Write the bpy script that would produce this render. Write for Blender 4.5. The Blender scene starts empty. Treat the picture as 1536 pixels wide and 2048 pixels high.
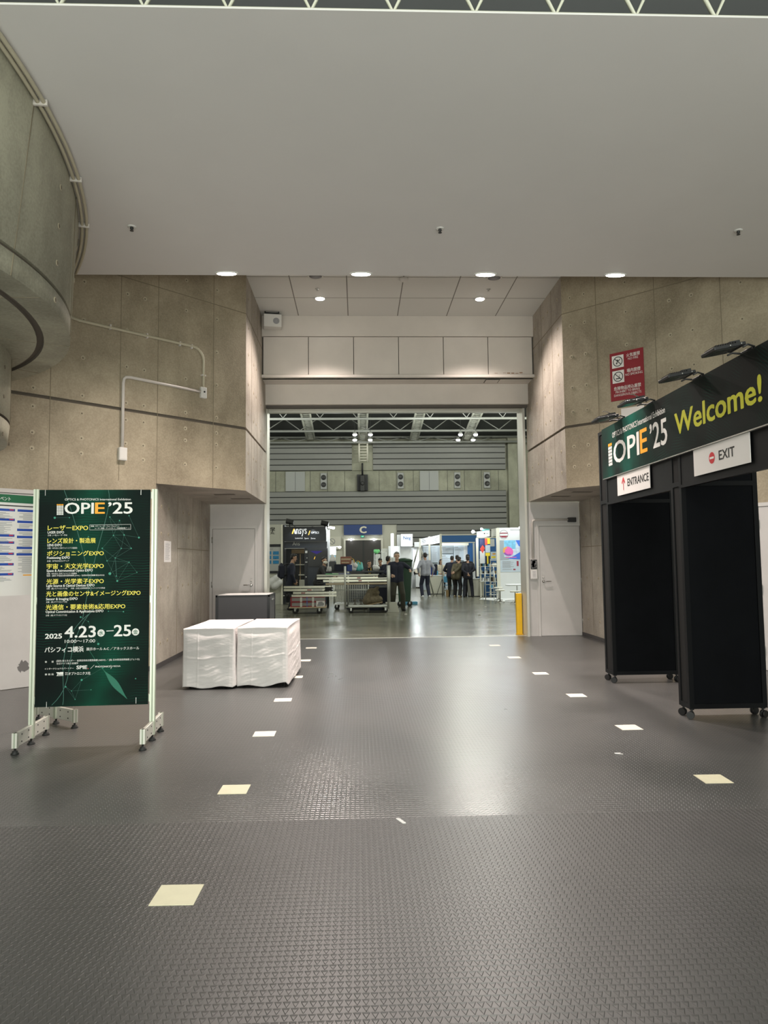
import bpy, bmesh, math, random
from mathutils import Vector, Matrix
random.seed(7)
SC = bpy.context.scene
COL = SC.collection
PI = math.pi

# ------------------------------------------------------------------ camera
IMG_W, IMG_H, FPX, EYE = 1536, 2048, 1420.0, 1.5
YAW, PITCH, ROLL = math.radians(2.136), math.radians(4.005), 0.011
fw = Vector((math.sin(YAW)*math.cos(PITCH), math.cos(YAW)*math.cos(PITCH), math.sin(PITCH)))
rt = Vector((math.cos(YAW), -math.sin(YAW), 0)); up = rt.cross(fw)
cr = rt*math.cos(ROLL) - up*math.sin(ROLL); cu = up*math.cos(ROLL) + rt*math.sin(ROLL)
cam_data = bpy.data.cameras.new('camera'); cam = bpy.data.objects.new('camera', cam_data); COL.objects.link(cam)
cam_data.sensor_fit = 'VERTICAL'; cam_data.sensor_height = 36.0; cam_data.lens = FPX/IMG_H*36.0
cam_data.clip_end = 200
m = Matrix((cr, cu, -fw)).transposed().to_4x4(); m.translation = (0, 0, EYE); cam.matrix_world = m
SC.camera = cam

# ------------------------------------------------------------------ light and exposure
SC.view_settings.view_transform = 'Standard'; SC.view_settings.look = 'None'
SC.view_settings.exposure = 0.0; SC.view_settings.gamma = 1.0; SC.view_settings.use_curve_mapping = False
SC.cycles.use_denoising = True; SC.cycles.max_bounces = 8; SC.cycles.diffuse_bounces = 5
SC.cycles.sample_clamp_indirect = 6.0
W = bpy.data.worlds.new('lobby_air'); SC.world = W; W.use_nodes = True
bg = W.node_tree.nodes['Background']; bg.inputs[0].default_value = (0.80, 0.86, 0.80, 1); bg.inputs[1].default_value = 0.36

def lamp(name, kind, loc, power, color=(1,1,1), size=0.3, rot=(0,0,0), size_y=None, cone=None, blend=0.5):
    d = bpy.data.lights.new(name, kind); d.energy = power; d.color = color
    if kind == 'AREA':
        d.size = size
        if size_y: d.shape = 'RECTANGLE'; d.size_y = size_y
    else: d.shadow_soft_size = size
    if kind == 'SPOT': d.spot_size = cone; d.spot_blend = blend
    o = bpy.data.objects.new(name, d); COL.objects.link(o); o.location = loc; o.rotation_euler = rot
    return o
GREENW = (0.955, 1.0, 0.90); WARM = (1.0, 0.87, 0.80); COOL = (0.90, 0.97, 1.0); NEUT = (1.0, 0.97, 0.90)
# unseen lobby behind the camera: roof lamps, plus added forward and upward fills
lamp('lobby_front_fill', 'AREA', (0.5, -9.0, 3.6), 620, GREENW, 16, (math.radians(97), 0, 0), 6.5)  # added forward fill for the ceiling and walls, no actual fitting
lamp('lobby_roof_light', 'AREA', (0.6, -1.5, 7.3), 480, GREENW, 9, (0, 0, 0), 6)
lamp('lobby_ceiling_fill', 'AREA', (0.5, -3.5, 0.25), 1380, GREENW, 12, (math.radians(146), 0, 0), 3.0)  # added fill aimed up from below to brighten the white ceiling
# light falling from the row of ceiling lamps and the two passage spots
for lx in (-1.60, 0.07, 1.63, 3.29):
    lamp('ceiling_row_light', 'SPOT', (lx, 8.65, 5.06), 700, WARM, 0.10, (0, 0, 0), cone=math.radians(138), blend=1.0)
for lx in (-0.638, 2.231):
    lamp('passage_spot_light', 'SPOT', (lx, 12.40, 6.12), 640, WARM, 0.05, (math.radians(-13), 0, 0), cone=math.radians(122), blend=0.8)
# hall lamps
for hx in (-18, -6, 5, 10.5):
    for hy in (19, 27.5, 35):
        lamp('hall_roof_light', 'POINT', (hx, hy, 8.4), 560, (0.97, 1.0, 0.90), 0.35)

# ------------------------------------------------------------------ pixel to world helpers (the picture is 1536 x 2048)
def ray(px, py): return fw + cr*((px-768)/FPX) - cu*((py-1024)/FPX)
def at(px, py, Y):
    d = ray(px, py); t = Y/d.y; return Vector((d.x*t, Y, EYE+d.z*t))

# ------------------------------------------------------------------ materials
def node(nt, typ, x=0, y=0, **kw):
    n = nt.nodes.new(typ); n.location = (x, y)
    for k, v in kw.items(): setattr(n, k, v)
    return n
MATS = {}
def mat(name, color, rough=0.6, metal=0.0, var=0.0, vscale=8.0, bump=0.0, bscale=40.0, emit=0.0, stretch=(1,1,1), spec=0.5, dark=None, sheen=0.0, trans=0.0):
    if name in MATS: return MATS[name]
    M = bpy.data.materials.new(name); M.use_nodes = True; nt = M.node_tree
    b = nt.nodes['Principled BSDF']
    b.inputs['Base Color'].default_value = (*color, 1); b.inputs['Roughness'].default_value = rough
    b.inputs['Metallic'].default_value = metal; b.inputs['Specular IOR Level'].default_value = spec
    if trans: b.inputs['Transmission Weight'].default_value = trans
    if emit: b.inputs['Emission Color'].default_value = (*color, 1); b.inputs['Emission Strength'].default_value = emit
    if var or bump:
        tc = node(nt, 'ShaderNodeTexCoord'); mp = node(nt, 'ShaderNodeMapping'); mp.inputs['Scale'].default_value = stretch
        nt.links.new(tc.outputs['Object'], mp.inputs['Vector'])
    if var:
        nz = node(nt, 'ShaderNodeTexNoise'); nz.inputs['Scale'].default_value = vscale; nz.inputs['Detail'].default_value = 6; nz.inputs['Roughness'].default_value = 0.6
        nt.links.new(mp.outputs[0], nz.inputs['Vector'])
        rp = node(nt, 'ShaderNodeValToRGB'); rp.color_ramp.elements[0].position = 0.3; rp.color_ramp.elements[1].position = 0.7
        lo = dark or tuple(c*(1-var) for c in color); hi = tuple(min(1, c*(1+var)) for c in color)
        rp.color_ramp.elements[0].color = (*lo, 1); rp.color_ramp.elements[1].color = (*hi, 1)
        nt.links.new(nz.outputs['Fac'], rp.inputs[0]); nt.links.new(rp.outputs[0], b.inputs['Base Color'])
    if bump:
        n2 = node(nt, 'ShaderNodeTexNoise'); n2.inputs['Scale'].default_value = bscale; n2.inputs['Detail'].default_value = 4
        nt.links.new(mp.outputs[0], n2.inputs['Vector'])
        bp = node(nt, 'ShaderNodeBump'); bp.inputs['Strength'].default_value = bump; bp.inputs['Distance'].default_value = 0.01
        nt.links.new(n2.outputs['Fac'], bp.inputs['Height']); nt.links.new(bp.outputs[0], b.inputs['Normal'])
    MATS[name] = M; return M

def math_n(nt, op, a, b=None, clamp=False):
    n = nt.nodes.new('ShaderNodeMath'); n.operation = op; n.use_clamp = clamp
    for i, v in enumerate((a, b)):
        if v is None: continue
        if isinstance(v, (int, float)): n.inputs[i].default_value = v
        else: nt.links.new(v, n.inputs[i])
    return n.outputs[0]

def concrete(name, lo, hi, scale=1.1):
    M = bpy.data.materials.new(name); M.use_nodes = True; nt = M.node_tree; b = nt.nodes['Principled BSDF']
    tc = node(nt, 'ShaderNodeTexCoord')
    mp = node(nt, 'ShaderNodeMapping'); mp.inputs['Scale'].default_value = (1, 1, 0.8); nt.links.new(tc.outputs['Object'], mp.inputs[0])
    n1 = node(nt, 'ShaderNodeTexNoise'); n1.inputs['Scale'].default_value = scale; n1.inputs['Detail'].default_value = 9; n1.inputs['Roughness'].default_value = 0.62; n1.inputs['Distortion'].default_value = 0.4
    nt.links.new(mp.outputs[0], n1.inputs['Vector'])
    n2 = node(nt, 'ShaderNodeTexNoise'); n2.inputs['Scale'].default_value = 45; n2.inputs['Detail'].default_value = 5
    nt.links.new(tc.outputs['Object'], n2.inputs['Vector'])
    mp3 = node(nt, 'ShaderNodeMapping'); mp3.inputs['Scale'].default_value = (5, 5, 0.6); nt.links.new(tc.outputs['Object'], mp3.inputs[0])
    n3 = node(nt, 'ShaderNodeTexNoise'); n3.inputs['Scale'].default_value = 1.0; n3.inputs['Detail'].default_value = 3; nt.links.new(mp3.outputs[0], n3.inputs['Vector'])
    s = math_n(nt, 'ADD', math_n(nt, 'MULTIPLY', n1.outputs['Fac'], 0.70), math_n(nt, 'ADD', math_n(nt, 'MULTIPLY', n2.outputs['Fac'], 0.26), math_n(nt, 'MULTIPLY', n3.outputs['Fac'], 0.07)))
    rp = node(nt, 'ShaderNodeValToRGB'); rp.color_ramp.elements[0].position = 0.38; rp.color_ramp.elements[1].position = 0.66
    rp.color_ramp.elements[0].color = (*lo, 1); rp.color_ramp.elements[1].color = (*hi, 1)
    nt.links.new(s, rp.inputs[0]); nt.links.new(rp.outputs[0], b.inputs['Base Color'])
    b.inputs['Roughness'].default_value = 0.62; b.inputs['Specular IOR Level'].default_value = 0.3
    bp = node(nt, 'ShaderNodeBump'); bp.inputs['Strength'].default_value = 0.25; bp.inputs['Distance'].default_value = 0.006
    nt.links.new(n2.outputs['Fac'], bp.inputs['Height']); nt.links.new(bp.outputs[0], b.inputs['Normal'])
    MATS[name] = M; return M

def floor_vinyl():
    M = bpy.data.materials.new('vinyl_chevron'); M.use_nodes = True; nt = M.node_tree; b = nt.nodes['Principled BSDF']
    tc = node(nt, 'ShaderNodeTexCoord'); sp = node(nt, 'ShaderNodeSeparateXYZ'); nt.links.new(tc.outputs['Object'], sp.inputs[0])
    X, Y = sp.outputs[0], sp.outputs[1]
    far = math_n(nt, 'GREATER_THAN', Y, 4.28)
    def tri(flip):
        u = math_n(nt, 'FRACT', math_n(nt, 'DIVIDE', X, 0.030)); v = math_n(nt, 'FRACT', math_n(nt, 'DIVIDE', Y, 0.036))
        if flip: v = math_n(nt, 'SUBTRACT', 1.0, v)
        a = math_n(nt, 'ABSOLUTE', math_n(nt, 'SUBTRACT', math_n(nt, 'MULTIPLY', u, 2.0), 1.0))
        d = math_n(nt, 'SUBTRACT', v, a)                      # inside the triangle when > 0
        e = math_n(nt, 'MULTIPLY', math_n(nt, 'ADD', d, 0.02), 6.0, clamp=True)
        return math_n(nt, 'MULTIPLY', e, math_n(nt, 'MULTIPLY', math_n(nt, 'SUBTRACT', 1.0, v), 3.5, clamp=True))
    t1, t2 = tri(False), tri(True)
    h = math_n(nt, 'ADD', math_n(nt, 'MULTIPLY', t1, math_n(nt, 'SUBTRACT', 1.0, far)), math_n(nt, 'MULTIPLY', t2, far))
    # sheet joints
    jy = math_n(nt, 'LESS_THAN', math_n(nt, 'ABSOLUTE', math_n(nt, 'SUBTRACT', math_n(nt, 'FRACT', math_n(nt, 'DIVIDE', math_n(nt, 'ADD', Y, 1.72), 2.0)), 0.5)), 0.0016)
    jx = math_n(nt, 'LESS_THAN', math_n(nt, 'ABSOLUTE', math_n(nt, 'SUBTRACT', math_n(nt, 'FRACT', math_n(nt, 'DIVIDE', math_n(nt, 'ADD', X, 0.55), 2.6)), 0.5)), 0.0012)
    j = math_n(nt, 'MULTIPLY', jy, 0.45)
    n1 = node(nt, 'ShaderNodeTexNoise'); n1.inputs['Scale'].default_value = 0.9; n1.inputs['Detail'].default_value = 5; nt.links.new(tc.outputs['Object'], n1.inputs['Vector'])
    rp = node(nt, 'ShaderNodeValToRGB'); rp.color_ramp.elements[0].position = 0.3; rp.color_ramp.elements[1].position = 0.7
    rp.color_ramp.elements[0].color = (0.059, 0.059, 0.058, 1); rp.color_ramp.elements[1].color = (0.076, 0.075, 0.073, 1)
    nt.links.new(n1.outputs['Fac'], rp.inputs[0])
    mx = node(nt, 'ShaderNodeMix', data_type='RGBA'); nt.links.new(j, mx.inputs[0]); nt.links.new(rp.outputs[0], mx.inputs[6]); mx.inputs[7].default_value = (0.03, 0.03, 0.03, 1)
    # worn pale specks trodden into the sheet
    sc = node(nt, 'ShaderNodeTexNoise'); sc.inputs['Scale'].default_value = 22; sc.inputs['Detail'].default_value = 2; nt.links.new(tc.outputs['Object'], sc.inputs['Vector'])
    spk = math_n(nt, 'GREATER_THAN', sc.outputs['Fac'], 0.97)
    m2 = node(nt, 'ShaderNodeMix', data_type='RGBA'); nt.links.new(spk, m2.inputs[0]); nt.links.new(mx.outputs[2], m2.inputs[6]); m2.inputs[7].default_value = (0.22, 0.21, 0.20, 1)
    m3 = node(nt, 'ShaderNodeMix', data_type='RGBA', blend_type='MULTIPLY'); m3.inputs[0].default_value = 1.0; nt.links.new(m2.outputs[2], m3.inputs[6])
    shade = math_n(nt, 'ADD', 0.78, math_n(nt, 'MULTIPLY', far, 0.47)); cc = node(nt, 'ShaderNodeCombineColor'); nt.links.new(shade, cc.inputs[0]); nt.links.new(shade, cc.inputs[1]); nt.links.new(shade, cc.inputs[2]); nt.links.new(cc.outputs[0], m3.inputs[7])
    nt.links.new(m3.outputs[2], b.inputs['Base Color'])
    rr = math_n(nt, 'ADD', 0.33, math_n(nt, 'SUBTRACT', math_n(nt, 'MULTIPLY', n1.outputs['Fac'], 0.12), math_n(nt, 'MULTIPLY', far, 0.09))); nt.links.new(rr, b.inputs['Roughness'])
    b.inputs['Specular IOR Level'].default_value = 0.62
    bp = node(nt, 'ShaderNodeBump'); bp.inputs['Strength'].default_value = 0.6; bp.inputs['Distance'].default_value = 0.0028
    nt.links.new(h, bp.inputs['Height']); nt.links.new(bp.outputs[0], b.inputs['Normal'])
    MATS['vinyl'] = M; return M

def hall_floor_mat():
    M = bpy.data.materials.new('polished_concrete'); M.use_nodes = True; nt = M.node_tree; b = nt.nodes['Principled BSDF']
    tc = node(nt, 'ShaderNodeTexCoord'); mp = node(nt, 'ShaderNodeMapping'); mp.inputs['Scale'].default_value = (0.35, 1.3, 1); nt.links.new(tc.outputs['Object'], mp.inputs[0])
    n1 = node(nt, 'ShaderNodeTexNoise'); n1.inputs['Scale'].default_value = 0.9; n1.inputs['Detail'].default_value = 8; n1.inputs['Roughness'].default_value = 0.65; nt.links.new(mp.outputs[0], n1.inputs['Vector'])
    rp = node(nt, 'ShaderNodeValToRGB'); rp.color_ramp.elements[0].position = 0.32; rp.color_ramp.elements[1].position = 0.68
    rp.color_ramp.elements[0].color = (0.10, 0.10, 0.075, 1); rp.color_ramp.elements[1].color = (0.21, 0.205, 0.16, 1)
    nt.links.new(n1.outputs['Fac'], rp.inputs[0]); nt.links.new(rp.outputs[0], b.inputs['Base Color'])
    nt.links.new(math_n(nt, 'ADD', 0.12, math_n(nt, 'MULTIPLY', n1.outputs['Fac'], 0.22)), b.inputs['Roughness'])
    bp = node(nt, 'ShaderNodeBump'); bp.inputs['Strength'].default_value = 0.12; bp.inputs['Distance'].default_value = 0.02
    nt.links.new(n1.outputs['Fac'], bp.inputs['Height']); nt.links.new(bp.outputs[0], b.inputs['Normal'])
    MATS['hall_floor'] = M; return M

def grid_mat(name, base, line, ox, px, oy, py, w=0.006, rough=0.6):
    """panels with dark joints at x = ox + k*px and y = oy + k*py (object coordinates)"""
    M = bpy.data.materials.new(name); M.use_nodes = True; nt = M.node_tree; b = nt.nodes['Principled BSDF']
    tc = node(nt, 'ShaderNodeTexCoord'); sp = node(nt, 'ShaderNodeSeparateXYZ'); nt.links.new(tc.outputs['Object'], sp.inputs[0])
    def ln(c, o, p):
        f = math_n(nt, 'FRACT', math_n(nt, 'ADD', math_n(nt, 'DIVIDE', math_n(nt, 'SUBTRACT', c, o), p), 0.5))
        return math_n(nt, 'LESS_THAN', math_n(nt, 'ABSOLUTE', math_n(nt, 'SUBTRACT', f, 0.5)), w/p)
    j = math_n(nt, 'MAXIMUM', ln(sp.outputs[0], ox, px), ln(sp.outputs[1], oy, py))
    mx = node(nt, 'ShaderNodeMix', data_type='RGBA'); nt.links.new(j, mx.inputs[0]); mx.inputs[6].default_value = (*base, 1); mx.inputs[7].default_value = (*line, 1)
    nt.links.new(mx.outputs[2], b.inputs['Base Color']); b.inputs['Roughness'].default_value = rough
    MATS[name] = M; return M

def print_green(name, cx, wob, width, base, glow, ex=0.0, dots=70.0, axis=0, up_axis=2):
    """printed dark board: green veils, fine dotted contour lines"""
    M = bpy.data.materials.new(name); M.use_nodes = True; nt = M.node_tree; b = nt.nodes['Principled BSDF']
    tc = node(nt, 'ShaderNodeTexCoord'); sp = node(nt, 'ShaderNodeSeparateXYZ'); nt.links.new(tc.outputs['Object'], sp.inputs[0])
    X, Z = sp.outputs[axis], sp.outputs[up_axis]
    nz = node(nt, 'ShaderNodeTexNoise'); nz.inputs['Scale'].default_value = 1.7; nz.inputs['Detail'].default_value = 3; nt.links.new(tc.outputs['Object'], nz.inputs['Vector'])
    path = math_n(nt, 'ADD', cx, math_n(nt, 'MULTIPLY', math_n(nt, 'SINE', math_n(nt, 'MULTIPLY', Z, 3.2)), wob))
    d = math_n(nt, 'DIVIDE', math_n(nt, 'SUBTRACT', X, path), width)
    g = math_n(nt, 'DIVIDE', 1.0, math_n(nt, 'ADD', 1.0, math_n(nt, 'MULTIPLY', d, d)))
    g = math_n(nt, 'MULTIPLY', g, math_n(nt, 'MULTIPLY', math_n(nt, 'SUBTRACT', nz.outputs['Fac'], 0.30), 2.4, clamp=True))
    if ex: g = math_n(nt, 'MULTIPLY', g, math_n(nt, 'ADD', 0.35, math_n(nt, 'POWER', math_n(nt, 'ABSOLUTE', math_n(nt, 'SUBTRACT', math_n(nt, 'MULTIPLY', Z, 1.0/ex), 0.5)), 1.5)))
    mp = node(nt, 'ShaderNodeMapping'); mp.inputs['Scale'].default_value = (1, 1, 0.8); nt.links.new(tc.outputs['Object'], mp.inputs[0])
    wv = node(nt, 'ShaderNodeTexWave', wave_type='RINGS'); wv.inputs['Scale'].default_value = dots*0.25; wv.inputs['Distortion'].default_value = 3.0; wv.inputs['Detail Scale'].default_value = 0.6
    nt.links.new(mp.outputs[0], wv.inputs['Vector'])
    n3 = node(nt, 'ShaderNodeTexNoise'); n3.inputs['Scale'].default_value = 2.3; nt.links.new(tc.outputs['Object'], n3.inputs['Vector'])
    l = math_n(nt, 'MULTIPLY', math_n(nt, 'GREATER_THAN', wv.outputs['Fac'], 0.86), math_n(nt, 'MULTIPLY', math_n(nt, 'SUBTRACT', n3.outputs['Fac'], 0.48), 1.2, clamp=True))
    f = math_n(nt, 'ADD', g, l, clamp=True)
    mx = node(nt, 'ShaderNodeMix', data_type='RGBA'); nt.links.new(f, mx.inputs[0]); mx.inputs[6].default_value = (*base, 1); mx.inputs[7].default_value = (*glow, 1)
    nt.links.new(mx.outputs[2], b.inputs['Base Color']); b.inputs['Roughness'].default_value = 0.6; b.inputs['Specular IOR Level'].default_value = 0.1
    MATS[name] = M; return M

concrete('concrete_wall', (0.228, 0.192, 0.134), (0.44, 0.378, 0.276))
concrete('concrete_drum', (0.205, 0.195, 0.150), (0.40, 0.385, 0.30))
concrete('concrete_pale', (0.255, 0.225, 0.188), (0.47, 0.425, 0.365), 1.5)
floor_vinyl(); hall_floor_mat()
mat('seam', (0.205, 0.172, 0.118), 0.8); mat('tie_hole', (0.15, 0.125, 0.09), 0.9); mat('tie_plug', (0.42, 0.365, 0.265), 0.7)
mat('groove', (0.12, 0.10, 0.08), 0.9)
mat('ceiling_paint', (0.62, 0.60, 0.585), 0.55, var=0.03, vscale=0.5)
grid_mat('ceiling_tile', (0.66, 0.65, 0.62), (0.18, 0.17, 0.15), -0.15, 0.945, 12.375, 0.93, 0.009)
mat('bulkhead_paint', (0.64, 0.59, 0.54), 0.45, var=0.04, vscale=2); mat('joint_dark', (0.10, 0.09, 0.08), 0.8)
mat('rust', (0.30, 0.17, 0.10), 0.9)
mat('door_paint', (0.60, 0.575, 0.56), 0.38, var=0.04, vscale=3); mat('door_frame_paint', (0.62, 0.60, 0.58), 0.4)
mat('chrome', (0.65, 0.64, 0.62), 0.25, 1.0); mat('steel', (0.50, 0.50, 0.48), 0.4, 1.0); mat('dark_metal', (0.05, 0.05, 0.05), 0.45, 0.6)
mat('aluminium', (0.56, 0.59, 0.49), 0.35, 0.55); mat('alu_groove', (0.33, 0.37, 0.28), 0.5, 0.4); mat('alu_block', (0.62, 0.61, 0.55), 0.4, 0.4)
mat('rubber', (0.015, 0.015, 0.015), 0.6); mat('black_plastic', (0.014, 0.014, 0.015), 0.45)
mat('conduit_grey', (0.47, 0.43, 0.32), 0.5); mat('conduit_white', (0.60, 0.56, 0.52), 0.45); mat('box_white', (0.66, 0.64, 0.61), 0.45)
mat('tape_cream', (0.74, 0.69, 0.50), 0.6, var=0.05, vscale=12); mat('tape_pale', (0.66, 0.62, 0.55), 0.6, var=0.04, vscale=12)
mat('cloth_white', (0.70, 0.665, 0.655), 0.85, bump=0.4, bscale=15, stretch=(1,1,2.6))
mat('paper', (0.80, 0.78, 0.77), 0.7); mat('ink_grey', (0.30, 0.30, 0.31), 0.8); mat('ink_black', (0.02, 0.02, 0.02), 0.6)
mat('white_print', (0.82, 0.80, 0.77), 0.5); mat('yellow_print', (0.88, 0.76, 0.10), 0.5); mat('orange_print', (0.95, 0.40, 0.015), 0.5)
mat('welcome_yellow', (0.56, 0.55, 0.012), 0.5); mat('red_print', (0.60, 0.03, 0.04), 0.5); mat('white_board', (0.74, 0.71, 0.69), 0.5)
mat('header_green', (0.02, 0.13, 0.06), 0.5); mat('blue_bar', (0.02, 0.07, 0.36), 0.5); mat('sign_red', (0.27, 0.022, 0.032), 0.5)
mat('network_green', (0.035, 0.30, 0.20), 0.5); mat('network_dim', (0.03, 0.13, 0.10), 0.5); mat('swoosh_green', (0.003, 0.15, 0.088), 0.5)
mat('black_fabric', (0.006, 0.0065, 0.008), 0.95, var=0.15, vscale=3, spec=0.12); mat('black_frame', (0.0045, 0.0048, 0.0058), 0.5, spec=0.2); mat('charcoal_panel', (0.012, 0.012, 0.012), 0.7, spec=0.2)
mat('lens_glass', (0.06, 0.065, 0.06), 0.12)
mat('counter_grey', (0.060, 0.060, 0.066), 0.5); mat('counter_frame', (0.016, 0.017, 0.020), 0.4); mat('counter_top', (0.82, 0.79, 0.77), 0.5)
mat('lamp_lens', (1.0, 0.95, 0.88), 0.5, emit=16.0); mat('spot_lens', (1.0, 0.96, 0.90), 0.5, emit=22.0)
mat('truss_white', (0.55, 0.55, 0.45), 0.5); mat('roof_grey', (0.24, 0.25, 0.255), 0.8)
mat('skirting_dark', (0.06, 0.055, 0.055), 0.6)
print_green('board_print', 0.02, 0.10, 0.15, (0.0045, 0.0065, 0.0068), (0.004, 0.16, 0.088), ex=1.85)
print_green('fascia_print', 1.15, 0.25, 0.45, (0.0085, 0.0092, 0.0085), (0.008, 0.13, 0.092), dots=60, axis=1)

# ------------------------------------------------------------------ mesh builders
def BM(): return bmesh.new()
def box(bm, lo, hi, M=None, mi=0):
    x0,y0,z0 = lo; x1,y1,z1 = hi
    v = [Vector(p) for p in ((x0,y0,z0),(x1,y0,z0),(x1,y1,z0),(x0,y1,z0),(x0,y0,z1),(x1,y0,z1),(x1,y1,z1),(x0,y1,z1))]
    if M is not None: v = [M @ p for p in v]
    v = [bm.verts.new(p) for p in v]
    for f in ((3,2,1,0),(4,5,6,7),(0,1,5,4),(1,2,6,5),(2,3,7,6),(3,0,4,7)):
        fc = bm.faces.new([v[i] for i in f]); fc.material_index = mi
def prism(bm, poly, z0, z1, M=None, mi=0):
    a = [Vector((x,y,z0)) for x,y in poly]; b = [Vector((x,y,z1)) for x,y in poly]
    if M is not None: a = [M@p for p in a]; b = [M@p for p in b]
    a = [bm.verts.new(p) for p in a]; b = [bm.verts.new(p) for p in b]; n = len(poly)
    fs = [bm.faces.new(a[::-1]), bm.faces.new(b)] + [bm.faces.new((a[i],a[(i+1)%n],b[(i+1)%n],b[i])) for i in range(n)]
    for f in fs: f.material_index = mi
def tube(bm, pts, r, n=10, mi=0, caps=True, flat=None):
    pts = [Vector(p) for p in pts]; rings = []
    rs = r if isinstance(r, (list, tuple)) else [r]*len(pts)
    prev = None
    for i, p in enumerate(pts):
        t = (pts[min(i+1,len(pts)-1)] - pts[max(i-1,0)]).normalized()
        if prev is None: a = t.orthogonal().normalized()
        else:
            a = prev - t*prev.dot(t)
            a = a.normalized() if a.length > 1e-6 else t.orthogonal().normalized()
        prev = a; b2 = t.cross(a)
        rings.append([bm.verts.new(p + (a*math.cos(2*PI*k/n) + b2*math.sin(2*PI*k/n))*rs[i]) for k in range(n)])
    for i in range(len(pts)-1):
        for k in range(n):
            f = bm.faces.new((rings[i][k], rings[i][(k+1)%n], rings[i+1][(k+1)%n], rings[i+1][k])); f.smooth = True; f.material_index = mi
    if caps:
        for rg in (rings[0][::-1], rings[-1]): bm.faces.new(rg).material_index = mi
def lathe(bm, prof, n=24, M=None, mi=0, smooth=True):
    """profile of (radius, z) about the local z axis, closed at both ends"""
    rings = []
    for r, z in prof:
        ps = [Vector((r*math.cos(2*PI*k/n), r*math.sin(2*PI*k/n), z)) for k in range(n)]
        if M is not None: ps = [M@p for p in ps]
        rings.append([bm.verts.new(p) for p in ps])
    for i in range(len(prof)-1):
        for k in range(n):
            f = bm.faces.new((rings[i][k], rings[i][(k+1)%n], rings[i+1][(k+1)%n], rings[i+1][k])); f.smooth = smooth; f.material_index = mi
    for rg in (rings[0][::-1], rings[-1]): bm.faces.new(rg).material_index = mi
def ball(bm, c, r, sub=2, M=None, mi=0):
    r = r if isinstance(r, (tuple, list, Vector)) else (r,r,r)
    S = Matrix.Translation(c) @ (M or Matrix()) @ Matrix.Diagonal((*r, 1))
    g = bmesh.ops.create_icosphere(bm, subdivisions=sub, radius=1, matrix=S)
    for v in g['verts']:
        for f in v.link_faces: f.smooth = True; f.material_index = mi
def bevel(bm, w=0.005, seg=2):
    bmesh.ops.remove_doubles(bm, verts=bm.verts, dist=1e-5)
    es = [e for e in bm.edges if len(e.link_faces) == 2 and e.calc_face_angle(0) > 0.6]
    bmesh.ops.bevel(bm, geom=es, offset=w, segments=seg, affect='EDGES', profile=0.5)
def obj(name, bm, m, parent=None, loc=None, rotz=None, normals=True):
    if normals: bmesh.ops.recalc_face_normals(bm, faces=bm.faces)
    me = bpy.data.meshes.new(name); bm.to_mesh(me); bm.free()
    for k in (m if isinstance(m, (list, tuple)) else [m]): me.materials.append(MATS[k])
    o = bpy.data.objects.new(name, me); COL.objects.link(o)
    if parent: o.parent = parent
    if loc is not None: o.location = loc
    if rotz is not None: o.rotation_euler = (0,0,rotz)
    return o
def thing(name, label, cat, loc=(0,0,0), rotz=0.0, group=None):
    o = bpy.data.objects.new(name, None); COL.objects.link(o); o.empty_display_size = 0.1
    o.location = loc; o.rotation_euler = (0,0,rotz); o['label'] = label; o['category'] = cat
    if group: o['group'] = group
    return o
def tag(o, label, cat, group=None):
    o['label'] = label; o['category'] = cat
    if group: o['group'] = group
    return o
def struct(name, bm, m, parent=None):
    o = obj(name, bm, m, parent); o['kind'] = 'structure'; return o
def dup(root, loc=None, rotz=None, label=None):
    r = root.copy(); COL.objects.link(r)
    if loc is not None: r.location = loc
    if rotz is not None: r.rotation_euler = (0,0,rotz)
    if label: r['label'] = label
    for ch in list(root.children):
        c = ch.copy(); COL.objects.link(c); c.parent = r
        for g in list(ch.children):
            d = g.copy(); COL.objects.link(d); d.parent = c
    return r
def Rz(a): return Matrix.Rotation(a, 4, 'Z')
def frame(o, ex, ey, ez):
    M = Matrix((Vector(ex), Vector(ey), Vector(ez))).transposed().to_4x4(); M.translation = o; return M

# lettering: built as flat raised print, sized to the stretch it covers
def glyphs(txt, bold=0.0, thick=0.0):
    c = bpy.data.curves.new('lettering', 'FONT'); c.body = txt; c.size = 1.0; c.offset = bold; c.extrude = thick
    c.resolution_u = 3
    o = bpy.data.objects.new('lettering', c); COL.objects.link(o)
    dg = bpy.context.evaluated_depsgraph_get(); dg.update()
    me = bpy.data.meshes.new_from_object(o.evaluated_get(dg))
    bpy.data.objects.remove(o); bpy.data.curves.remove(c)
    return me
def write(bm, txt, x0, x1, y, M, h=None, bold=0.0, mi=0, depth=0.0015):
    """print txt between local x0 and x1, baseline y, on the plane M (x right, y up, z out); h fixes the cap height"""
    me = glyphs(txt, 0.0)
    if not me.vertices: return
    xs = [v.co.x for v in me.vertices]; ys = [v.co.y for v in me.vertices]
    sx = (x1-x0)/max(1e-6, max(xs)-min(xs)); sy = sx if h is None else h/max(1e-6, max(ys))
    T = M @ Matrix.Translation((x0 - min(xs)*sx, y, depth)) @ Matrix.Diagonal((sx, sy, 1, 1))
    # heavier strokes: the same print struck again a hair to each side
    off = [(0, 0)] if bold <= 0 else [(0, 0), (bold, 0), (-bold, 0), (0, bold*0.7), (0, -bold*0.7), (bold*0.7, bold*0.5), (-bold*0.7, bold*0.5), (bold*0.7, -bold*0.5), (-bold*0.7, -bold*0.5)]
    for k, (ox, oy) in enumerate(off):
        vs = [bm.verts.new(T @ (v.co + Vector((ox, oy, k*4e-5)))) for v in me.vertices]
        for p in me.polygons:
            try:
                f = bm.faces.new([vs[i] for i in p.vertices]); f.material_index = mi
            except ValueError: pass
    bpy.data.meshes.remove(me)
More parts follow.
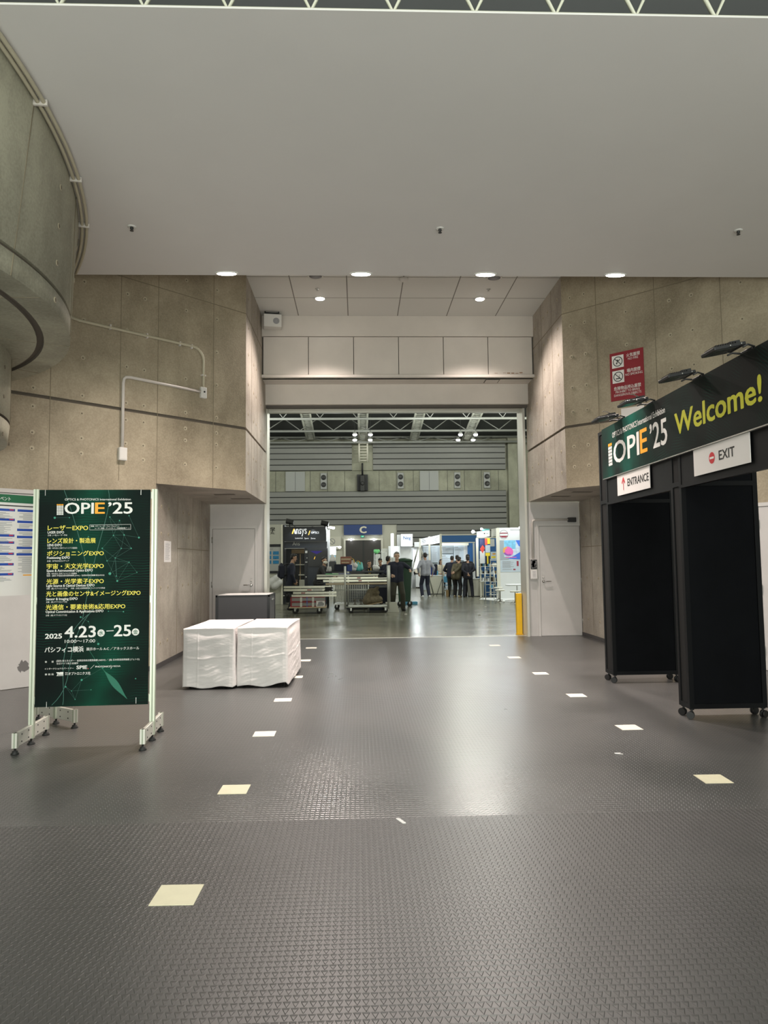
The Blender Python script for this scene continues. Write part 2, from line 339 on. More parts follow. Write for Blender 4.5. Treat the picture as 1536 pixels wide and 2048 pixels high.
def disc(bm, c, r, M, n=28, mi=0, depth=0.001, r_in=0.0, sx=1.0):
    o = [bm.verts.new(M @ Vector((c[0]+r*sx*math.cos(2*PI*k/n), c[1]+r*math.sin(2*PI*k/n), depth))) for k in range(n)]
    if r_in:
        i_ = [bm.verts.new(M @ Vector((c[0]+r_in*sx*math.cos(2*PI*k/n), c[1]+r_in*math.sin(2*PI*k/n), depth))) for k in range(n)]
        for k in range(n): bm.faces.new((o[k], o[(k+1)%n], i_[(k+1)%n], i_[k])).material_index = mi
    else: bm.faces.new(o).material_index = mi
def rect(bm, x0, y0, x1, y1, M, mi=0, depth=0.001):
    f = bm.faces.new([bm.verts.new(M @ Vector((x, y, depth))) for x, y in ((x0,y0),(x1,y0),(x1,y1),(x0,y1))]); f.material_index = mi
def stroke(bm, a, b, w, M, mi=0, depth=0.001):
    a = Vector((*a, 0)); b = Vector((*b, 0)); d = (b-a); n = Vector((-d.y, d.x, 0)).normalized()*w*0.5
    f = bm.faces.new([bm.verts.new(M @ (p + Vector((0,0,depth)))) for p in (a-n, b-n, b+n, a+n)]); f.material_index = mi

# ------------------------------------------------------------------ setting: floors, ceilings, concrete walls
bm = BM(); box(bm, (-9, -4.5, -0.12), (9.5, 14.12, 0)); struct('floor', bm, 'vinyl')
bm = BM(); box(bm, (-32, 14.18, -0.12), (34, 49, 0)); struct('floor.001', bm, 'hall_floor')
bm = BM(); box(bm, (-1.9, 14.12, -0.05), (3.5, 14.18, 0.004)); struct('trim_1', bm, 'alu_block')
# low white ceiling overhead, and the higher tiled ceiling of the passage
bm = BM(); box(bm, (-9, 4.41, 5.1), (9.5, 8.725, 5.112)); box(bm, (-9, 8.62, 5.105), (9.5, 8.72, 6.2)); struct('ceiling', bm, 'ceiling_paint')
bm = BM(); box(bm, (-7, 8.7, 6.2), (8, 13.4, 6.35)); struct('ceiling.001', bm, 'ceiling_tile')

CL, CR_ = (-1.79, 11.4), (3.41, 11.4)          # outer corners of the two concrete blocks
SQ = math.sqrt(0.5)
def deco(bm, o, ex, normal, seams, holes, lines):
    """form-board seams, tie holes and pour lines standing on a wall face; o corner, ex along, s in metres"""
    M = frame((o[0], o[1], 0), (ex[0], ex[1], 0), (0,0,1), normal)
    for s, z0, z1 in seams: box(bm, (s-0.005, z0, -0.002), (s+0.005, z1, 0.002), M, 1)
    for s0, s1, z in lines: box(bm, (s0, z-0.006, -0.002), (s1, z+0.006, 0.003), M, 1)
    for s, z in holes:
        lathe(bm, [(0.030, -0.002), (0.030, 0.004), (0.021, 0.0045)], 14, M @ Matrix.Translation((s, z, 0)), 3, False)
        lathe(bm, [(0.012, -0.002), (0.012, 0.0052)], 12, M @ Matrix.Translation((s+0.004, z-0.004, 0)), 2, False)
WM = ['concrete_wall', 'seam', 'tie_hole', 'tie_plug', 'groove', 'concrete_pale']
def block(side):
    bm = BM(); s = 1 if side == 'L' else -1
    cx = CL[0] if s > 0 else CR_[0]; ax = -2.9 if s > 0 else 4.44
    far = cx - s*7.2
    P = lambda inset: [(cx - s*inset, 11.4 + inset*0.4), (cx - s*inset, 14.0), (far, 14.0), (far, 11.4-7.2+inset*1.41)]
    zs = 2.66; zg = 3.665
    prism(bm, P(0), zs, zg-0.022); prism(bm, P(0.03), zg-0.022, zg+0.022, mi=4); prism(bm, P(0), zg+0.022, 6.3)
    dx = abs(ax-cx)
    prism(bm, [(ax, 11.4-dx), (ax, 14.05), (far, 14.05), (far, 11.4-7.2)], -0.02, zs)
    bm.faces.ensure_lookup_table(); bmesh.ops.recalc_face_normals(bm, faces=bm.faces)
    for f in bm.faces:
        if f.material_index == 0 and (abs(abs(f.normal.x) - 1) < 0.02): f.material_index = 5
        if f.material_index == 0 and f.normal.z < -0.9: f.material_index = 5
    # 45 degree face
    n = (s*SQ, -SQ, 0)
    ex = (-s*SQ, -SQ, 0)
    if s > 0:
        se = [(0.614, zs, 6.3), (1.56, zs, 6.3), (2.134, zs, 3.64), (2.134, 3.69, 6.3), (3.079, 0, 6.3), (4.03, 0, 6.3)]
        ho = [(x, z) for x in (0.555, 1.10, 1.773, 2.04, 2.66, 3.29, 3.75, 4.4) for z in (2.985, 3.345 if x < 1.2 else 3.19, 3.525, 3.765, 4.28, 4.80, 5.33, 5.8)]
        ho += [(x, z) for x in (2.66, 3.29) for z in (2.3,)]
    else:
        se = [(0.601, zs, 6.3), (1.539, zs, 6.3), (2.48, 0, 6.3), (3.4, 0, 6.3)]
        ho = [(x, z) for x in (0.15, 0.40, 1.09, 1.76, 2.08, 2.75) for z in (3.0, 3.33, 3.9, 4.30, 4.81, 5.33, 5.8)]
    deco(bm, (cx, 11.4), ex, n, se, ho, [(0, 5.5, 5.56)])
    # passage face
    deco(bm, (cx, 11.4), (0, 1, 0), (s, 0, 0), [(0.62, zs, 3.64), (0.62, 3.69, 6.2), (1.3, zs, 6.2)],
         [(y, z) for y in (0.25, 0.85, 1.15, 1.75, 2.2) for z in (2.95, 3.3, 3.95, 4.45, 4.95, 5.4, 5.9)], [(0, 2.6, 5.56)])
    # alcove side face
    y0 = 11.4-dx
    deco(bm, (ax, y0), (0, 1, 0), (s, 0, 0), [(1.25, 0, zs), (2.3, 0, zs), (3.0, 0, zs)],
         [(y, z) for y in (0.3, 0.7, 1.6, 2.0, 2.65, 3.3) for z in (0.35, 1.15, 1.95, 2.35)], [(1.25, 3.6, 1.75)])
    for k, (u, y) in enumerate(((0.62, 11.95), (0.48, 12.75))): box(bm, (min(cx - s*u, cx - s*(u-0.34)), y, zs-0.004), (max(cx - s*u, cx - s*(u-0.34)), y+0.14, zs+0.01), mi=4)
    return bm
struct('wall_left', block('L'), WM); struct('wall_right', block('R'), WM)
# dark skirting upturned from the floor sheet
for nm, pts in (('baseboard_left', [(-2.9, 14.05), (-2.9, 10.29), (-4.03, 9.16)]), ('baseboard_right', [(4.44, 14.05), (4.44, 10.37), (5.36, 9.45)])):
    bm = BM(); sg = 1 if 'left' in nm else -1
    for a, b in zip(pts, pts[1:]):
        d = Vector((b[0]-a[0], b[1]-a[1], 0)); L = d.length; d.normalize()
        n = Vector((-d.y, d.x, 0));  n = n if n.x*sg > 0 else -n
        box(bm, (0, 0, 0), (L, 0.07, 0.012), frame((a[0], a[1], 0), d, (0,0,1), n))
    struct(nm, bm, 'skirting_dark')

# door walls closing the two alcoves
def door_wall(name, x0, x1):
    bm = BM(); box(bm, (x0, 14.06, 0), (x1, 14.16, 2.66)); struct(name, bm, 'door_paint')
door_wall('wall_rear_left', -2.9, -1.79); door_wall('wall_rear_right', 3.33, 4.44)
bm = BM(); box(bm, (-1.83, 13.98, 0), (-1.775, 14.30, 4.62)); box(bm, (-1.86, 14.16, 0), (-1.79, 14.5, 4.62)); struct('trim_2', bm, 'alu_block')
bm = BM(); box(bm, (3.325, 13.98, 0), (3.37, 14.30, 4.62)); box(bm, (3.33, 14.16, 0), (3.40, 14.5, 4.62)); struct('trim_3', bm, 'alu_block')

# header over the opening: plain band, six flush panels, ledge, lintel
bm = BM()
box(bm, (-1.80, 13.30, 5.80), (3.42, 13.42, 6.22)); box(bm, (-1.79, 13.36, 5.0), (3.41, 13.44, 5.82), mi=1)
box(bm, (-1.79, 13.27, 5.0), (3.41, 13.95, 5.05)); box(bm, (-1.79, 13.82, 4.60), (3.41, 14.2, 5.02)); box(bm, (-1.79, 13.9, 4.55), (3.41, 14.0, 4.60), mi=1)
box(bm, (2.50, 13.45, 4.992), (2.78, 13.70, 5.003), mi=1); box(bm, (2.515, 13.465, 4.990), (2.765, 13.685, 5.0))
hd = struct('wall_header', bm, ['bulkhead_paint', 'joint_dark'])
pw = 5.16/6
for k in range(6):
    bm = BM(); x0 = -1.77 + k*pw; box(bm, (x0+0.006, 13.315, 5.065), (x0+pw-0.006, 13.37, 5.79)); bevel(bm, 0.003, 1)
    if k == 5:
        for q in range(7): box(bm, (x0+0.12+q*0.08, 13.3135, 5.075+random.random()*0.02), (x0+0.12+q*0.08+0.06, 13.3155, 5.085+random.random()*0.02), mi=1)
    obj('access_panel', bm, ['bulkhead_paint', 'rust'], hd)
bm = BM(); box(bm, (-1.80, 14.2, 4.6), (3.42, 14.6, 6.3)); struct('wall_lintel', bm, 'bulkhead_paint')
bm = BM(); box(bm, (-1.79, 14.22, 4.52), (3.33, 14.32, 4.60)); struct('trim_4', bm, 'alu_block')

# curved concrete stair drum bulging from the left
def drum():
    bm = BM(); N = 44
    ct, Rt = Vector((-9.76, 4.83)), 7.305          # line where it meets the ceiling
    cb, Rb = Vector((-5.75, 5.80)), 3.16           # its lower rim
    def top(t):
        Y = bot(t).y + 0.5*t**8; return Vector((ct.x + math.sqrt(Rt*Rt-(Y-ct.y)**2), Y))
    def bot(t, R=Rb):
        a = math.radians(-75 + t*(66+75)); return Vector((cb.x + R*math.cos(a), cb.y + R*math.sin(a)))
    zb, zg, zt = 3.70, 3.89, 5.12
    def at_(t, z, inset=0.0):
        k = (z-zb)/(zt-zb); p = bot(t).lerp(top(t), max(0, min(1, k)))
        q = p - (p - cb).normalized()*inset
        return (q.x, q.y, z)
    cols = []
    rows = [(zt, 0), (zg+0.02, 0), (zg+0.02, 0.03), (zg-0.015, 0.03), (zg-0.015, 0), (zb, 0)]
    for i in range(N+1):
        t = i/N
        c = [bm.verts.new(at_(t, z, ins)) for z, ins in rows]
        for R, z in ((Rb-0.235, zb), (Rb-0.24, zb+0.03), (Rb-0.295, zb+0.03), (Rb-0.30, zb), (0.2, zb)):
            p = bot(t, R); c.append(bm.verts.new((p.x, p.y, z)))
        cols.append(c)
    for i in range(N):
        for j in range(len(cols[0])-1):
            f = bm.faces.new((cols[i][j], cols[i+1][j], cols[i+1][j+1], cols[i][j+1])); f.smooth = j in (0, 4)
            if j == 2 or j in (6, 7, 8): f.material_index = 4
    # vertical board seams and tie holes on the curve
    for t in (0.30, 0.475, 0.665, 0.79, 0.93):
        for z0, z1 in ((zt, zg+0.02), (zg-0.015, zb)):
            a, b = Vector(at_(t, z0)), Vector(at_(t, z1)); tube(bm, [a, b], 0.006, 6, 1)
    for t in (0.40, 0.57, 0.73, 0.86):
        for z in (3.79, 4.12, 4.45, 4.8):
            p = Vector(at_(t, z)); e = (Vector(at_(t+0.01, z)) - p).normalized(); n = Vector((e.y, -e.x, 0)); n = n if n.x > 0 else -n
            lathe(bm, [(0.026, -0.004), (0.026, 0.006), (0.018, 0.007)], 14, frame(p, e, n.cross(e), n), 3, False)
            lathe(bm, [(0.018, -0.004), (0.018, 0.008)], 12, frame(p, e, n.cross(e), n), 2, False)
    # board joints on the underside
    for a in (-30, 0, 25, 48, 60):
        d = Vector((math.cos(math.radians(a)), math.sin(math.radians(a))))
        for r0, r1 in ((Rb-0.23, Rb-0.01), (0.6, Rb-0.31)):
            p0, p1 = cb + d*r0, cb + d*r1; tube(bm, [(p0.x, p0.y, zb), (p1.x, p1.y, zb)], 0.005, 5, 1)
    return bm
cu_o = struct('wall_curved', drum(), ['concrete_drum', 'seam', 'tie_hole', 'tie_plug', 'groove'])
# lower, narrower drum under it
def small_drum():
    bm = BM(); c, R = Vector((-5.55, 6.75)), 2.05
    z0, zg, z1 = 2.79, 2.99, 3.72; N = 40
    prof = [(R, z1), (R, zg+0.02), (R-0.03, zg+0.02), (R-0.03, zg-0.01), (R, zg-0.01), (R-0.02, z0), (0.1, z0)]
    cols = []
    for i in range(N+1):
        a = math.radians(-80 + 160*i/N); cols.append([bm.verts.new((c.x+r*math.cos(a), c.y+r*math.sin(a), z)) for r, z in prof])
    for i in range(N):
        for j in range(len(prof)-1):
            f = bm.faces.new((cols[i][j], cols[i+1][j], cols[i+1][j+1], cols[i][j+1])); f.smooth = j in (0, 4); f.material_index = 4 if j in (1,2,3) else 0
    for a in (-20, 5, 24, 40):
        x, y = c.x+R*math.cos(math.radians(a)), c.y+R*math.sin(math.radians(a)); tube(bm, [(x,y,zg+0.03),(x,y,z1)], 0.005, 5, 1)
    for a in (-10, 12, 30):
        for z in (2.82, 3.2, 3.5):
            e = Vector((-math.sin(math.radians(a)), math.cos(math.radians(a)), 0)); n = Vector((math.cos(math.radians(a)), math.sin(math.radians(a)), 0))
            lathe(bm, [(0.02, -0.004), (0.02, 0.005)], 12, frame((c.x+R*n.x, c.y+R*n.y, z), e, n.cross(e), n), 2, False)
    return bm
struct('wall_curved.001', small_drum(), ['concrete_drum', 'seam', 'tie_hole', 'tie_plug', 'groove'])

# tall lobby roof with its white truss, above and before the low ceiling
bm = BM(); box(bm, (-14, -12, 7.5), (15, 8.9, 7.7)); struct('ceiling.002', bm, 'roof_grey')
TZ = at(768, 25.5, 4.66).z
tr = thing('roof_truss', 'cream tubular roof truss with zigzag web above the white ceiling edge', 'truss', (0, 4.66, TZ))
bm = BM(); tube(bm, [(-9, 0, 0), (9.5, 0, 0)], 0.022, 12); obj('lower_chord', bm, 'truss_white', tr)
bm = BM(); tube(bm, [(-9, 0, 0.62), (9.5, 0, 0.62)], 0.03, 12); obj('upper_chord', bm, 'truss_white', tr)
xn, px_ = at(120, 10, 4.66).x, (at(1430, 36, 4.66).x - at(120, 10, 4.66).x)/8
for k in range(-3, 12):
    bm = BM(); x = xn + k*px_; tube(bm, [(x-px_/2, 0, 0.62*0.97), (x, 0, 0.0), (x+px_/2, 0, 0.62*0.97)], 0.020, 8)
    obj('web_brace', bm, 'truss_white', tr)
# ------------------------------------------------------------------ doors in the alcoves and in the slanted walls
def door(name, label_kind, M, w, h, hinge_left, handle_h=1.075, base_gap=0.004):
    """steel door: frame, leaf, lever handle, lock, hinges; M = (x right, y out of the wall, z up) at the lower left corner of the leaf"""
    root = thing(name, label_kind, 'door'); root.matrix_world = M
    root['kind'] = 'structure'
    bm = BM(); f = 0.05
    box(bm, (-f, -0.03, 0), (0, 0.022, h+f)); box(bm, (w, -0.03, 0), (w+f, 0.022, h+f)); box(bm, (0, -0.03, h), (w, 0.022, h+f))
    box(bm, (-0.006, -0.03, 0), (0.004, 0.006, h), mi=1); box(bm, (w-0.004, -0.03, 0), (w+0.006, 0.006, h), mi=1); box(bm, (0, -0.03, h-0.004), (w, 0.006, h+0.006), mi=1)
    obj('door_frame', bm, ['door_frame_paint', 'joint_dark'], root)
    bm = BM(); box(bm, (0.006, -0.03, base_gap), (w-0.006, 0.012, h-0.006)); bevel(bm, 0.003, 1)
    obj('door_leaf', bm, 'door_paint', root)
    hx = w-0.07 if hinge_left else 0.07; dr = -1 if hinge_left else 1
    bm = BM()
    lathe(bm, [(0.027, 0), (0.027, 0.008), (0.012, 0.010), (0.012, 0.045)], 18, frame((hx, 0.012, handle_h), (1,0,0), (0,0,-1), (0,1,0)))
    tube(bm, [(hx, 0.055, handle_h), (hx+dr*0.03, 0.06, handle_h), (hx+dr*0.13, 0.058, handle_h), (hx+dr*0.145, 0.045, handle_h)], 0.010, 10)
    obj('handle', bm, 'chrome', root)
    bm = BM(); lathe(bm, [(0.024, 0), (0.022, 0.012), (0.012, 0.014)], 18, frame((hx, 0.012, handle_h+0.085), (1,0,0), (0,0,-1), (0,1,0))); box(bm, (hx-0.024, 0.011, handle_h+0.125), (hx+0.024, 0.016, handle_h+0.19)); obj('lock', bm, 'door_frame_paint', root)
    for z in (0.28, h*0.5, h-0.22):
        bm = BM(); x = -0.004 if hinge_left else w+0.004; tube(bm, [(x, 0.028, z-0.055), (x, 0.028, z+0.055)], 0.012, 10); obj('hinge', bm, 'steel', root)
    return root
FACE = frame((0,0,0), (1,0,0), (0,-1,0), (0,0,1))   # helper: right = +x, out = -y
def wallM(o, ex, n): return frame(o, ex, n, (0,0,1))
# (right, out, up) is left handed for walls facing the camera, so mirror through explicit bases
def put(o, ex, n):
    M = Matrix((Vector(ex), Vector(n), Vector((0,0,1)))).transposed().to_4x4(); M.translation = o; return M
def mk_door(name, label, o, ang, w, h, hinge_left):
    # local y points out of the wall towards the hall of the camera: rotate half a turn and mirror the handing instead
    return door(name, label, Matrix.Translation(o) @ Rz(ang + PI), w, h, not hinge_left)
mk_door('door_1', 'pale grey steel door in the left alcove behind the grey counter', (-2.02, 14.06, 0), 0, 0.83, 2.18, True)
mk_door('door_2', 'pale grey steel door in the right alcove beside the yellow post', (4.44-0.0, 14.06, 0), 0, 0.83, 2.175, False)
q = 3.255; mk_door('door_3', 'pale steel door in the slanted left wall behind the schedule board', (CL[0]-SQ*3.21, 11.4-SQ*3.21, 0), PI/4, 1.6, 2.4, False)
mk_door('door_4', 'pale steel door in the slanted right wall beyond the black gate', (CR_[0]+SQ*(2.84+1.6), 11.4-SQ*(2.84+1.6), 0), -PI/4, 1.6, 2.19, True)
# dark worn smear low on the slanted left door
bm = BM(); M = frame((CL[0]-SQ*3.33, 11.4-SQ*3.33, 0.2), (SQ, SQ, 0), (0,0,1), (SQ, -SQ, 0)) @ Matrix.Translation((0,0,0.0135))
rnd = random.Random(3)
def smear(cx0, cy0, rx_, ry_, n=26):
    bm.faces.new([bm.verts.new(M @ Vector((cx0 + rx_*math.cos(2*PI*k/n)*rnd.uniform(0.55, 1.1), cy0 + ry_*math.sin(2*PI*k/n)*rnd.uniform(0.55, 1.15), 0.001))) for k in range(n)])
smear(0, 0.06, 0.075, 0.085)
mat('smear', (0.17, 0.16, 0.158), 0.9)
o = obj('scuff_mark', bm, 'smear'); tag(o, 'dark scuff mark low on the pale slanted left door', 'mark')

# ------------------------------------------------------------------ conduits, boxes, notices on the walls
def on_left(s, z, out=0.0): return Vector((CL[0]-SQ*s+SQ*out, 11.4-SQ*s-SQ*out, z))
def on_right(s, z, out=0.0): return Vector((CR_[0]+SQ*s-SQ*out, 11.4-SQ*s-SQ*out, z))
pts = [on_left(2.95, 4.80, 0.03), on_left(2.74, 4.766, 0.03), on_left(1.05, 4.79, 0.03)]
for a in range(0, 91, 15): pts.append(on_left(1.00-0.19*math.sin(math.radians(a)), 4.60+0.19*math.cos(math.radians(a)), 0.03))
pts += [on_left(0.81, 4.2, 0.03)]
pr = thing('conduit_pipe', 'thin grey conduit pipe bending down across the upper left concrete wall', 'pipe')
bm = BM(); tube(bm, pts, 0.020, 10); obj('pipe', bm, 'conduit_grey', pr)
for s in (2.30, 1.75, 1.22, 1.02):
    bm = BM(); box(bm, (-0.012, -0.035, 0), (0.012, 0.035, 0.046), frame(on_left(s, 4.783), (-SQ,-SQ,0), (0,0,1), (SQ,-SQ,0))); bevel(bm, 0.004, 1); obj('clamp', bm, 'conduit_white', pr)
bm = BM(); box(bm, (-0.035, -0.012, 0), (0.035, 0.012, 0.046), frame(on_left(0.81, 4.38), (-SQ,-SQ,0), (0,0,1), (SQ,-SQ,0))); obj('clamp', bm, 'conduit_white', pr)
def jbox(name, label, M, w, h, d, knob=True):
    r = thing(name, label, 'box'); r.matrix_world = M
    bm = BM(); box(bm, (-w/2, -h/2, 0), (w/2, h/2, d)); bevel(bm, 0.006, 2); obj('casing', bm, 'box_white', r)
    bm = BM(); box(bm, (-w*0.4, -h*0.42, d), (w*0.4, h*0.42, d+0.004)); bevel(bm, 0.0015, 1); obj('cover', bm, 'box_white', r)
    if knob: bm = BM(); lathe(bm, [(0.014, 0), (0.012, 0.012)], 14, Matrix.Translation((0, 0.01, d+0.003))); obj('knockout', bm, 'dark_metal', r)
    return r
ML = lambda s, z: frame(on_left(s, z), (SQ, SQ, 0), (0,0,1), (SQ,-SQ,0))
MR = lambda s, z: frame(on_right(s, z), (SQ, -SQ, 0), (0,0,1), (-SQ,-SQ,0))
jbox('junction_box', 'white junction box where the two left wall conduits meet', ML(0.81, 4.11), 0.10, 0.17, 0.05)
jbox('junction_box', 'white junction box low on the left wall at the end of the pale conduit', ML(2.10, 3.03), 0.115, 0.18, 0.06, False)
cw = thing('conduit_pipe', 'pale square conduit running sideways then down on the left concrete wall', 'pipe')
bm = BM(); tube(bm, [on_left(0.85, 4.12, 0.025), on_left(2.00, 4.13, 0.025), on_left(2.06, 4.12, 0.025), on_left(2.09, 4.09, 0.025), on_left(2.10, 4.03, 0.025), on_left(2.10, 3.10, 0.025)], 0.022, 12); obj('pipe', bm, 'conduit_white', cw)
# twin conduit along the top of the drum
cd = thing('conduit_pipe', 'paired grey conduits following the top of the curved concrete drum', 'pipe')
for off, nm in ((0.03, 'pipe'), (0.075, 'pipe')):
    bm = BM(); P_ = []
    for k in range(26):
        Y = 3.4 + k*(8.6-3.4)/25; x = -9.76 + math.sqrt(7.305**2-(Y-4.83)**2); n = Vector((x+9.76, Y-4.83, 0)).normalized(); P_.append(Vector((x, Y, 5.075)) + n*off)
    tube(bm, P_, 0.016, 8); obj(nm, bm, 'conduit_grey', cd)
for Y in (5.35, 6.45, 7.35):
    x = -9.76 + math.sqrt(7.305**2-(Y-4.83)**2); n = Vector((x+9.76, Y-4.83, 0)).normalized(); t = Vector((-n.y, n.x, 0))
    bm = BM(); box(bm, (-0.01, -0.025, -0.005), (0.01, 0.022, 0.10), frame(Vector((x, Y, 5.075)), t, (0,0,1), n)); obj('clamp', bm, 'conduit_white', cd)

# right alcove: conduit, controller box, card reader
cz = thing('conduit_pipe', 'cream conduit running over and beside the right alcove door', 'pipe')
bm = BM(); tube(bm, [(4.20, 14.03, 2.30), (3.55, 14.03, 2.30), (3.50, 14.03, 2.285), (3.478, 14.03, 2.24), (3.475, 14.03, 1.52)], 0.022, 12); obj('pipe', bm, 'conduit_white', cz)
bm = BM(); box(bm, (4.20, 13.99, 2.25), (4.36, 14.06, 2.34)); bevel(bm, 0.006, 1); tag(obj('door_sensor_box', bm, 'dark_metal'), 'small dark box over the right alcove door', 'box')
cx_ = thing('control_box', 'wall control box with printed card beside the right alcove door', 'control box', (3.48, 14.06, 1.12))
bm = BM(); box(bm, (-0.07, -0.07, 0), (0.07, 0, 0.40)); bevel(bm, 0.006, 2); obj('casing', bm, 'box_white', cx_)
bm = BM(); box(bm, (-0.062, -0.074, 0.20), (0.062, -0.069, 0.39)); rr_ = random.Random(5)
for k in range(14): box(bm, (-0.05+rr_.random()*0.08, -0.079, 0.21+rr_.random()*0.14), (-0.03+rr_.random()*0.08, -0.073, 0.24+rr_.random()*0.14), mi=1)
obj('switch_panel', bm, ['dark_metal', 'ink_grey'], cx_)
bm = BM(); box(bm, (-0.055, -0.0735, 0.02), (0.055, -0.069, 0.18))
for k in range(5): box(bm, (-0.03, -0.0745, 0.045+k*0.025), (0.035, -0.073, 0.053+k*0.025), mi=1)
obj('card', bm, ['paper', 'ink_grey'], cx_)
# paper notice on the left alcove side wall
bm = BM(); Mp = frame((-2.9, 10.76, 1.53), (0,1,0), (0,0,1), (1,0,0)); box(bm, (0, 0, 0), (0.39, 0.32, 0.002), Mp)
for k in range(16): rect(bm, 0.05, 0.285-k*0.0165, 0.05+0.28*(0.7+0.3*((k*37)%10)/10), 0.2895-k*0.0165, Mp, 1, 0.003)
tag(obj('paper_notice', bm, ['paper', 'ink_grey']), 'white printed paper taped to the left alcove concrete wall', 'notice')

# loudspeaker box on a bracket under the passage ceiling
sp_ = thing('wall_speaker', 'white speaker box hung in the upper left corner of the passage', 'speaker', (-1.565, 13.12, 6.02), math.radians(8))
bm = BM(); box(bm, (-0.165, -0.10, -0.125), (0.165, 0.10, 0.115)); bevel(bm, 0.008, 2); obj('cabinet', bm, 'box_white', sp_)
bm = BM(); lathe(bm, [(0.058, 0), (0.058, 0.006), (0.050, 0.004), (0.018, 0.004), (0.016, 0.008)], 24, frame((0.065, -0.10, -0.015), (1,0,0), (0,0,1), (0,-1,0))); obj('cone_grille', bm, 'ink_grey', sp_)
bm = BM(); box(bm, (-0.15, -0.06, 0.12), (0.15, 0.06, 0.135)); box(bm, (-0.15, -0.05, 0.135), (-0.13, 0.05, 0.19)); box(bm, (0.10, -0.05, 0.135), (0.12, 0.05, 0.19)); tube(bm, [(-0.13, 0, 0.16), (0.1, 0.01, 0.16)], 0.014, 8); obj('bracket', bm, 'dark_metal', sp_)

# red prohibition sign
rs = thing('prohibition_sign', 'red sign with no fire and no smoking symbols on the right concrete wall', 'sign'); rs.matrix_world = MR(0.815, 3.955)
w, h = 0.535, 0.755; I = Matrix()
bm = BM(); box(bm, (0, 0, 0.004), (w, h, 0.016)); obj('plate', bm, 'sign_red', rs)
bm = BM()
for y in (0.515, 0.275): rect(bm, 0.035, y, 0.225, y+0.195, I, 0, 0.017)
obj('symbol_panel', bm, 'white_print', rs)
def ring(y):
    bm = BM(); disc(bm, (0.13, y), 0.078, I, 30, depth=0.0185, r_in=0.066); stroke(bm, (0.13-0.05, y+0.05), (0.13+0.05, y-0.05), 0.011, I, depth=0.019); return bm
y = 0.6125; bm = ring(y)
for a, b in (((0.105, y-0.035), (0.125, y+0.0)), ((0.125, y), (0.12, y+0.03)), ((0.12, y+0.03), (0.145, y+0.005)), ((0.145, y+0.005), (0.165, y+0.035))): stroke(bm, a, b, 0.012, I, depth=0.018)
disc(bm, (0.112, y-0.028), 0.012, I, 12, depth=0.018); obj('symbol', bm, 'ink_black', rs)['label'] = 'no fire symbol'
y = 0.3725; bm = ring(y); stroke(bm, (0.09, y-0.028), (0.165, y-0.028), 0.015, I, depth=0.018); stroke(bm, (0.15, y-0.012), (0.145, y+0.015), 0.006, I, depth=0.018); stroke(bm, (0.145, y+0.015), (0.16, y+0.03), 0.006, I, depth=0.018)
obj('symbol', bm, 'ink_black', rs)['label'] = 'no smoking symbol'
bm = BM()
write(bm, '火気厳禁', 0.270, 0.485, 0.655, I, 0.055, depth=0.018, bold=0.01); write(bm, 'NO FIRE', 0.295, 0.455, 0.605, I, 0.035, depth=0.018); obj('lettering', bm, 'white_print', rs); bm = BM()
write(bm, '場内禁煙', 0.270, 0.485, 0.415, I, 0.055, depth=0.018, bold=0.01); write(bm, 'NO SMOKING', 0.245, 0.515, 0.362, I, 0.035, depth=0.018); obj('lettering', bm, 'white_print', rs); bm = BM()
write(bm, '危険物品持込厳禁', 0.055, 0.485, 0.165, I, 0.055, depth=0.018, bold=0.01)
write(bm, 'PROHIBIT TO BRING', 0.080, 0.465, 0.115, I, 0.035, depth=0.018); write(bm, 'DANGEROUS OBJECTS', 0.055, 0.485, 0.065, I, 0.035, depth=0.018)
obj('lettering', bm, 'white_print', rs)
# white paper sheet further along, half behind the gate
ws = thing('wall_notice', 'white notice below the red sign partly hidden by the gate top', 'notice'); ws.matrix_world = MR(0.97, 3.40)
bm = BM(); box(bm, (0, 0, 0.004), (0.36, 0.42, 0.012)); obj('plate', bm, 'white_board', ws)

# ------------------------------------------------------------------ lamps in the ceilings
lab = ['first from the left', 'second from the left', 'third from the left', 'last on the right']
for i, lx in enumerate((-1.60, 0.068, 1.634, 3.29)):
    r = thing('ceiling_light', 'lit oval lamp at the white ceiling edge, %s of four' % lab[i], 'ceiling light', (lx, 8.655, 5.1), group='lamps along the white ceiling edge')
    bm = BM(); lathe(bm, [(0.145, 0.004), (0.145, -0.012), (0.122, -0.014), (0.118, -0.004)], 32, Matrix.Diagonal((1, 0.42, 1, 1))); obj('trim_ring', bm, 'box_white', r)
    bm = BM(); lathe(bm, [(0.116, -0.008), (0.116, -0.016), (0.09, -0.019)], 32, Matrix.Diagonal((1, 0.42, 1, 1))); obj('lens', bm, 'lamp_lens', r)
for i, lx in enumerate((-0.638, 2.231)):
    r = thing('spot_light', 'lit round spot lamp in the tiled ceiling, the %s one of two' % ('left' if i == 0 else 'right'), 'ceiling light', (lx, 12.40, 6.2), group='spots in the tiled ceiling')
    bm = BM(); lathe(bm, [(0.10, 0.004), (0.10, -0.010), (0.082, -0.012), (0.078, -0.004)], 32); obj('trim_ring', bm, 'box_white', r)
    bm = BM(); lathe(bm, [(0.076, -0.006), (0.076, -0.016), (0.05, -0.024)], 28); obj('lens', bm, 'spot_lens', r)
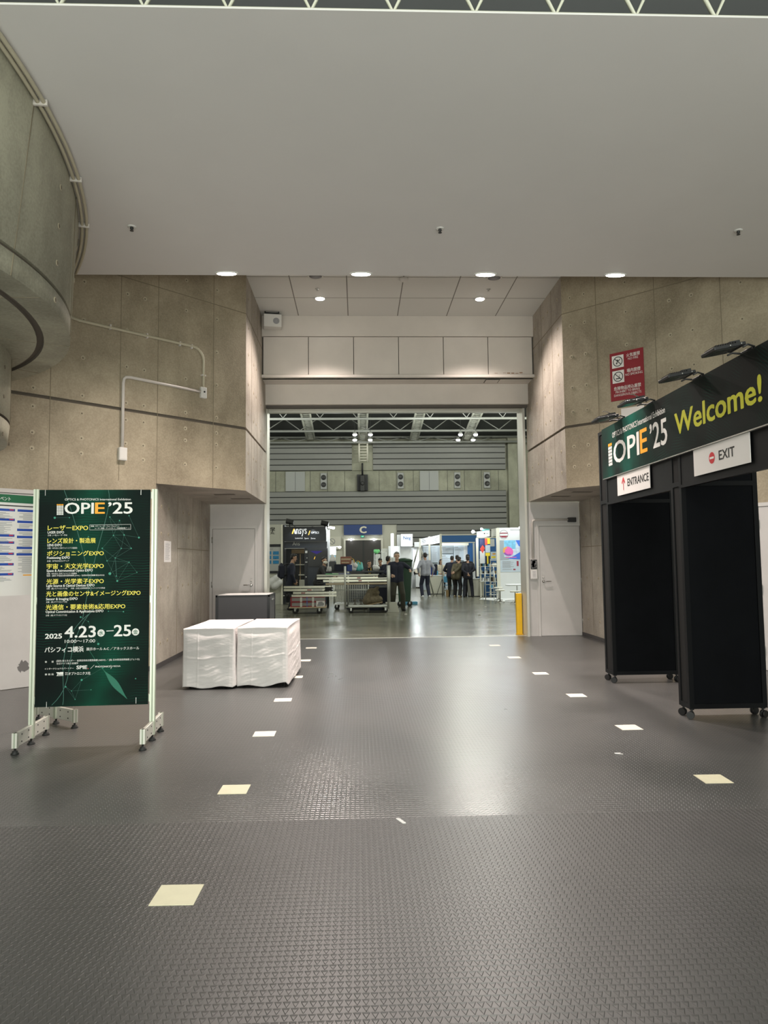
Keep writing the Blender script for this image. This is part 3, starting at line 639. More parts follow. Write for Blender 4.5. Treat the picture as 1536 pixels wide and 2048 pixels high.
for i, (x, y) in enumerate(((-0.66, 11.42), (2.31, 11.46))):
    r = thing('ceiling_vent', 'round grey vent at the near edge of the tiled ceiling, %s' % ('left of the passage centre' if i == 0 else 'right of the passage centre'), 'vent', (x, y, 6.2), group='round vents in the tiled ceiling')
    bm = BM(); lathe(bm, [(0.13, 0.003), (0.13, -0.012), (0.115, -0.014), (0.105, -0.002)], 30); obj('rim', bm, 'box_white', r)
    bm = BM(); lathe(bm, [(0.105, -0.002), (0.07, -0.012), (0.07, -0.016), (0.03, -0.018)], 26); obj('cone', bm, 'ink_grey', r)
bm = BM(); lathe(bm, [(0.075, 0.002), (0.075, -0.02), (0.05, -0.045), (0.02, -0.05)], 24, Matrix.Translation((0.80, 11.5, 6.2))); tag(obj('smoke_detector', bm, 'box_white'), 'round white smoke detector in the middle of the tiled ceiling', 'detector')
for i, (x, y) in enumerate(((-0.66, 11.95), (2.30, 11.95))):
    r = thing('sprinkler_head', 'tiny sprinkler in the tiled ceiling just before the %s spot lamp' % ('left' if i == 0 else 'right'), 'sprinkler', (x, y, 6.2), group='sprinklers in the tiled ceiling')
    bm = BM(); lathe(bm, [(0.035, 0.002), (0.035, -0.006), (0.012, -0.008), (0.012, -0.035), (0.022, -0.037)], 16); obj('body', bm, 'steel', r)
for i, x in enumerate((-2.383, 0.919, 4.218)):
    r = thing('sprinkler_head', 'small dark sprinkler in the white ceiling, %s of three' % ('the left one', 'the middle one', 'the right one')[i], 'sprinkler', (x, 7.44, 5.1), group='sprinklers in the white ceiling')
    bm = BM(); lathe(bm, [(0.045, 0.002), (0.045, -0.008), (0.030, -0.010)], 20); obj('escutcheon', bm, 'box_white', r)
    bm = BM(); lathe(bm, [(0.018, -0.008), (0.018, -0.030), (0.008, -0.032), (0.008, -0.045), (0.020, -0.046), (0.020, -0.050)], 16); obj('nozzle', bm, 'dark_metal', r)

# ------------------------------------------------------------------ tape squares on the floor
ordn = ['first', 'second', 'third', 'fourth', 'fifth', 'sixth', 'seventh']
for side, x, ys in (('left', -0.834, (3.372, 4.872, 6.401, 7.944, 9.503, 11.077, 12.667)), ('right', 2.403, (4.864, 6.373, 7.897, 9.451, 11.032, 12.615))):
    for i, y in enumerate(ys):
        a = 0.099 if y < 4 else 0.094
        bm = BM(); box(bm, (-a, -a, 0), (a, a, 0.0025)); r = obj('tape_square', bm, 'tape_cream' if y < 5 else 'tape_pale', loc=(x, y, 0.0), rotz=math.radians(random.uniform(-1.5, 1.5)))
        tag(r, 'cream tape square on the floor, %s from the camera in the %s row' % (ordn[i], side), 'tape marker', 'tape squares in the %s row' % side)
bm = BM(); prism(bm, [(0,0), (0.055,-0.022), (0.03,0.0), (0.05,0.014), (0.0,0.014)], 0, 0.004)
tag(obj('paper_scrap', bm, 'paper', loc=(1.97, 5.53, 0.002)), 'tiny torn paper scrap on the floor before the black gate', 'scrap')
bm = BM(); rnd = random.Random(9)
for k in range(9): box(bm, (-0.02+k*0.004, 0.035-k*0.009, 0), (0.0+k*0.004, 0.047-k*0.009, 0.002+0.001*(k%3)))
tag(obj('paper_scrap', bm, 'paper', loc=(0.23, 4.22, 0.0)), 'crumpled pale scrap on the floor in the middle of the passage', 'scrap')

# ------------------------------------------------------------------ printed sign on its aluminium stand
def profile_bar(bm, a, b, w, axis='z', mi=0, gi=1):
    """square extruded bar with slot grooves on its four sides"""
    x0,y0,z0 = a; x1,y1,z1 = b
    box(bm, a, b, mi=mi); g = w*0.13
    if axis == 'z':
        cx, cy = (x0+x1)/2, (y0+y1)/2
        box(bm, (cx-g, y0-0.0008, z0), (cx+g, y1+0.0008, z1), mi=gi); box(bm, (x0-0.0008, cy-g, z0), (x1+0.0008, cy+g, z1), mi=gi)
def stand_foot(parent, x, y0=-0.32, y1=0.32, two=True):
    """flat foot: two plates with bolts between end posts, on round levelling pads"""
    bm = BM(); t = 0.014
    box(bm, (x-t, y0+0.02, 0.055), (x+t, y1-0.02, 0.165)); bevel(bm, 0.003, 1)
    for y in (y0, y1): profile_bar(bm, (x-0.02, y-0.02, 0.05), (x+0.02, y+0.02, 0.168), 0.04)
    for y in (y0*0.72, y0*0.30, y1*0.30, y1*0.72):
        for z in (0.08, 0.138): lathe(bm, [(0.0065, -0.001), (0.0065, t*2+0.005)], 10, frame((x-t-0.002, y, z), (0,1,0), (0,0,1), (1,0,0)), 2)
    f = obj('foot', bm, ['alu_block', 'alu_groove', 'rubber'], parent)
    for y in (y0, 0.0, y1):
        bm = BM(); lathe(bm, [(0.030, 0), (0.032, 0.006), (0.022, 0.016), (0.022, 0.026), (0.009, 0.028), (0.009, 0.055)], 18, Matrix.Translation((x, y, 0))); obj('levelling_pad', bm, 'rubber', f)
def stand(name, label, loc, rot, half, H, rails, post_w=0.042):
    r = thing(name, label, 'sign stand', loc, rot)
    for s in (-1, 1):
        bm = BM(); profile_bar(bm, (s*half-post_w/2, -post_w/2, 0.05), (s*half+post_w/2, post_w/2, H), post_w)
        obj('post', bm, ['aluminium', 'alu_groove'], r); stand_foot(r, s*half)
    for z in rails:
        bm = BM(); profile_bar(bm, (-half, -0.014, z-0.03), (half, 0.014, z+0.03), 0.05, 'x'); obj('rail', bm, 'aluminium', r)
    return r
S1 = stand('sign_stand', 'aluminium stand with grooved posts carrying the tall green printed sign', (-2.267, 6.232, 0), math.atan2(0.05, 0.99), 0.497, 2.155, (2.10, 1.20, 0.36))
BW, BH, BZ = 0.93, 1.838, 0.310
bd = thing('exhibition_sign', 'tall dark green printed sign board with yellow and white lettering', 'sign', S1.location + Rz(S1.rotation_euler.z).to_3x3() @ Vector((0.0, -0.022, BZ)), S1.rotation_euler.z)
bm = BM(); box(bm, (-BW/2, -0.010, 0), (BW/2, 0.0, BH)); obj('board', bm, 'board_print', bd)
MB_ = frame((0, -0.010, 0), (1,0,0), (0,0,1), (0,-1,0))
def bx(x, y):
    v = (y-67)/1535; return ((x-(278-26*v))/((1057-22*v)-(278-26*v))*BW - BW/2, BH*(1-v))
def L(bm, txt, x0, x1, y, cap=None, bold=0.0, mi=0, depth=0.0016):
    a = bx(x0, y); b = bx(x1, y); write(bm, txt, a[0], b[0], a[1], MB_, None if cap is None else cap/1535*BH, bold, mi, depth)
# printed network of dots and lines, and the light green swoosh
bm = BM(); rnd = random.Random(21); nodes_ = [(385,268,14),(487,268,7),(770,265,8),(905,256,7),(838,290,8),(795,398,8),(870,395,9),(975,415,12),(620,405,7),(560,620,5),(717,490,9),(850,492,8),(920,492,9),(808,560,7),(905,592,7),(750,580,8),(770,672,18),(822,725,12),(815,690,7),(960,665,6),(567,978,10),(760,940,7),(865,945,8),(620,1010,6),(690,1170,14),(440,1200,6),(465,1465,10),(575,1420,13),(505,1495,6),(530,1555,6),(640,1490,6),(720,1340,9),(950,1420,8)]
for i, (x, y, r) in enumerate(nodes_): disc(bm, bx(x, y), r/785*BW*0.55, MB_, 14, 0, 0.0006+i*2e-6)
obj('printed_dots', bm, 'network_green', bd)
bm = BM(); k = 0
for i, a in enumerate(nodes_):
    for b in nodes_[i+1:]:
        dd = math.hypot(a[0]-b[0], a[1]-b[1])
        if dd < 175 and rnd.random() < 0.6: stroke(bm, bx(*a[:2]), bx(*b[:2]), 0.0013, MB_, 0, 0.0004+k*1e-6); k += 1
def ribbon(bm, pts, w, mi, depth):
    L_, R_ = [], []
    for i, p in enumerate(pts):
        q = pts[min(i+1, len(pts)-1)]; o = pts[max(i-1, 0)]; d = Vector((q[0]-o[0], q[1]-o[1])).normalized(); n = Vector((-d.y, d.x)); ww = w[i] if isinstance(w, list) else w
        L_.append(bm.verts.new(MB_ @ Vector((p[0]+n.x*ww, p[1]+n.y*ww, depth)))); R_.append(bm.verts.new(MB_ @ Vector((p[0]-n.x*ww, p[1]-n.y*ww, depth))))
    for i in range(len(pts)-1): bm.faces.new((L_[i], L_[i+1], R_[i+1], R_[i])).material_index = mi
def bez(p, n=20):
    out = []
    for i in range(n+1):
        t = i/n; a = [Vector(q) for q in p]
        while len(a) > 1: a = [a[j].lerp(a[j+1], t) for j in range(len(a)-1)]
        out.append((a[0].x, a[0].y))
    return out
for p in ([(620,960),(470,1080),(400,1250),(470,1480),(445,1590)], [(700,880),(540,1020),(440,1240),(560,1420),(370,1590)], [(450,70),(500,200),(560,420),(620,640),(640,800)], [(760,70),(800,220),(640,520),(630,760),(580,990)]):
    ribbon(bm, bez([bx(*q) for q in p]), 0.0022, 0, 0.0005)
obj('printed_lines', bm, 'network_dim', bd)
bm = BM(); n = 20; ribbon(bm, bez([bx(*q) for q in ((620,1200),(690,1330),(760,1380),(800,1450),(890,1560))], n), [0.0015+0.026*max(0, math.sin(PI*max(0, (i/n-0.42)/0.58)))**1.3 for i in range(n+1)], 0, 0.0007)
obj('printed_swoosh', bm, 'swoosh_green', bd)
# yellow headings
for t, x0, x1, y in (('レーザーEXPO', 337, 617, 358), ('レンズ設計・製造展', 335, 670, 449), ('ポジショニングEXPO', 333, 727, 540), ('宇宙・天文光学EXPO', 331, 727, 631), ('光源・光学素子EXPO', 330, 727, 739), ('光と画像のセンサ&イメージングEXPO', 328, 985, 827), ('光通信・要素技術&応用EXPO', 326, 878, 921)):
    bm = BM(); L(bm, t, x0, x1, y-1, 34, 0.016); obj('heading_lettering', bm, 'yellow_print', bd)
bm = BM()   # white text
L(bm, 'OPTICS & PHOTONICS International Exhibition', 455, 918, 144, 15, 0.004); L(bm, 'OPI', 455, 655, 239, 78, 0.018); L(bm, "’25", 760, 928, 239, 80, 0.018)
for t, x0, x1, y in (('LASER EXPO', 337, 450, 381), ('LENS EXPO', 335, 436, 472), ('Positioning EXPO', 333, 490, 562), ('Space & Astronomical Optics EXPO', 331, 650, 654), ('Light Source & Optical Devices EXPO', 330, 663, 761), ('Sensor & Imaging EXPO', 328, 545, 855), ('Optical Comminication & Applications EXPO', 326, 725, 945)):
    L(bm, t, x0, x1, y, 17, 0.02)
for t, x0, x1, y in (('主催：(一社) レーザー学会', 337, 472, 398), ('主催：NPO法人 日本フォトニクス協議会', 335, 543, 490), ('主催：OPTRONICSメディア', 333, 485, 582), ('主催：NPO法人 日本フォトニクス協議会', 331, 540, 672), ('後援：(国研) 宇宙航空研究開発機構 (JAXA) ／自然科学研究機構 国立天文台', 331, 732, 687), ('主催：(株) オプトロニクス社　　共催：(公社) 応用物理学会 フォトニクス分科会', 330, 737, 778), ('主催：(株) オプトロニクス社', 328, 473, 873), ('主催：(株) オプトロニクス社', 326, 473, 967)):
    L(bm, t, x0, x1, y, 11, 0.003)
L(bm, '併設', 636, 660, 335, 10, 0.01); L(bm, 'パワーレーザーフォーラムゾーン', 666, 838, 335, 10, 0.006); L(bm, 'レーザー照明・ディスプレイ／光無線給電ゾーン', 666, 910, 350, 10, 0.006)
for a, b in (((629,321),(917,319)), ((917,319),(917,355)), ((917,355),(629,357)), ((629,357),(629,321))): stroke(bm, bx(*a), bx(*b), 0.002, MB_, 0, 0.0012)
L(bm, '2025', 323, 437, 1125, 33, 0.03); L(bm, '4.23', 458, 670, 1120, 78, 0.02); L(bm, '25', 800, 916, 1117, 78, 0.02); stroke(bm, bx(746, 1080), bx(797, 1078), 0.006, MB_, 0, 0.0012)
L(bm, '10:00〜17:00', 458, 668, 1158, 22, 0.004); L(bm, 'パシフィコ横浜', 320, 588, 1220, 36, 0.022); L(bm, '展示ホール A-C ／アネックスホール', 607, 975, 1213, 20, 0.006)
L(bm, '後　　援', 322, 382, 1293, 12, 0.006); L(bm, '(国研) 新エネルギー・産業技術総合開発機構 (NEDO) ／ (独) 日本貿易振興機構 (ジェトロ)', 400, 977, 1289, 13, 0.004); L(bm, '在日ドイツ商工会議所', 402, 551, 1307, 12, 0.004)
L(bm, 'インターナショナルパートナー', 320, 520, 1342, 12, 0.006); L(bm, 'SPIE', 540, 612, 1343, 24, 0.03); stroke(bm, bx(636, 1343), bx(662, 1317), 0.0022, MB_, 0, 0.0012); L(bm, 'PHOTONICS', 670, 775, 1335, 11, 0.022); L(bm, ')', 776, 783, 1340, 20, 0.004); L(bm, 'MEDIA', 789, 845, 1334, 10, 0.0)
L(bm, '事 務 局', 322, 382, 1381, 12, 0.006); L(bm, '株式', 461, 480, 1371, 8, 0.0); L(bm, '会社', 461, 480, 1382, 8, 0.0); L(bm, 'オプトロニクス社', 484, 636, 1382, 19, 0.02)
for x0, x1, y0, y1 in ((401, 422, 1362, 1368), (407, 412, 1368, 1384), (414, 426, 1366, 1380), (424, 449, 1361, 1381), (402, 449, 1385, 1388)):
    a, b = bx(x0, y1), bx(x1, y0); rect(bm, a[0], a[1], b[0], b[1], MB_, 0, 0.0012)
for r_ in range(1, 7):
    for c_ in range(4): a = bx(399+c_*12.0, 170+r_*11.5); rect(bm, a[0], a[1]-0.0105, a[0]+0.0118, a[1], MB_, 0, 0.0012)
obj('white_lettering', bm, 'white_print', bd)
bm = BM()
for c_ in range(4): a = bx(399+c_*12.0, 170); rect(bm, a[0], a[1]-0.0105, a[0]+0.0118, a[1], MB_, 0, 0.0012)
L(bm, 'E', 668, 732, 239, 78, 0.018); obj('orange_lettering', bm, 'orange_print', bd)
for ch, cx0, cy0 in (('水', 709, 1093), ('金', 950, 1090)):
    bm = BM(); disc(bm, bx(cx0, cy0), 26/785*BW*0.985, MB_, 32, 0, 0.0012); bdg = obj('date_badge', bm, 'white_print', bd)
    bm = BM(); L(bm, ch, cx0-17, cx0+17, cy0+13, 30, 0.015, 0, 0.0018); obj('badge_lettering', bm, 'header_green', bdg)
bm = BM(); a = bx(620, 1341); disc(bm, a, 0.004, MB_, 12, 0, 0.0014); obj('red_dot', bm, 'red_print', bd)
for x, y0, y1 in ((320, 67, 108), (991, 66, 105), (335, 1566, 1607), (953, 1552, 1594)):
    bm = BM(); a, b = bx(x, y0), bx(x, y1); box(bm, (a[0]-0.002, -0.014, b[1]), (a[0]+0.002, -0.009, a[1])); obj('clip', bm, 'steel', bd)

# ------------------------------------------------------------------ schedule board on the stand behind
ang2 = math.atan2(0.785, 0.62)
S2c = Vector((-2.88, 6.98, 0)) + Vector((-0.62, -0.785, 0))*0.50
S2 = stand('sign_stand', 'second aluminium stand with its feet turned, behind the green sign', S2c, ang2, 0.50, 2.155, (2.10, 1.27))
bd2 = thing('schedule_board', 'white schedule board with green header and blue bars at the left edge', 'board', S2c + Rz(ang2).to_3x3() @ Vector((0, -0.022, 1.23)), ang2)
bm = BM(); box(bm, (-0.47, -0.008, 0), (0.49, 0, 0.918)); obj('board', bm, 'white_board', bd2)
M2 = frame((0, -0.008, 0), (1,0,0), (0,0,1), (0,-1,0))
bm = BM(); rect(bm, -0.47, 0.845, 0.49, 0.918, M2); obj('header_band', bm, 'header_green', bd2)
bm = BM(); rect(bm, -0.47, 0.812, 0.49, 0.822, M2); obj('rule', bm, 'ink_black', bd2)
# pixel columns measured on the board: x = 0 px lies at local s0
def sx2(px): 
    d = ray(px, 1090); n = Vector((0.785, -0.62, 0)); p0 = Vector((-2.88, 6.98, 0)); t = (p0.dot(n))/(Vector((d.x, d.y, 0)).dot(n)); p = Vector((d.x*t, d.y*t, 0)) - S2c; return p.dot(Vector((0.62, 0.785, 0)))
bm = BM(); write(bm, '併催イベント', sx2(-28), sx2(15.5), 0.862, M2, 0.036, 0.012, 0, 0.002); write(bm, "OPIE '25", sx2(75), sx2(103), 0.862, M2, 0.036, 0.012, 0, 0.002); obj('header_lettering', bm, 'white_print', bd2)
bmb, bmt, bmr = BM(), BM(), BM()
colA = [(0.788, 0.10), (0.70, 0.15), (0.555, 0.08), (0.492, 0.10), (0.39, 0.09), (0.295, 0.085), (0.205, 0.08)]
colB = [(0.788, 0.10), (0.685, 0.075), (0.61, 0.06), (0.545, 0.11), (0.445, 0.06), (0.385, 0.19)]
rnd = random.Random(4)
for x0, x1, col in ((sx2(-26), sx2(25), colA), (sx2(30), sx2(74.5), colB), (sx2(77), sx2(100), colB)):
    for z, dz in col:
        rect(bmb, x0, z-0.022, x1, z, M2, 0, 0.0012)
        rect(bmr if x1 < sx2(26) else bmt, x1-(x1-x0)*0.22, z-0.013, x1-(x1-x0)*0.05, z-0.004, M2, 0, 0.0018)
        zz = z-0.034
        while zz > z-dz+0.006:
            a = x0+(x1-x0)*rnd.choice((0.08, 0.25)); rect(bmt, a, zz-0.004, a+(x1-a)*rnd.uniform(0.45, 0.97), zz, M2, 0, 0.0012); zz -= 0.0095
obj('heading_bars', bmb, 'blue_bar', bd2); obj('text_lines', bmt, 'ink_grey', bd2); obj('red_tags', bmr, 'red_print', bd2)
bm = BM(); rect(bm, sx2(44), 0.178, sx2(62), 0.188, M2); rect(bm, sx2(73), 0.180, sx2(90), 0.190, M2); obj('orange_bars', bm, 'orange_print', bd2)

# ------------------------------------------------------------------ cloth covered tables and grey counter
def cloth_table(label, loc, rot, w, d, h, seed, cut=0.0):
    r = thing('table', ('left' if seed == 1 else 'right')+' narrow table under a white cloth, chrome legs hidden', 'table', loc, rot)
    bm = BM(); box(bm, (0.02, 0.02, h-0.04), (w-0.02, d-0.02, h-0.012)); obj('table_top', bm, 'paper', r)
    for x in (0.06, w-0.06):
        for y in (0.10, d-0.10):
            bm = BM(); tube(bm, [(x, y, 0), (x, y, h-0.04)], 0.014, 10); obj('leg', bm, 'chrome', r)
    rnd = random.Random(seed); bm = BM(); NX, NY, NZ = 72, 96, 60
    per = []
    for i in range(NX): per.append((w*i/NX, 0, 'f', i/NX))
    for i in range(NY): per.append((w, d*i/NY, 'r', i/NY))
    for i in range(NX): per.append((w*(1-i/NX), d, 'b', i/NX))
    for i in range(NY): per.append((0, d*(1-i/NY), 'l', i/NY))
    nrm = {'f': Vector((0,-1,0)), 'r': Vector((1,0,0)), 'b': Vector((0,1,0)), 'l': Vector((-1,0,0))}
    ph = [rnd.uniform(0, 6.28) for _ in range(8)]
    rings = []
    for j in range(NZ+1):
        v = j/NZ; ring = []
        for (x, y, sd, u) in per:
            n = nrm[sd]; side_len = w if sd in 'fb' else d
            hem = 0.026 + 0.012*math.sin(u*9+ph[0]) + (cut*max(0, u-0.55) if sd == 'f' and cut else 0) + (cut*0.12 if sd == 'r' and cut else 0)
            z = h - v*(h-hem)
            e = 4*u*(1-u)
            # swag arcs hanging between the corners, vertical press folds, small wrinkles
            c1 = math.hypot((u-0.0)*1.15, v*0.9); c2 = math.hypot((1-u)*1.15, v*0.9)
            sw = 0.013*math.sin(9.5*c1+ph[1])*math.exp(-2.0*abs(c1-0.5)) + 0.015*math.sin(10.5*c2+ph[2])*math.exp(-2.0*abs(c2-0.55))
            out = 0.004 + v*0.016 + e*v*sw*0.95 - 0.022*e*math.exp(-((v-0.06)/0.07)**2)
            out += 0.0025*math.sin(23*u+ph[3]+5*v)*v + 0.0016*math.sin(41*v+ph[4]+7*u)*e
            for cu_ in ((0.29,) if sd in 'fb' else (0.25, 0.5, 0.75)): out += 0.007*math.exp(-((u-cu_)/0.009)**2)*min(1, v*5)
            out += 0.008*math.exp(-((v-0.50-0.012*math.sin(u*5))/0.011)**2)*min(1, e*3)
            out += 0.0022*math.sin(60*v+9*math.sin(4*u+ph[5]))*e*v*(0.5+0.5*math.sin(7*u+ph[6])) + 0.0018*math.sin(95*v+24*u+ph[7])*e*v
            p = Vector((x, y, z)) + n*out
            if v > 0.02:   # corners round off as the cloth falls
                cx1 = min(u, 1-u)*side_len
                if cx1 < 0.05: p += (Vector((w/2, d/2, 0)) - Vector((x, y, 0))).normalized()*0.010*(1-cx1/0.05)*min(1, v*4)
            ring.append(bm.verts.new(p))
        rings.append(ring)
    n = len(per)
    for j in range(NZ):
        for k in range(n):
            f = bm.faces.new((rings[j][k], rings[j][(k+1)%n], rings[j+1][(k+1)%n], rings[j+1][k])); f.smooth = True
    top = bm.faces.new(rings[0][::-1]); bmesh.ops.recalc_face_normals(bm, faces=bm.faces)
    o = obj('tablecloth', bm, 'cloth_white', loc=loc, rotz=rot); md = o.modifiers.new('thick', 'SOLIDIFY'); md.thickness = 0.003; md.offset = -1
    tag(o, label, 'tablecloth')
cloth_table('white cloth hanging to the floor over the left one of two tables', (-2.105, 8.70, 0), math.radians(-1.6), 0.605, 1.36, 0.72, 1)
cloth_table('white cloth with raised hem over the right one of two tables', (-1.468, 8.745, 0), math.radians(-1.9), 0.60, 1.35, 0.72, 2, cut=0.07)
ct = thing('counter', 'dark grey reception counter with white top behind the cloth tables', 'counter', (-2.455, 12.38, 0))
cwid, cdep, chh = 0.93, 0.82, 0.95
bm = BM()
for x in (0, cwid-0.045):
    for y in (0, cdep-0.045): box(bm, (x, y, 0), (x+0.045, y+0.045, chh+0.004))
for y in (0.004, cdep-0.03): box(bm, (0, y, chh-0.03), (cwid, y+0.026, chh)); box(bm, (0, y, 0.02), (cwid, y+0.026, 0.05))
for x in (0.004, cwid-0.03): box(bm, (x, 0, chh-0.03), (x+0.026, cdep, chh)); box(bm, (x, 0, 0.02), (x+0.026, cdep, 0.05))
obj('frame', bm, 'counter_frame', ct)
bm = BM(); box(bm, (0.045, 0.010, 0.05), (cwid-0.045, 0.024, chh-0.03)); obj('front_panel', bm, 'counter_grey', ct)
for nm, x in (('side_panel', 0.010), ('side_panel', cwid-0.024)):
    bm = BM(); box(bm, (x, 0.045, 0.05), (x+0.014, cdep-0.045, chh-0.03)); obj(nm, bm, 'counter_grey', ct)
bm = BM(); box(bm, (0.03, 0.03, chh-0.02), (cwid-0.03, cdep-0.03, chh+0.006)); obj('counter_top', bm, 'counter_top', ct)
bm = BM(); box(bm, (cwid, 0.30, chh-0.10), (cwid+0.012, 0.55, chh-0.075)); obj('handle', bm, 'steel', ct)

# ------------------------------------------------------------------ black gate with header, signs and floodlights
GX = 3.08; GW = 0.74
gate = thing('gate', 'black wheeled gate with printed Welcome header on the right', 'gate', (GX, 6.73, 0))
def G(y): return y-6.73
def castor(parent, x, y, rot):
    M = Matrix.Translation((x, y, 0)) @ Rz(rot); bm = BM()
    for s in (-0.014, 0.014): lathe(bm, [(0.034, -0.009), (0.036, -0.004), (0.036, 0.004), (0.034, 0.009)], 18, M @ frame((0.012, s, 0.036), (1,0,0), (0,0,-1), (0,1,0)))
    ball(bm, M @ Vector((0.004, 0, 0.055)), (0.026, 0.012, 0.022), 2); tube(bm, [M @ Vector((0,0,0.05)), M @ Vector((0,0,0.105))], 0.010, 10); lathe(bm, [(0.022, 0.088), (0.022, 0.098)], 14, M)
    obj('castor', bm, 'black_plastic', parent)
for i, (ya, yb) in enumerate(((8.61, 8.885), (6.62, 6.845), (4.63, 4.86))):
    bm = BM(); p = 0.045; zt = 3.11; a, b = G(ya), G(yb); GW = 0.82 if i == 0 else 0.74
    for x in (0, GW-p):
        for y in (a, b-p): box(bm, (x, y, 0.098), (x+p, y+p, zt))
    for z in (0.098, 2.19, zt-p):
        for y in (a, b-p): box(bm, (p, y, z), (GW-p, y+p, z+p))
        for x in (0, GW-p): box(bm, (x, a+p, z), (x+p, b-p, z+p))
    tw = obj('tower_frame', bm, 'black_frame', gate)
    bm = BM()
    for y in (a+0.012, b-0.022): box(bm, (p, y, 0.14), (GW-p, y+0.010, zt-p))
    obj('fabric_panel', bm, 'black_fabric', tw)
    bm = BM()
    for x in (0.010, GW-0.020): box(bm, (x, a+p, 0.14), (x+0.010, b-p, zt-p))
    obj('side_panel', bm, 'charcoal_panel', tw)
    for x, y, rr in ((0.03, a+0.03, 2.6), (0.03, b-0.03, 2.2), (GW-0.03, a+0.03, 0.5), (GW-0.03, b-0.03, 0.3)): castor(tw, x, y, rr)
GW = 0.74
bm = BM(); box(bm, (-0.028, G(4.63), 2.49), (-0.004, G(8.665), 3.11)); obj('header_board', bm, 'fascia_print', gate)
bm = BM(); box(bm, (-0.032, G(4.63), 2.482), (0.0, G(8.665), 2.492)); obj('header_trim', bm, 'steel', gate)
bm = BM(); box(bm, (GW-0.012, G(4.86), 2.56), (GW, G(8.61), 3.11)); obj('rear_header_board', bm, 'black_fabric', gate)
bm = BM()
for x in (0.0, GW-0.045): box(bm, (x, G(4.86), 3.065), (x+0.045, G(8.61), 3.11))
box(bm, (0, G(4.86), 2.49), (0.045, G(8.61), 2.53))
obj('header_frame', bm, 'black_frame', gate)
for ya, yb in ((4.86, 6.62), (6.845, 8.61)):
    bm = BM(); box(bm, (0.006, G(ya), 2.19), (0.036, G(yb), 2.49)); box(bm, (0.0, G(ya), 2.17), (0.045, G(yb), 2.20)); obj('lintel_panel', bm, 'black_frame', gate)
MF = frame((-0.028, 0, 0), (0,-1,0), (0,0,1), (-1,0,0))   # header lettering plane; right runs towards the camera
fx = lambda y: -G(y)
bm = BM(); write(bm, 'OPTICS & PHOTONICS International Exhibition', fx(8.30), fx(6.84), 2.945, MF, 0.062, 0.012)
write(bm, 'OPI', fx(8.275), fx(7.515), 2.63, MF, 0.25, 0.016); write(bm, "’25", fx(7.215), fx(6.815), 2.635, MF, 0.257, 0.016)
for r_ in range(1, 7):
    for c_ in range(3): rect(bm, fx(8.447)+c_*0.042, 2.862-r_*0.0395, fx(8.447)+c_*0.042+0.036, 2.862-r_*0.0395+0.032, MF, 0, 0.0015)
obj('header_lettering', bm, 'white_print', gate)
bm = BM(); write(bm, 'E', fx(7.475), fx(7.30), 2.632, MF, 0.25, 0.016)
obj('header_lettering', bm, 'orange_print', gate)['label'] = 'orange letter E'
bm = BM()
for c_ in range(3): rect(bm, fx(8.447)+c_*0.042, 2.862, fx(8.447)+c_*0.042+0.036, 2.894, MF, 0, 0.0015)
obj('header_squares', bm, 'orange_print', gate)['label'] = 'three orange squares'
bm = BM(); write(bm, 'Welcome!', fx(6.63), fx(5.17), 2.682, MF, 0.200, 0.024); obj('header_lettering', bm, 'welcome_yellow', gate)['label'] = 'yellow welcome lettering'
def gsign(label, y0, y1, z0, z1):
    r = thing('direction_sign', label, 'sign', (GX-0.010, y0, z0)); bm = BM(); box(bm, (-0.006, y1-y0, 0), (0.0, 0, z1-z0)); obj('plate', bm, 'white_board', r)
    return r, frame((-0.006, 0, 0), (0,-1,0), (0,0,1), (-1,0,0))
r, M = gsign('white ENTRANCE sign with red arrow under the gate header', 8.225, 7.295, 2.242, 2.480)
e = lambda y: 8.225-y
bm = BM(); write(bm, 'ENTRANCE', e(7.905), e(7.32), 0.083, M, 0.082, 0.02); obj('lettering', bm, 'ink_black', r)
bm = BM(); stroke(bm, (e(8.03), 0.05), (e(8.03), 0.18), 0.014, M, 0, 0.002); stroke(bm, (e(8.03)+0.002, 0.195), (e(8.03)-0.045, 0.13), 0.02, M, 0, 0.0022); stroke(bm, (e(8.03)-0.002, 0.195), (e(8.03)+0.045, 0.13), 0.02, M, 0, 0.0024); obj('arrow', bm, 'red_print', r)
r, M = gsign('white EXIT sign with red no entry disc under the gate header', 6.315, 5.385, 2.242, 2.480)
e = lambda y: 6.315-y
bm = BM(); write(bm, 'EXIT', e(5.86), e(5.61), 0.086, M, 0.078, 0.02); obj('lettering', bm, 'ink_black', r)
bm = BM(); disc(bm, (e(5.98), 0.122), 0.050, M, 30, 0, 0.0015); dd = obj('no_entry_disc', bm, 'red_print', r)
bm = BM(); rect(bm, e(5.98)-0.036, 0.113, e(5.98)+0.036, 0.131, M, 0, 0.0025); obj('bar', bm, 'white_print', dd)
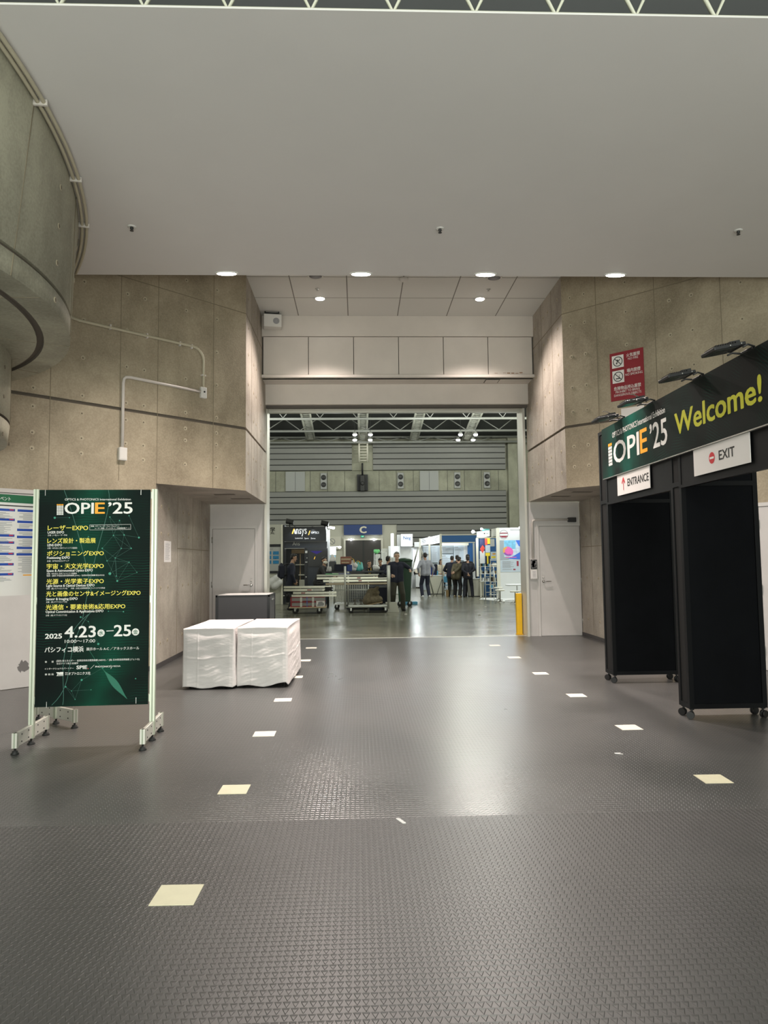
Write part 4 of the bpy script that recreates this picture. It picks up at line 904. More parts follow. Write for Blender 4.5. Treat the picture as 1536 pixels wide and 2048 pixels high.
# four floodlights on arms out from the header top
for i, (y, tl) in enumerate(((5.42, 'nearest the camera'), (6.24, 'second from the camera above the word'), (7.28, 'third from the camera with a looped cable'), (8.12, 'furthest from the camera'))):
    r = thing('floodlight', 'black floodlight on the gate header, %s' % tl, 'floodlight', (GX+0.02, y, 3.114), group='floodlights on the gate header')
    T = Matrix.Translation((-0.195, 0, 0.028)) @ Matrix.Rotation(math.radians(-11), 4, 'Y')
    bm = BM(); box(bm, (-0.13, -0.11, -0.012), (0.13, 0.11, 0.018), T); bevel(bm, 0.008, 2)
    for k in range(9): box(bm, (-0.10+k*0.02, -0.095, 0.017), (-0.094+k*0.02, 0.095, 0.032), T)
    box(bm, (0.03, -0.06, 0.018), (0.115, 0.06, 0.045), T)
    obj('housing', bm, 'black_plastic', r)
    bm = BM(); box(bm, (-0.112, -0.095, -0.0145), (0.075, 0.095, -0.0115), T); obj('lens', bm, 'lens_glass', r)
    bm = BM()
    for sx_, sy_ in ((-0.115, -0.1), (-0.115, 0.1), (0.0, -0.113), (0.09, -0.113)): ball(bm, T @ Vector((sx_, sy_, 0.003)), 0.008, 1)
    obj('screw', bm, 'steel', r)
    bm = BM(); tube(bm, [(-0.10, -0.115, 0.02), (-0.06, -0.118, 0.04), (0.0, -0.10, 0.03), (0.0, -0.05, 0.002)], 0.008, 8); tube(bm, [(-0.10, 0.115, 0.02), (-0.06, 0.118, 0.04), (0.0, 0.10, 0.03), (0.0, 0.05, 0.002)], 0.008, 8); tube(bm, [(0.0, -0.1, 0.03), (0.0, 0.1, 0.03)], 0.008, 8); box(bm, (-0.03, -0.04, -0.002), (0.03, 0.04, 0.012)); obj('bracket', bm, 'dark_metal', r)
    if i >= 2:
        bm = BM(); pts = [(0.0 - 0.02 - 0.22*math.sin(t*PI)*(1.0), 0.06*math.cos(t*2*PI), 0.05 + 0.07*math.sin(t*PI) + 0.02*math.sin(3*PI*t)) for t in [k/18 for k in range(19)]]
        tube(bm, pts, 0.006, 8); obj('cable', bm, 'chrome', r)
# ================================================================== the exhibition hall beyond the opening
mat('hall_panel', (0.27, 0.272, 0.258), 0.55, var=0.10, vscale=0.7, stretch=(0.2, 1, 1)); mat('hall_panel_gap', (0.05, 0.052, 0.05), 0.8)
concrete('concrete_hall', (0.25, 0.252, 0.195), (0.46, 0.46, 0.36), 0.8)
mat('screen_grey', (0.42, 0.43, 0.42), 0.6); mat('roof_dark', (0.05, 0.053, 0.052), 0.8); mat('hall_truss', (0.36, 0.37, 0.35), 0.5); mat('ladder_grey', (0.66, 0.67, 0.60), 0.5)
mat('horn_black', (0.012, 0.012, 0.012), 0.4); mat('sign_blue', (0.020, 0.055, 0.21), 0.5); mat('cream_print', (0.85, 0.80, 0.62), 0.5)
mat('hall_door', (0.045, 0.040, 0.036), 0.5); mat('hall_frame', (0.72, 0.70, 0.60), 0.5)
mat('bulb', (1.0, 0.99, 0.93), 0.5, emit=40.0); mat('booth_bulb', (0.95, 0.98, 1.0), 0.5, emit=30.0); mat('tube_lamp', (0.85, 0.95, 1.0), 0.5, emit=3.5)
mat('exit_green', (0.05, 0.45, 0.25), 0.5, emit=0.8)
mat('booth_white', (0.74, 0.76, 0.77), 0.5, var=0.02, vscale=2); mat('booth_grey', (0.50, 0.50, 0.44), 0.55); mat('booth_cream', (0.60, 0.59, 0.50), 0.55)
mat('ansys_black', (0.016, 0.019, 0.025), 0.35); mat('ansys_navy', (0.030, 0.038, 0.055), 0.3); mat('screen_char', (0.040, 0.042, 0.046), 0.4); mat('violet', (0.05, 0.03, 0.35), 0.5)
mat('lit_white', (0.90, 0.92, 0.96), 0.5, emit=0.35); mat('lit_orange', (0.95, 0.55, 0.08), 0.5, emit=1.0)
mat('cardboard', (0.33, 0.23, 0.11), 0.8, var=0.1); mat('wood', (0.36, 0.26, 0.15), 0.6, var=0.15, vscale=6); mat('plywood', (0.45, 0.36, 0.24), 0.6, var=0.1)
mat('navy_cloth', (0.010, 0.012, 0.026), 0.8); mat('blue_box', (0.012, 0.035, 0.19), 0.5); mat('brick_box', (0.24, 0.10, 0.07), 0.7, var=0.2, vscale=30); mat('green_sheet', (0.18, 0.62, 0.24), 0.5)
mat('alu_bar', (0.66, 0.65, 0.54), 0.32, 0.5); mat('alu_bar_dull', (0.42, 0.42, 0.36), 0.4, 0.4); mat('bracket_black', (0.012, 0.013, 0.015), 0.5); mat('crate_grey', (0.27, 0.26, 0.25), 0.6); mat('crate_red', (0.25, 0.02, 0.03), 0.55); mat('strap_blue', (0.10, 0.16, 0.55), 0.6); mat('strap_white', (0.65, 0.64, 0.60), 0.6)
mat('galv', (0.46, 0.47, 0.44), 0.4, 0.6); mat('khaki', (0.15, 0.125, 0.08), 0.85, var=0.35, vscale=14); mat('rope_dark', (0.10, 0.085, 0.06), 0.8)
mat('bin_green', (0.006, 0.040, 0.016), 0.45); mat('tote_blue', (0.10, 0.35, 0.55), 0.5); mat('yellow_post', (0.78, 0.46, 0.005), 0.45, var=0.06, vscale=6); mat('blue_fascia', (0.012, 0.085, 0.25), 0.5); mat('poster_grey', (0.36, 0.41, 0.45), 0.5); mat('poster_pale', (0.52, 0.60, 0.68), 0.5)
mat('carpet_white', (0.68, 0.69, 0.68), 0.5, var=0.03, vscale=3); mat('stool_white', (0.80, 0.79, 0.72), 0.5); mat('poster_blue', (0.10, 0.30, 0.75), 0.5, var=0.5, vscale=5); mat('poster_sky', (0.22, 0.55, 0.80), 0.5, var=0.25, vscale=8); mat('poster_ice', (0.60, 0.70, 0.92), 0.5, var=0.25, vscale=9)
mat('wafer_pink', (0.85, 0.16, 0.50), 0.4); mat('wafer_orange', (0.80, 0.42, 0.12), 0.4); mat('wafer_purple', (0.35, 0.12, 0.45), 0.4); mat('glove_blue', (0.06, 0.18, 0.75), 0.5)
mat('poster_yellow', (0.88, 0.68, 0.04), 0.5); mat('poster_red', (0.75, 0.09, 0.06), 0.5); mat('poster_navy', (0.03, 0.04, 0.13), 0.5); mat('maroon', (0.30, 0.03, 0.06), 0.5); mat('neg_blue', (0.02, 0.10, 0.28), 0.5); mat('tile_blue', (0.02, 0.20, 0.42), 0.4, var=0.4, vscale=25); mat('teal', (0.10, 0.42, 0.40), 0.5)

# ---- end wall: ribbed panels below and above a concrete band
bm = BM()
box(bm, (-34, 47.3, 0), (36, 47.8, 13), mi=2)
def ribs(z0, z1, x0, x1, pitch):
    n = round((z1-z0)/pitch)
    for k in range(n):
        a = z0 + (z1-z0)*k/n; b = z0 + (z1-z0)*(k+1)/n
        prism(bm, [(a+0.02, 47.0), (b-0.05, 46.94), (b-0.05, 47.12), (a+0.02, 47.12)], x0, x1, frame((0,0,0), (0,0,1), (0,1,0), (1,0,0)), 0)
    box(bm, (x0, 47.1, z0), (x1, 47.35, z1), mi=1)
ribs(3.96, 6.20, -30, 9.95, 0.40); ribs(7.60, 9.5, -30, -0.35, 0.40); ribs(7.60, 9.5, 1.05, 9.95, 0.40); ribs(0.05, 3.96, -30, -2.0, 0.42); ribs(0.05, 3.96, 2.6, 9.95, 0.42)
box(bm, (-0.35, 47.1, 7.6), (1.05, 47.3, 9.5), mi=2); box(bm, (10.10, 46.8, 0), (10.72, 47.4, 12), mi=2)
box(bm, (-2.0, 47.15, 0), (2.6, 47.35, 3.96), mi=3)
for k in range(-14, 9):
    box(bm, (k*1.15+0.3, 47.286, 6.22), (k*1.15+0.32, 47.301, 7.58), mi=1)
struct('wall_back', bm, ['hall_panel', 'hall_panel_gap', 'concrete_hall', 'booth_cream'])
bm = BM(); box(bm, (11.6, 16, 0), (11.9, 47.3, 12)); struct('wall_hall_right', bm, 'concrete_hall')
bm = BM(); box(bm, (-32.3, 14.3, 0), (-32, 47.3, 12)); struct('wall_hall_left', bm, 'concrete_hall')
bm = BM(); box(bm, (-32, 14.6, 6.3), (12, 14.9, 13)); box(bm, (-32, 14.2, 0), (-7.5, 14.6, 6.4)); box(bm, (9, 14.2, 0), (12, 14.6, 6.4)); struct('wall_hall_front', bm, 'concrete_hall')
bm = BM(); prism(bm, [(14.6, 13.8), (47.5, 9.73), (47.5, 9.93), (14.6, 14.0)], -32, 12, frame((0,0,0), (0,1,0), (0,0,1), (1,0,0))); 
for k in range(22): box(bm, (-31+k*2, 15, 12.2), (-30.92+k*2, 15.1, 14.05))
struct('ceiling.003', bm, 'roof_dark')
# roof trusses running across, seen through the top of the opening
for i, (Y, z, wrd) in enumerate(((38.2, EYE+289*38.2/1420, 'nearest'), (42.3, EYE+264*42.3/1420, 'middle'), (45.9, EYE+241*45.9/1420, 'furthest'))):
    dz_ = (1.40, 0.85, 0.42)[i]
    t = thing('hall_truss', 'pale roof truss across the hall ceiling, the %s of three' % wrd, 'truss', (2, Y, z), group='hall roof trusses')
    bm = BM(); tube(bm, [(-12, 0, 0), (9.5, 0, 0)], 0.07, 10); obj('lower_chord', bm, 'hall_truss', t)
    bm = BM(); tube(bm, [(-12, 0.5, dz_), (9.5, 0.5, dz_)], 0.07, 10); obj('upper_chord', bm, 'hall_truss', t)
    for k in range(-6, 4):
        bm = BM(); x = k*2.0+(0.6 if i == 1 else 0); tube(bm, [(x-1.0, 0.5, dz_), (x, 0, 0.05), (x+1.0, 0.5, dz_)], 0.032, 8); obj('web_brace', bm, 'hall_truss', t)
# slanting end braces of the truss where the roof meets the right wall
def ladder(name, label, a, b, w, n, r_mat='ladder_grey', group=None, rail=0.05):
    a, b = Vector(a), Vector(b); t = thing(name, label, 'walkway', a, group=group); d = b-a
    for s in (-1, 1):
        bm = BM(); tube(bm, [(s*w/2, 0, 0), (d.x+s*w/2, d.y, d.z)], rail, 8); obj('rail', bm, r_mat, t)
    for k in range(n):
        bm = BM(); p = d*((k+0.5)/n); tube(bm, [(p.x-w/2, p.y, p.z), (p.x+w/2, p.y, p.z)], rail*0.6, 6); obj('rung', bm, r_mat, t)
for i, (xt, xb, wrd) in enumerate(((610.6, 621.6, 'leftmost'), (725.8, 725.4, 'second from the left'), (840, 827.8, 'third from the left'), (955, 932.4, 'rightmost'))):
    a, b = at(xt, 818, 38.4), at(xb, 879, 46.4); a.x = b.x + (a.x-b.x)*0.8
    ladder('roof_walkway', 'ladder-like walkway under the hall roof, %s of four' % wrd, a, b, 0.50, 22, group='roof walkways', rail=0.06)
a, b = at(726.5, 884, 46.0), at(726.5, 924, 46.4)
ladder('hanging_ladder', 'bright ladder frame hanging before the end wall above the blue letter sign', a, b, 0.54, 7, 'hall_frame', rail=0.06)
# hall lamps in pairs
for i, (px, py, Y) in enumerate(((709.6, 868.7, 41.5), (740.6, 868.7, 41.5), (709.6, 879.3, 44.5), (740.6, 879.3, 44.5), (921, 868.7, 41.5), (951.2, 868.7, 41.5), (916.3, 879.3, 44.5), (946.3, 879.3, 44.5))):
    p = at(px, py, Y); sd = 'beside the second walkway' if i < 4 else 'beside the rightmost walkway'; r = thing('high_bay_lamp', 'lit hall lamp %s, %s %s' % (sd, 'upper' if i%4 < 2 else 'lower', 'left' if i%2 == 0 else 'right'), 'lamp', p, group='high bay lamps')
    bm = BM(); lathe(bm, [(0.14, 0.0), (0.10, 0.12), (0.04, 0.16), (0.04, 0.2)], 16); obj('shade', bm, 'hall_truss', r)
    bm = BM(); tube(bm, [(0, 0, 0.18), (0, 0, 13.8-(Y-14.6)*0.1237-p.z)], 0.012, 6); obj('rod', bm, 'roof_dark', r)
    bm = BM(); ball(bm, (0, 0, -0.02), (0.13, 0.13, 0.08), 2); obj('bulb', bm, 'bulb', r)
# end wall fittings
for i, (px, w) in enumerate(((590, 1.28), (859, 1.25))):
    bm = BM(); p = at(px, 962, 47.0); box(bm, (p.x-w/2, 47.18, 6.24), (p.x+w/2, 47.30, 7.55)); box(bm, (p.x-0.008, 47.176, 6.26), (p.x+0.008, 47.181, 7.53), mi=1)
    tag(obj('shutter_panel', bm, ['screen_grey', 'hall_panel_gap']), 'square grey shutter in the concrete band of the end wall, %s' % ('left of the hanging ladder' if i == 0 else 'right of the hanging ladder'), 'shutter', 'end wall shutters')
for i, (px, wrd) in enumerate(((647, 'leftmost of four'), (801.5, 'second of four from the left'), (915.5, 'third of four from the left'), (975, 'rightmost of four'))):
    p = at(px, 962, 47.0); r = thing('horn_speaker', 'two-horn loudspeaker in the concrete band of the end wall, %s' % wrd, 'speaker', (p.x, 47.28, 6.36), group='end wall loudspeakers')
    bm = BM(); box(bm, (-0.21, -0.14, 0), (0.21, 0.02, 1.08)); bevel(bm, 0.02, 1); obj('cabinet', bm, 'screen_grey', r)
    for z in (0.78, 0.30):
        bm = BM(); lathe(bm, [(0.17, 0), (0.17, 0.03), (0.13, 0.02), (0.05, 0.005)], 20, frame((0, -0.14, z), (1,0,0), (0,0,1), (0,-1,0))); obj('horn', bm, 'horn_black', r)
pj = thing('projector', 'black projector on a hanging arm in the middle of the end wall', 'projector', at(725, 965, 46.9))
bm = BM(); box(bm, (-0.36, 0.1, -0.52), (0.36, 0.3, 0.55)); obj('back_plate', bm, 'bracket_black', pj)
bm = BM(); box(bm, (-0.16, -0.35, -0.60), (0.16, 0.1, 0.45)); lathe(bm, [(0.12, 0), (0.12, 0.15), (0.09, 0.16)], 16, frame((0, -0.35, -0.1), (1,0,0), (0,0,1), (0,-1,0))); bevel(bm, 0.02, 1); obj('body', bm, 'horn_black', pj)
bm = BM(); tube(bm, [(0, -0.05, 0.45), (0, -0.05, 0.95), (0, -0.2, 1.25)], 0.06, 8); obj('arm', bm, 'bracket_black', pj)
cs = thing('hall_sign', 'blue wall sign with cream letter C over the dark hall doors', 'sign', (0.35, 46.85, 3.62))
bm = BM(); box(bm, (-1.27, 0, -0.33), (1.27, 0.2, 0.33)); obj('panel', bm, 'sign_blue', cs)
bm = BM(); write(bm, 'C', -0.205, 0.205, -0.21, frame((0,0,0), (1,0,0), (0,0,1), (0,-1,0)), 0.42, 0.045, 0, 0.004); obj('lettering', bm, 'cream_print', cs)
dr = thing('hall_door', 'dark double doors with cream frame under the blue letter sign', 'door', (0.36, 47.02, 0))
bm = BM(); box(bm, (-1.30, -0.05, 0), (-1.17, 0.1, 3.05)); box(bm, (1.17, -0.05, 0), (1.30, 0.1, 3.05)); box(bm, (-1.172, -0.045, 2.93), (1.172, 0.095, 3.05)); obj('door_frame', bm, 'hall_frame', dr)
for s in (-1, 1):
    bm = BM(); box(bm, (min(0, s)*1.16 + (0.06 if s > 0 else 0), 0, 0), (max(0, s)*1.16 - (0.06 if s < 0 else 0), 0.08, 2.93))
    for k in range(4): box(bm, (s*0.58-0.4, -0.012, 0.25+k*0.66), (s*0.58+0.4, 0, 0.80+k*0.66))
    obj('door_leaf', bm, 'hall_door', dr)
bm = BM(); box(bm, (-0.06, -0.01, 0), (0.06, 0.09, 2.93)); obj('mullion', bm, 'hall_panel_gap', dr)
eg = thing('exit_sign', 'small lit green exit sign between the blue letter sign and the doors', 'sign', (0.31, 46.9, 3.10))
bm = BM(); box(bm, (-0.12, 0, 0), (0.12, 0.06, 0.16)); obj('housing', bm, 'bracket_black', eg)
bm = BM(); box(bm, (-0.10, -0.006, 0.02), (0.10, 0, 0.14)); stroke(bm, (0.0, 0.04), (0.05, 0.12), 0.03, frame((0,-0.006,0), (1,0,0), (0,0,1), (0,-1,0)), 1, 0.002); obj('lit_face', bm, ['exit_green', 'lit_white'], eg)
ns = thing('no_smoking_board', 'cream board with no smoking ring left of the hall doors', 'sign', at(671, 1086, 46.9))
bm = BM(); box(bm, (-0.45, 0, -0.42), (0.35, 0.05, 0.42)); obj('plate', bm, 'hall_frame', ns)
bm = BM(); Mn = frame((0,0,0), (1,0,0), (0,0,1), (0,-1,0)); disc(bm, (-0.22, 0.1), 0.2, Mn, 24, 0, 0.004, 0.16); stroke(bm, (-0.35, 0.23), (-0.09, -0.03), 0.04, Mn, 0, 0.005); obj('symbol', bm, 'ink_grey', ns)

# ---- people: one continuous remeshed body each, with hair and clothing on it
def capsule(bm, a, b, ra, rb, n=12):
    a, b = Vector(a), Vector(b); d = b-a; Ln = d.length
    if Ln < 1e-5: ball(bm, a, max(ra, rb), 2); return
    d.normalize(); ez = d; ex = d.orthogonal().normalized(); M = frame(a, ex, d.cross(ex), d)
    pr = [(ra*math.sin(t), -ra*math.cos(t)) for t in (0.25, 0.7, 1.15, 1.57)] + [(rb*math.cos(t), Ln+rb*math.sin(t)) for t in (0, 0.45, 0.9, 1.35)]
    lathe(bm, pr, n, M)
def blob(name, caps, m, parent, voxel=0.011, smooth=6):
    bm = BM()
    for c in caps:
        if len(c) == 4: capsule(bm, *c)
        else: ball(bm, Vector(c[0]), c[1], 2, c[2])
    bmesh.ops.recalc_face_normals(bm, faces=bm.faces)
    me = bpy.data.meshes.new(name); bm.to_mesh(me); bm.free(); o = bpy.data.objects.new(name, me); COL.objects.link(o)
    rm = o.modifiers.new('r', 'REMESH'); rm.mode = 'VOXEL'; rm.voxel_size = voxel; rm.use_smooth_shade = True
    if smooth: sm = o.modifiers.new('s', 'SMOOTH'); sm.factor = 0.5; sm.iterations = smooth
    dg = bpy.context.evaluated_depsgraph_get(); dg.update(); m2 = bpy.data.meshes.new_from_object(o.evaluated_get(dg))
    o.modifiers.clear(); o.data = m2; bpy.data.meshes.remove(me); m2.name = name; m2.materials.clear(); m2.materials.append(MATS[m]); o.parent = parent
    return o
mat('skin', (0.42, 0.25, 0.17), 0.55); mat('skin_pale', (0.52, 0.34, 0.25), 0.55); mat('hair_black', (0.012, 0.011, 0.011), 0.5, bump=0.3, bscale=90); mat('hair_grey', (0.22, 0.21, 0.20), 0.6, bump=0.3, bscale=90); mat('eye_dark', (0.01, 0.01, 0.01), 0.3); mat('lips', (0.32, 0.13, 0.10), 0.5)
for nm, c in (('cl_black', (0.012, 0.012, 0.014)), ('cl_charcoal', (0.028, 0.028, 0.031)), ('cl_navy', (0.014, 0.017, 0.034)), ('cl_suit', (0.010, 0.011, 0.018)), ('cl_grey', (0.27, 0.28, 0.32)), ('cl_olive', (0.075, 0.064, 0.035)), ('cl_cream', (0.62, 0.56, 0.46)), ('cl_khaki', (0.036, 0.035, 0.024)), ('cl_white', (0.72, 0.72, 0.72)), ('cl_mask', (0.75, 0.72, 0.64)), ('cl_tan', (0.42, 0.34, 0.20)), ('cl_yellow', (0.60, 0.40, 0.05))):
    mat(nm, c, 0.85, var=0.12, vscale=9)
def ik(S, Wr, l1, l2, hint):
    d = Wr-S; L_ = min(d.length, (l1+l2)*0.999); d.normalize(); a = (l1*l1-l2*l2+L_*L_)/(2*L_); hh = math.sqrt(max(0, l1*l1-a*a))
    h = Vector(hint) - d*Vector(hint).dot(d); h.normalize(); return S + d*a + h*hh, S + d*L_
def person(label, x, y, rot, H, hands, lean=0.0, side=0.0, head_pitch=0.0, head_yaw=0.0, feet=((-0.11, 0.0), (0.11, 0.0)), top='cl_black', legs='cl_black', shoes='cl_black', hair='hair_black', skin='skin', long_hair=False, mask=False, sleeve=1.0, hem=0.0, curl=0.5, lanyard=None, wide=1.0, z0=0.0):
    """faces local -y; hands = (right, left) wrist targets in local metres for a 1.72 m body"""
    s = H/1.72; p = thing('person', label, 'person', (x, y, z0), rot)
    V = lambda *a: Vector(a)*s
    hipz = 0.905 - 0.10*abs(lean)*0.35; back = 0.16*math.sin(lean)
    pel = V(0, back*0.8, hipz)
    u = Vector((math.sin(side), -math.sin(lean), math.cos(lean))).normalized(); rx = Vector((1, 0, 0)); fwd = rx.cross(u)*-1 if False else u.cross(rx)
    fwd = Vector((0, -math.cos(lean), -math.sin(lean)))
    waist = pel + u*0.16*s; chest = pel + u*0.36*s; neck0 = pel + u*0.505*s
    hu = Vector((side*0.3, -math.sin(lean*0.55+head_pitch), math.cos(lean*0.55+head_pitch))).normalized()
    Hd = neck0 + hu*0.185*s + fwd*0.015*s
    hR = Matrix(((1,0,0),(0,1,0),(0,0,1)))
    hf = Rz(head_yaw).to_3x3() @ Vector((0, -math.cos(lean*0.55+head_pitch), -math.sin(lean*0.55+head_pitch))); hx = hu.cross(hf).normalized()*-1; hx = hf.cross(hu).normalized()
    def hp(a, b, c): return Hd + (hx*a + hf*b + hu*c)*s
    sh = [neck0 - u*0.055*s + rx*(sg*0.185*wide*s) for sg in (-1, 1)]
    body = []; A = lambda a, b, ra, rb: body.append((a, b, ra*s, rb*s))
    # head
    HM = Matrix((hx, hf, hu)).transposed().to_4x4()
    body.append((hp(0, -0.008, 0.035), (0.074*s, 0.092*s, 0.088*s), HM)); body.append((hp(0, 0.018, -0.045), (0.058*s, 0.068*s, 0.066*s), HM))
    A(hp(0, 0.078, -0.085), hp(0, 0.070, -0.085), 0.024, 0.024); A(hp(0, 0.085, 0.006), hp(0, 0.104, -0.022), 0.009, 0.014)
    A(hp(-0.045, 0.068, 0.022), hp(0.045, 0.068, 0.022), 0.014, 0.014)
    for sg in (-1, 1): A(hp(sg*0.074, -0.012, 0.015), hp(sg*0.072, -0.002, -0.025), 0.016, 0.011)
    A(neck0 - u*0.02*s, Hd - hu*0.06*s, 0.056, 0.052)
    # torso
    for sg in (-1, 1):
        A(pel + rx*sg*0.075*s, waist + rx*sg*0.07*s, 0.105, 0.095); A(waist + rx*sg*0.07*s, chest + rx*sg*0.085*wide*s, 0.095, 0.105); A(chest + rx*sg*0.085*wide*s, neck0 - u*0.07*s + rx*sg*0.09*wide*s, 0.105, 0.08)
        A(neck0 - u*0.02*s, sh[(sg+1)//2], 0.06, 0.062)
    arms = []; legl = []; top_c = []; leg_c = []; shoe = []
    for i, sg in enumerate((-1, 1)):
        Wt = V(*hands[i]); el, wr = ik(sh[i], Wt, 0.285*s, 0.255*s, (sg*0.75, 0.6, -0.35))
        A(sh[i], el, 0.052, 0.040); A(el, wr, 0.040, 0.027)
        d = (wr-el).normalized(); inward = Vector((-sg*0.7, -0.4, -0.3)); inward = (inward - d*inward.dot(d)).normalized(); acr = d.cross(inward).normalized()
        pk = wr + d*0.075*s
        for k in (-1, 0, 1): A(wr + d*0.02*s + acr*k*0.016*s, pk + acr*k*0.026*s, 0.015, 0.013)
        for k, ln in ((-1.5, 0.062), (-0.5, 0.072), (0.5, 0.068), (1.5, 0.054)):
            b0 = pk + acr*k*0.019*s; d1 = (d*math.cos(curl*0.8) + inward*math.sin(curl*0.8)); d2 = (d*math.cos(curl*1.9) + inward*math.sin(curl*1.9))
            b1 = b0 + d1*ln*0.55*s; A(b0, b1, 0.0105, 0.0095); A(b1, b1 + d2*ln*0.55*s, 0.0095, 0.0085)
        th = wr + d*0.028*s + acr*(-0.030)*s; A(th, th + (d*0.5 + inward*0.6 - acr*0.5).normalized()*0.045*s, 0.0125, 0.011); t2 = th + (d*0.5 + inward*0.6 - acr*0.5).normalized()*0.045*s; A(t2, t2 + (d*0.8 + inward*0.5).normalized()*0.03*s, 0.011, 0.009)
        e2 = el.lerp(wr, sleeve if sleeve <= 1 else 1)
        top_c += [(sh[i], el, 0.073*s, 0.058*s), (el, e2, 0.058*s, 0.046*s)] if sleeve > 0.05 else [(sh[i], sh[i].lerp(el, 0.75), 0.075*s, 0.066*s)]
        fx_, fy_ = feet[i]; hipj = pel + V(sg*0.088, 0, -0.035); an = V(fx_, fy_, 0.085); kn, an = ik(hipj, an, 0.42*s, 0.415*s, (sg*0.12, -1, 0))
        A(hipj, kn, 0.088, 0.056); A(kn, an, 0.056, 0.038); A(an + V(0, 0.03, -0.045), an + V(sg*0.02, -0.13, -0.055), 0.034, 0.028)
        leg_c += [(hipj, kn, 0.102*s, 0.080*s), (kn, an + V(0,0,-0.015), 0.080*s, 0.066*s)]
        sh_c = [(an + V(0, 0.045, -0.048), an + V(sg*0.02, -0.12, -0.052), 0.043*s, 0.038*s), (an + V(0, 0.04, -0.064), an + V(sg*0.022, -0.15, -0.068), 0.020*s, 0.020*s), (an + V(0, 0.02, -0.045), an + V(0, 0, 0.0), 0.042*s, 0.044*s)]
        shoe.append(sh_c)
    blob('body', body, skin, p, 0.0088, 3)
    # clothes
    for sg in (-1, 1):
        top_c += [(pel + u*(0.02-hem)*s + rx*sg*0.082*s, waist + rx*sg*0.078*s, 0.125*s, 0.115*s), (waist + rx*sg*0.078*s, chest + rx*sg*0.09*wide*s, 0.115*s, 0.122*s), (chest + rx*sg*0.09*wide*s, neck0 - u*0.08*s + rx*sg*0.09*wide*s, 0.122*s, 0.092*s), (neck0 - u*0.03*s, sh[(sg+1)//2], 0.070*s, 0.076*s)]
        leg_c += [(pel + rx*sg*0.07*s, pel + u*0.07*s + rx*sg*0.07*s, 0.116*s, 0.108*s)]
    blob('jacket' if sleeve > 0.8 else 'shirt', top_c, top, p, 0.014, 8); blob('trousers', leg_c, legs, p, 0.014, 8)
    for sc in shoe: blob('shoe', sc, shoes, p, 0.010, 3)
    hr = [(hp(0, -0.022, 0.056), (0.082*s, 0.090*s, 0.082*s), HM), (hp(0, 0.025, 0.095), (0.066*s, 0.060*s, 0.036*s), HM), (hp(0, -0.055, 0.0), (0.070*s, 0.052*s, 0.068*s), HM)]
    if long_hair: hr += [(hp(sg*0.05, -0.05, -0.02), hp(sg*0.06, -0.05, -0.18), 0.045*s, 0.04*s) for sg in (-1, 1)]
    blob('hair', hr, hair, p, 0.010, 2)
    bm = BM()
    for sg in (-1, 1): ball(bm, hp(sg*0.031, 0.079, 0.004), (0.011*s, 0.008*s, 0.006*s), 2, HM)
    obj('eyes', bm, 'eye_dark', p)
    if mask: blob('face_mask', [(hp(-0.04, 0.05, -0.05), hp(0.04, 0.05, -0.05), 0.044*s, 0.044*s), (hp(0, 0.072, -0.035), hp(0, 0.07, -0.075), 0.042*s, 0.036*s)], 'cl_mask', p, 0.010, 2)
    else:
        bm = BM(); ball(bm, hp(0, 0.086, -0.058), (0.024*s, 0.008*s, 0.006*s), 2, HM); obj('mouth', bm, 'lips', p)
    if lanyard:
        bm = BM()
        for sg in (-1, 1): tube(bm, [neck0 + rx*sg*0.06*s + fwd*0.07*s, chest + rx*sg*0.05*s + fwd*0.145*s, waist + u*0.05*s + rx*sg*0.01*s + fwd*0.15*s], 0.010*s, 6)
        obj('lanyard', bm, lanyard, p)
    return p
DN = ((-0.26, -0.05, 0.84), (0.26, -0.05, 0.84)); BKR = ((-0.05, 0.21, 0.98), (0.05, 0.22, 0.95))
person('man with grey hair and dark jacket standing beside the loaded trolley, arms bent', 1.19, 21.85, 0.10, 1.80, ((-0.21, -0.20, 1.05), (0.38, -0.22, 1.17)), 0.02, head_pitch=0.04, feet=((-0.13, 0.05), (0.16, -0.10)), top='cl_navy', legs='cl_khaki', hair='hair_grey', skin='skin_pale', hem=0.05)
person('person in dark coat with a backpack, seen sideways behind the crate trolley', -2.15, 22.75, PI/2+0.25, 1.80, ((-0.22, -0.10, 0.86), (0.26, -0.16, 0.90)), 0.10, head_pitch=0.2, top='cl_navy', legs='cl_black', hem=0.16)
person('person in white face mask and dark jacket leaning over the black table', -1.27, 23.75, PI/2-0.35, 1.74, ((-0.17, -0.50, 1.03), (0.20, -0.48, 1.03)), 0.42, head_pitch=-0.28, head_yaw=-0.5, top='cl_charcoal', mask=True, hem=0.10)
person('person in black with a hand raised to the mouth behind the black table', 0.42, 27.2, 0.15, 1.56, ((-0.08, -0.20, 1.38), (0.2, -0.3, 1.02)), 0.10, top='cl_black', lanyard='cl_yellow')
person('person in black jacket with yellow lanyard looking down at the table', 0.86, 26.2, -0.35, 1.66, ((-0.10, -0.30, 1.05), (0.12, -0.32, 1.03)), 0.20, head_pitch=0.25, top='cl_black', lanyard='cl_yellow')
person('person in navy jacket seen from behind next to the grey haired man', 1.03, 24.6, PI-0.4, 1.70, ((-0.22, -0.25, 1.0), (0.22, -0.25, 1.0)), 0.08, head_yaw=-0.3, top='cl_navy')
person('person in cream sweater bending over a far counter', 3.36, 40.3, PI*0.60, 1.70, ((-0.2, -0.42, 0.80), (0.2, -0.40, 0.82)), 0.75, head_pitch=0.1, top='cl_cream', shoes='cl_cream', sleeve=0.5)
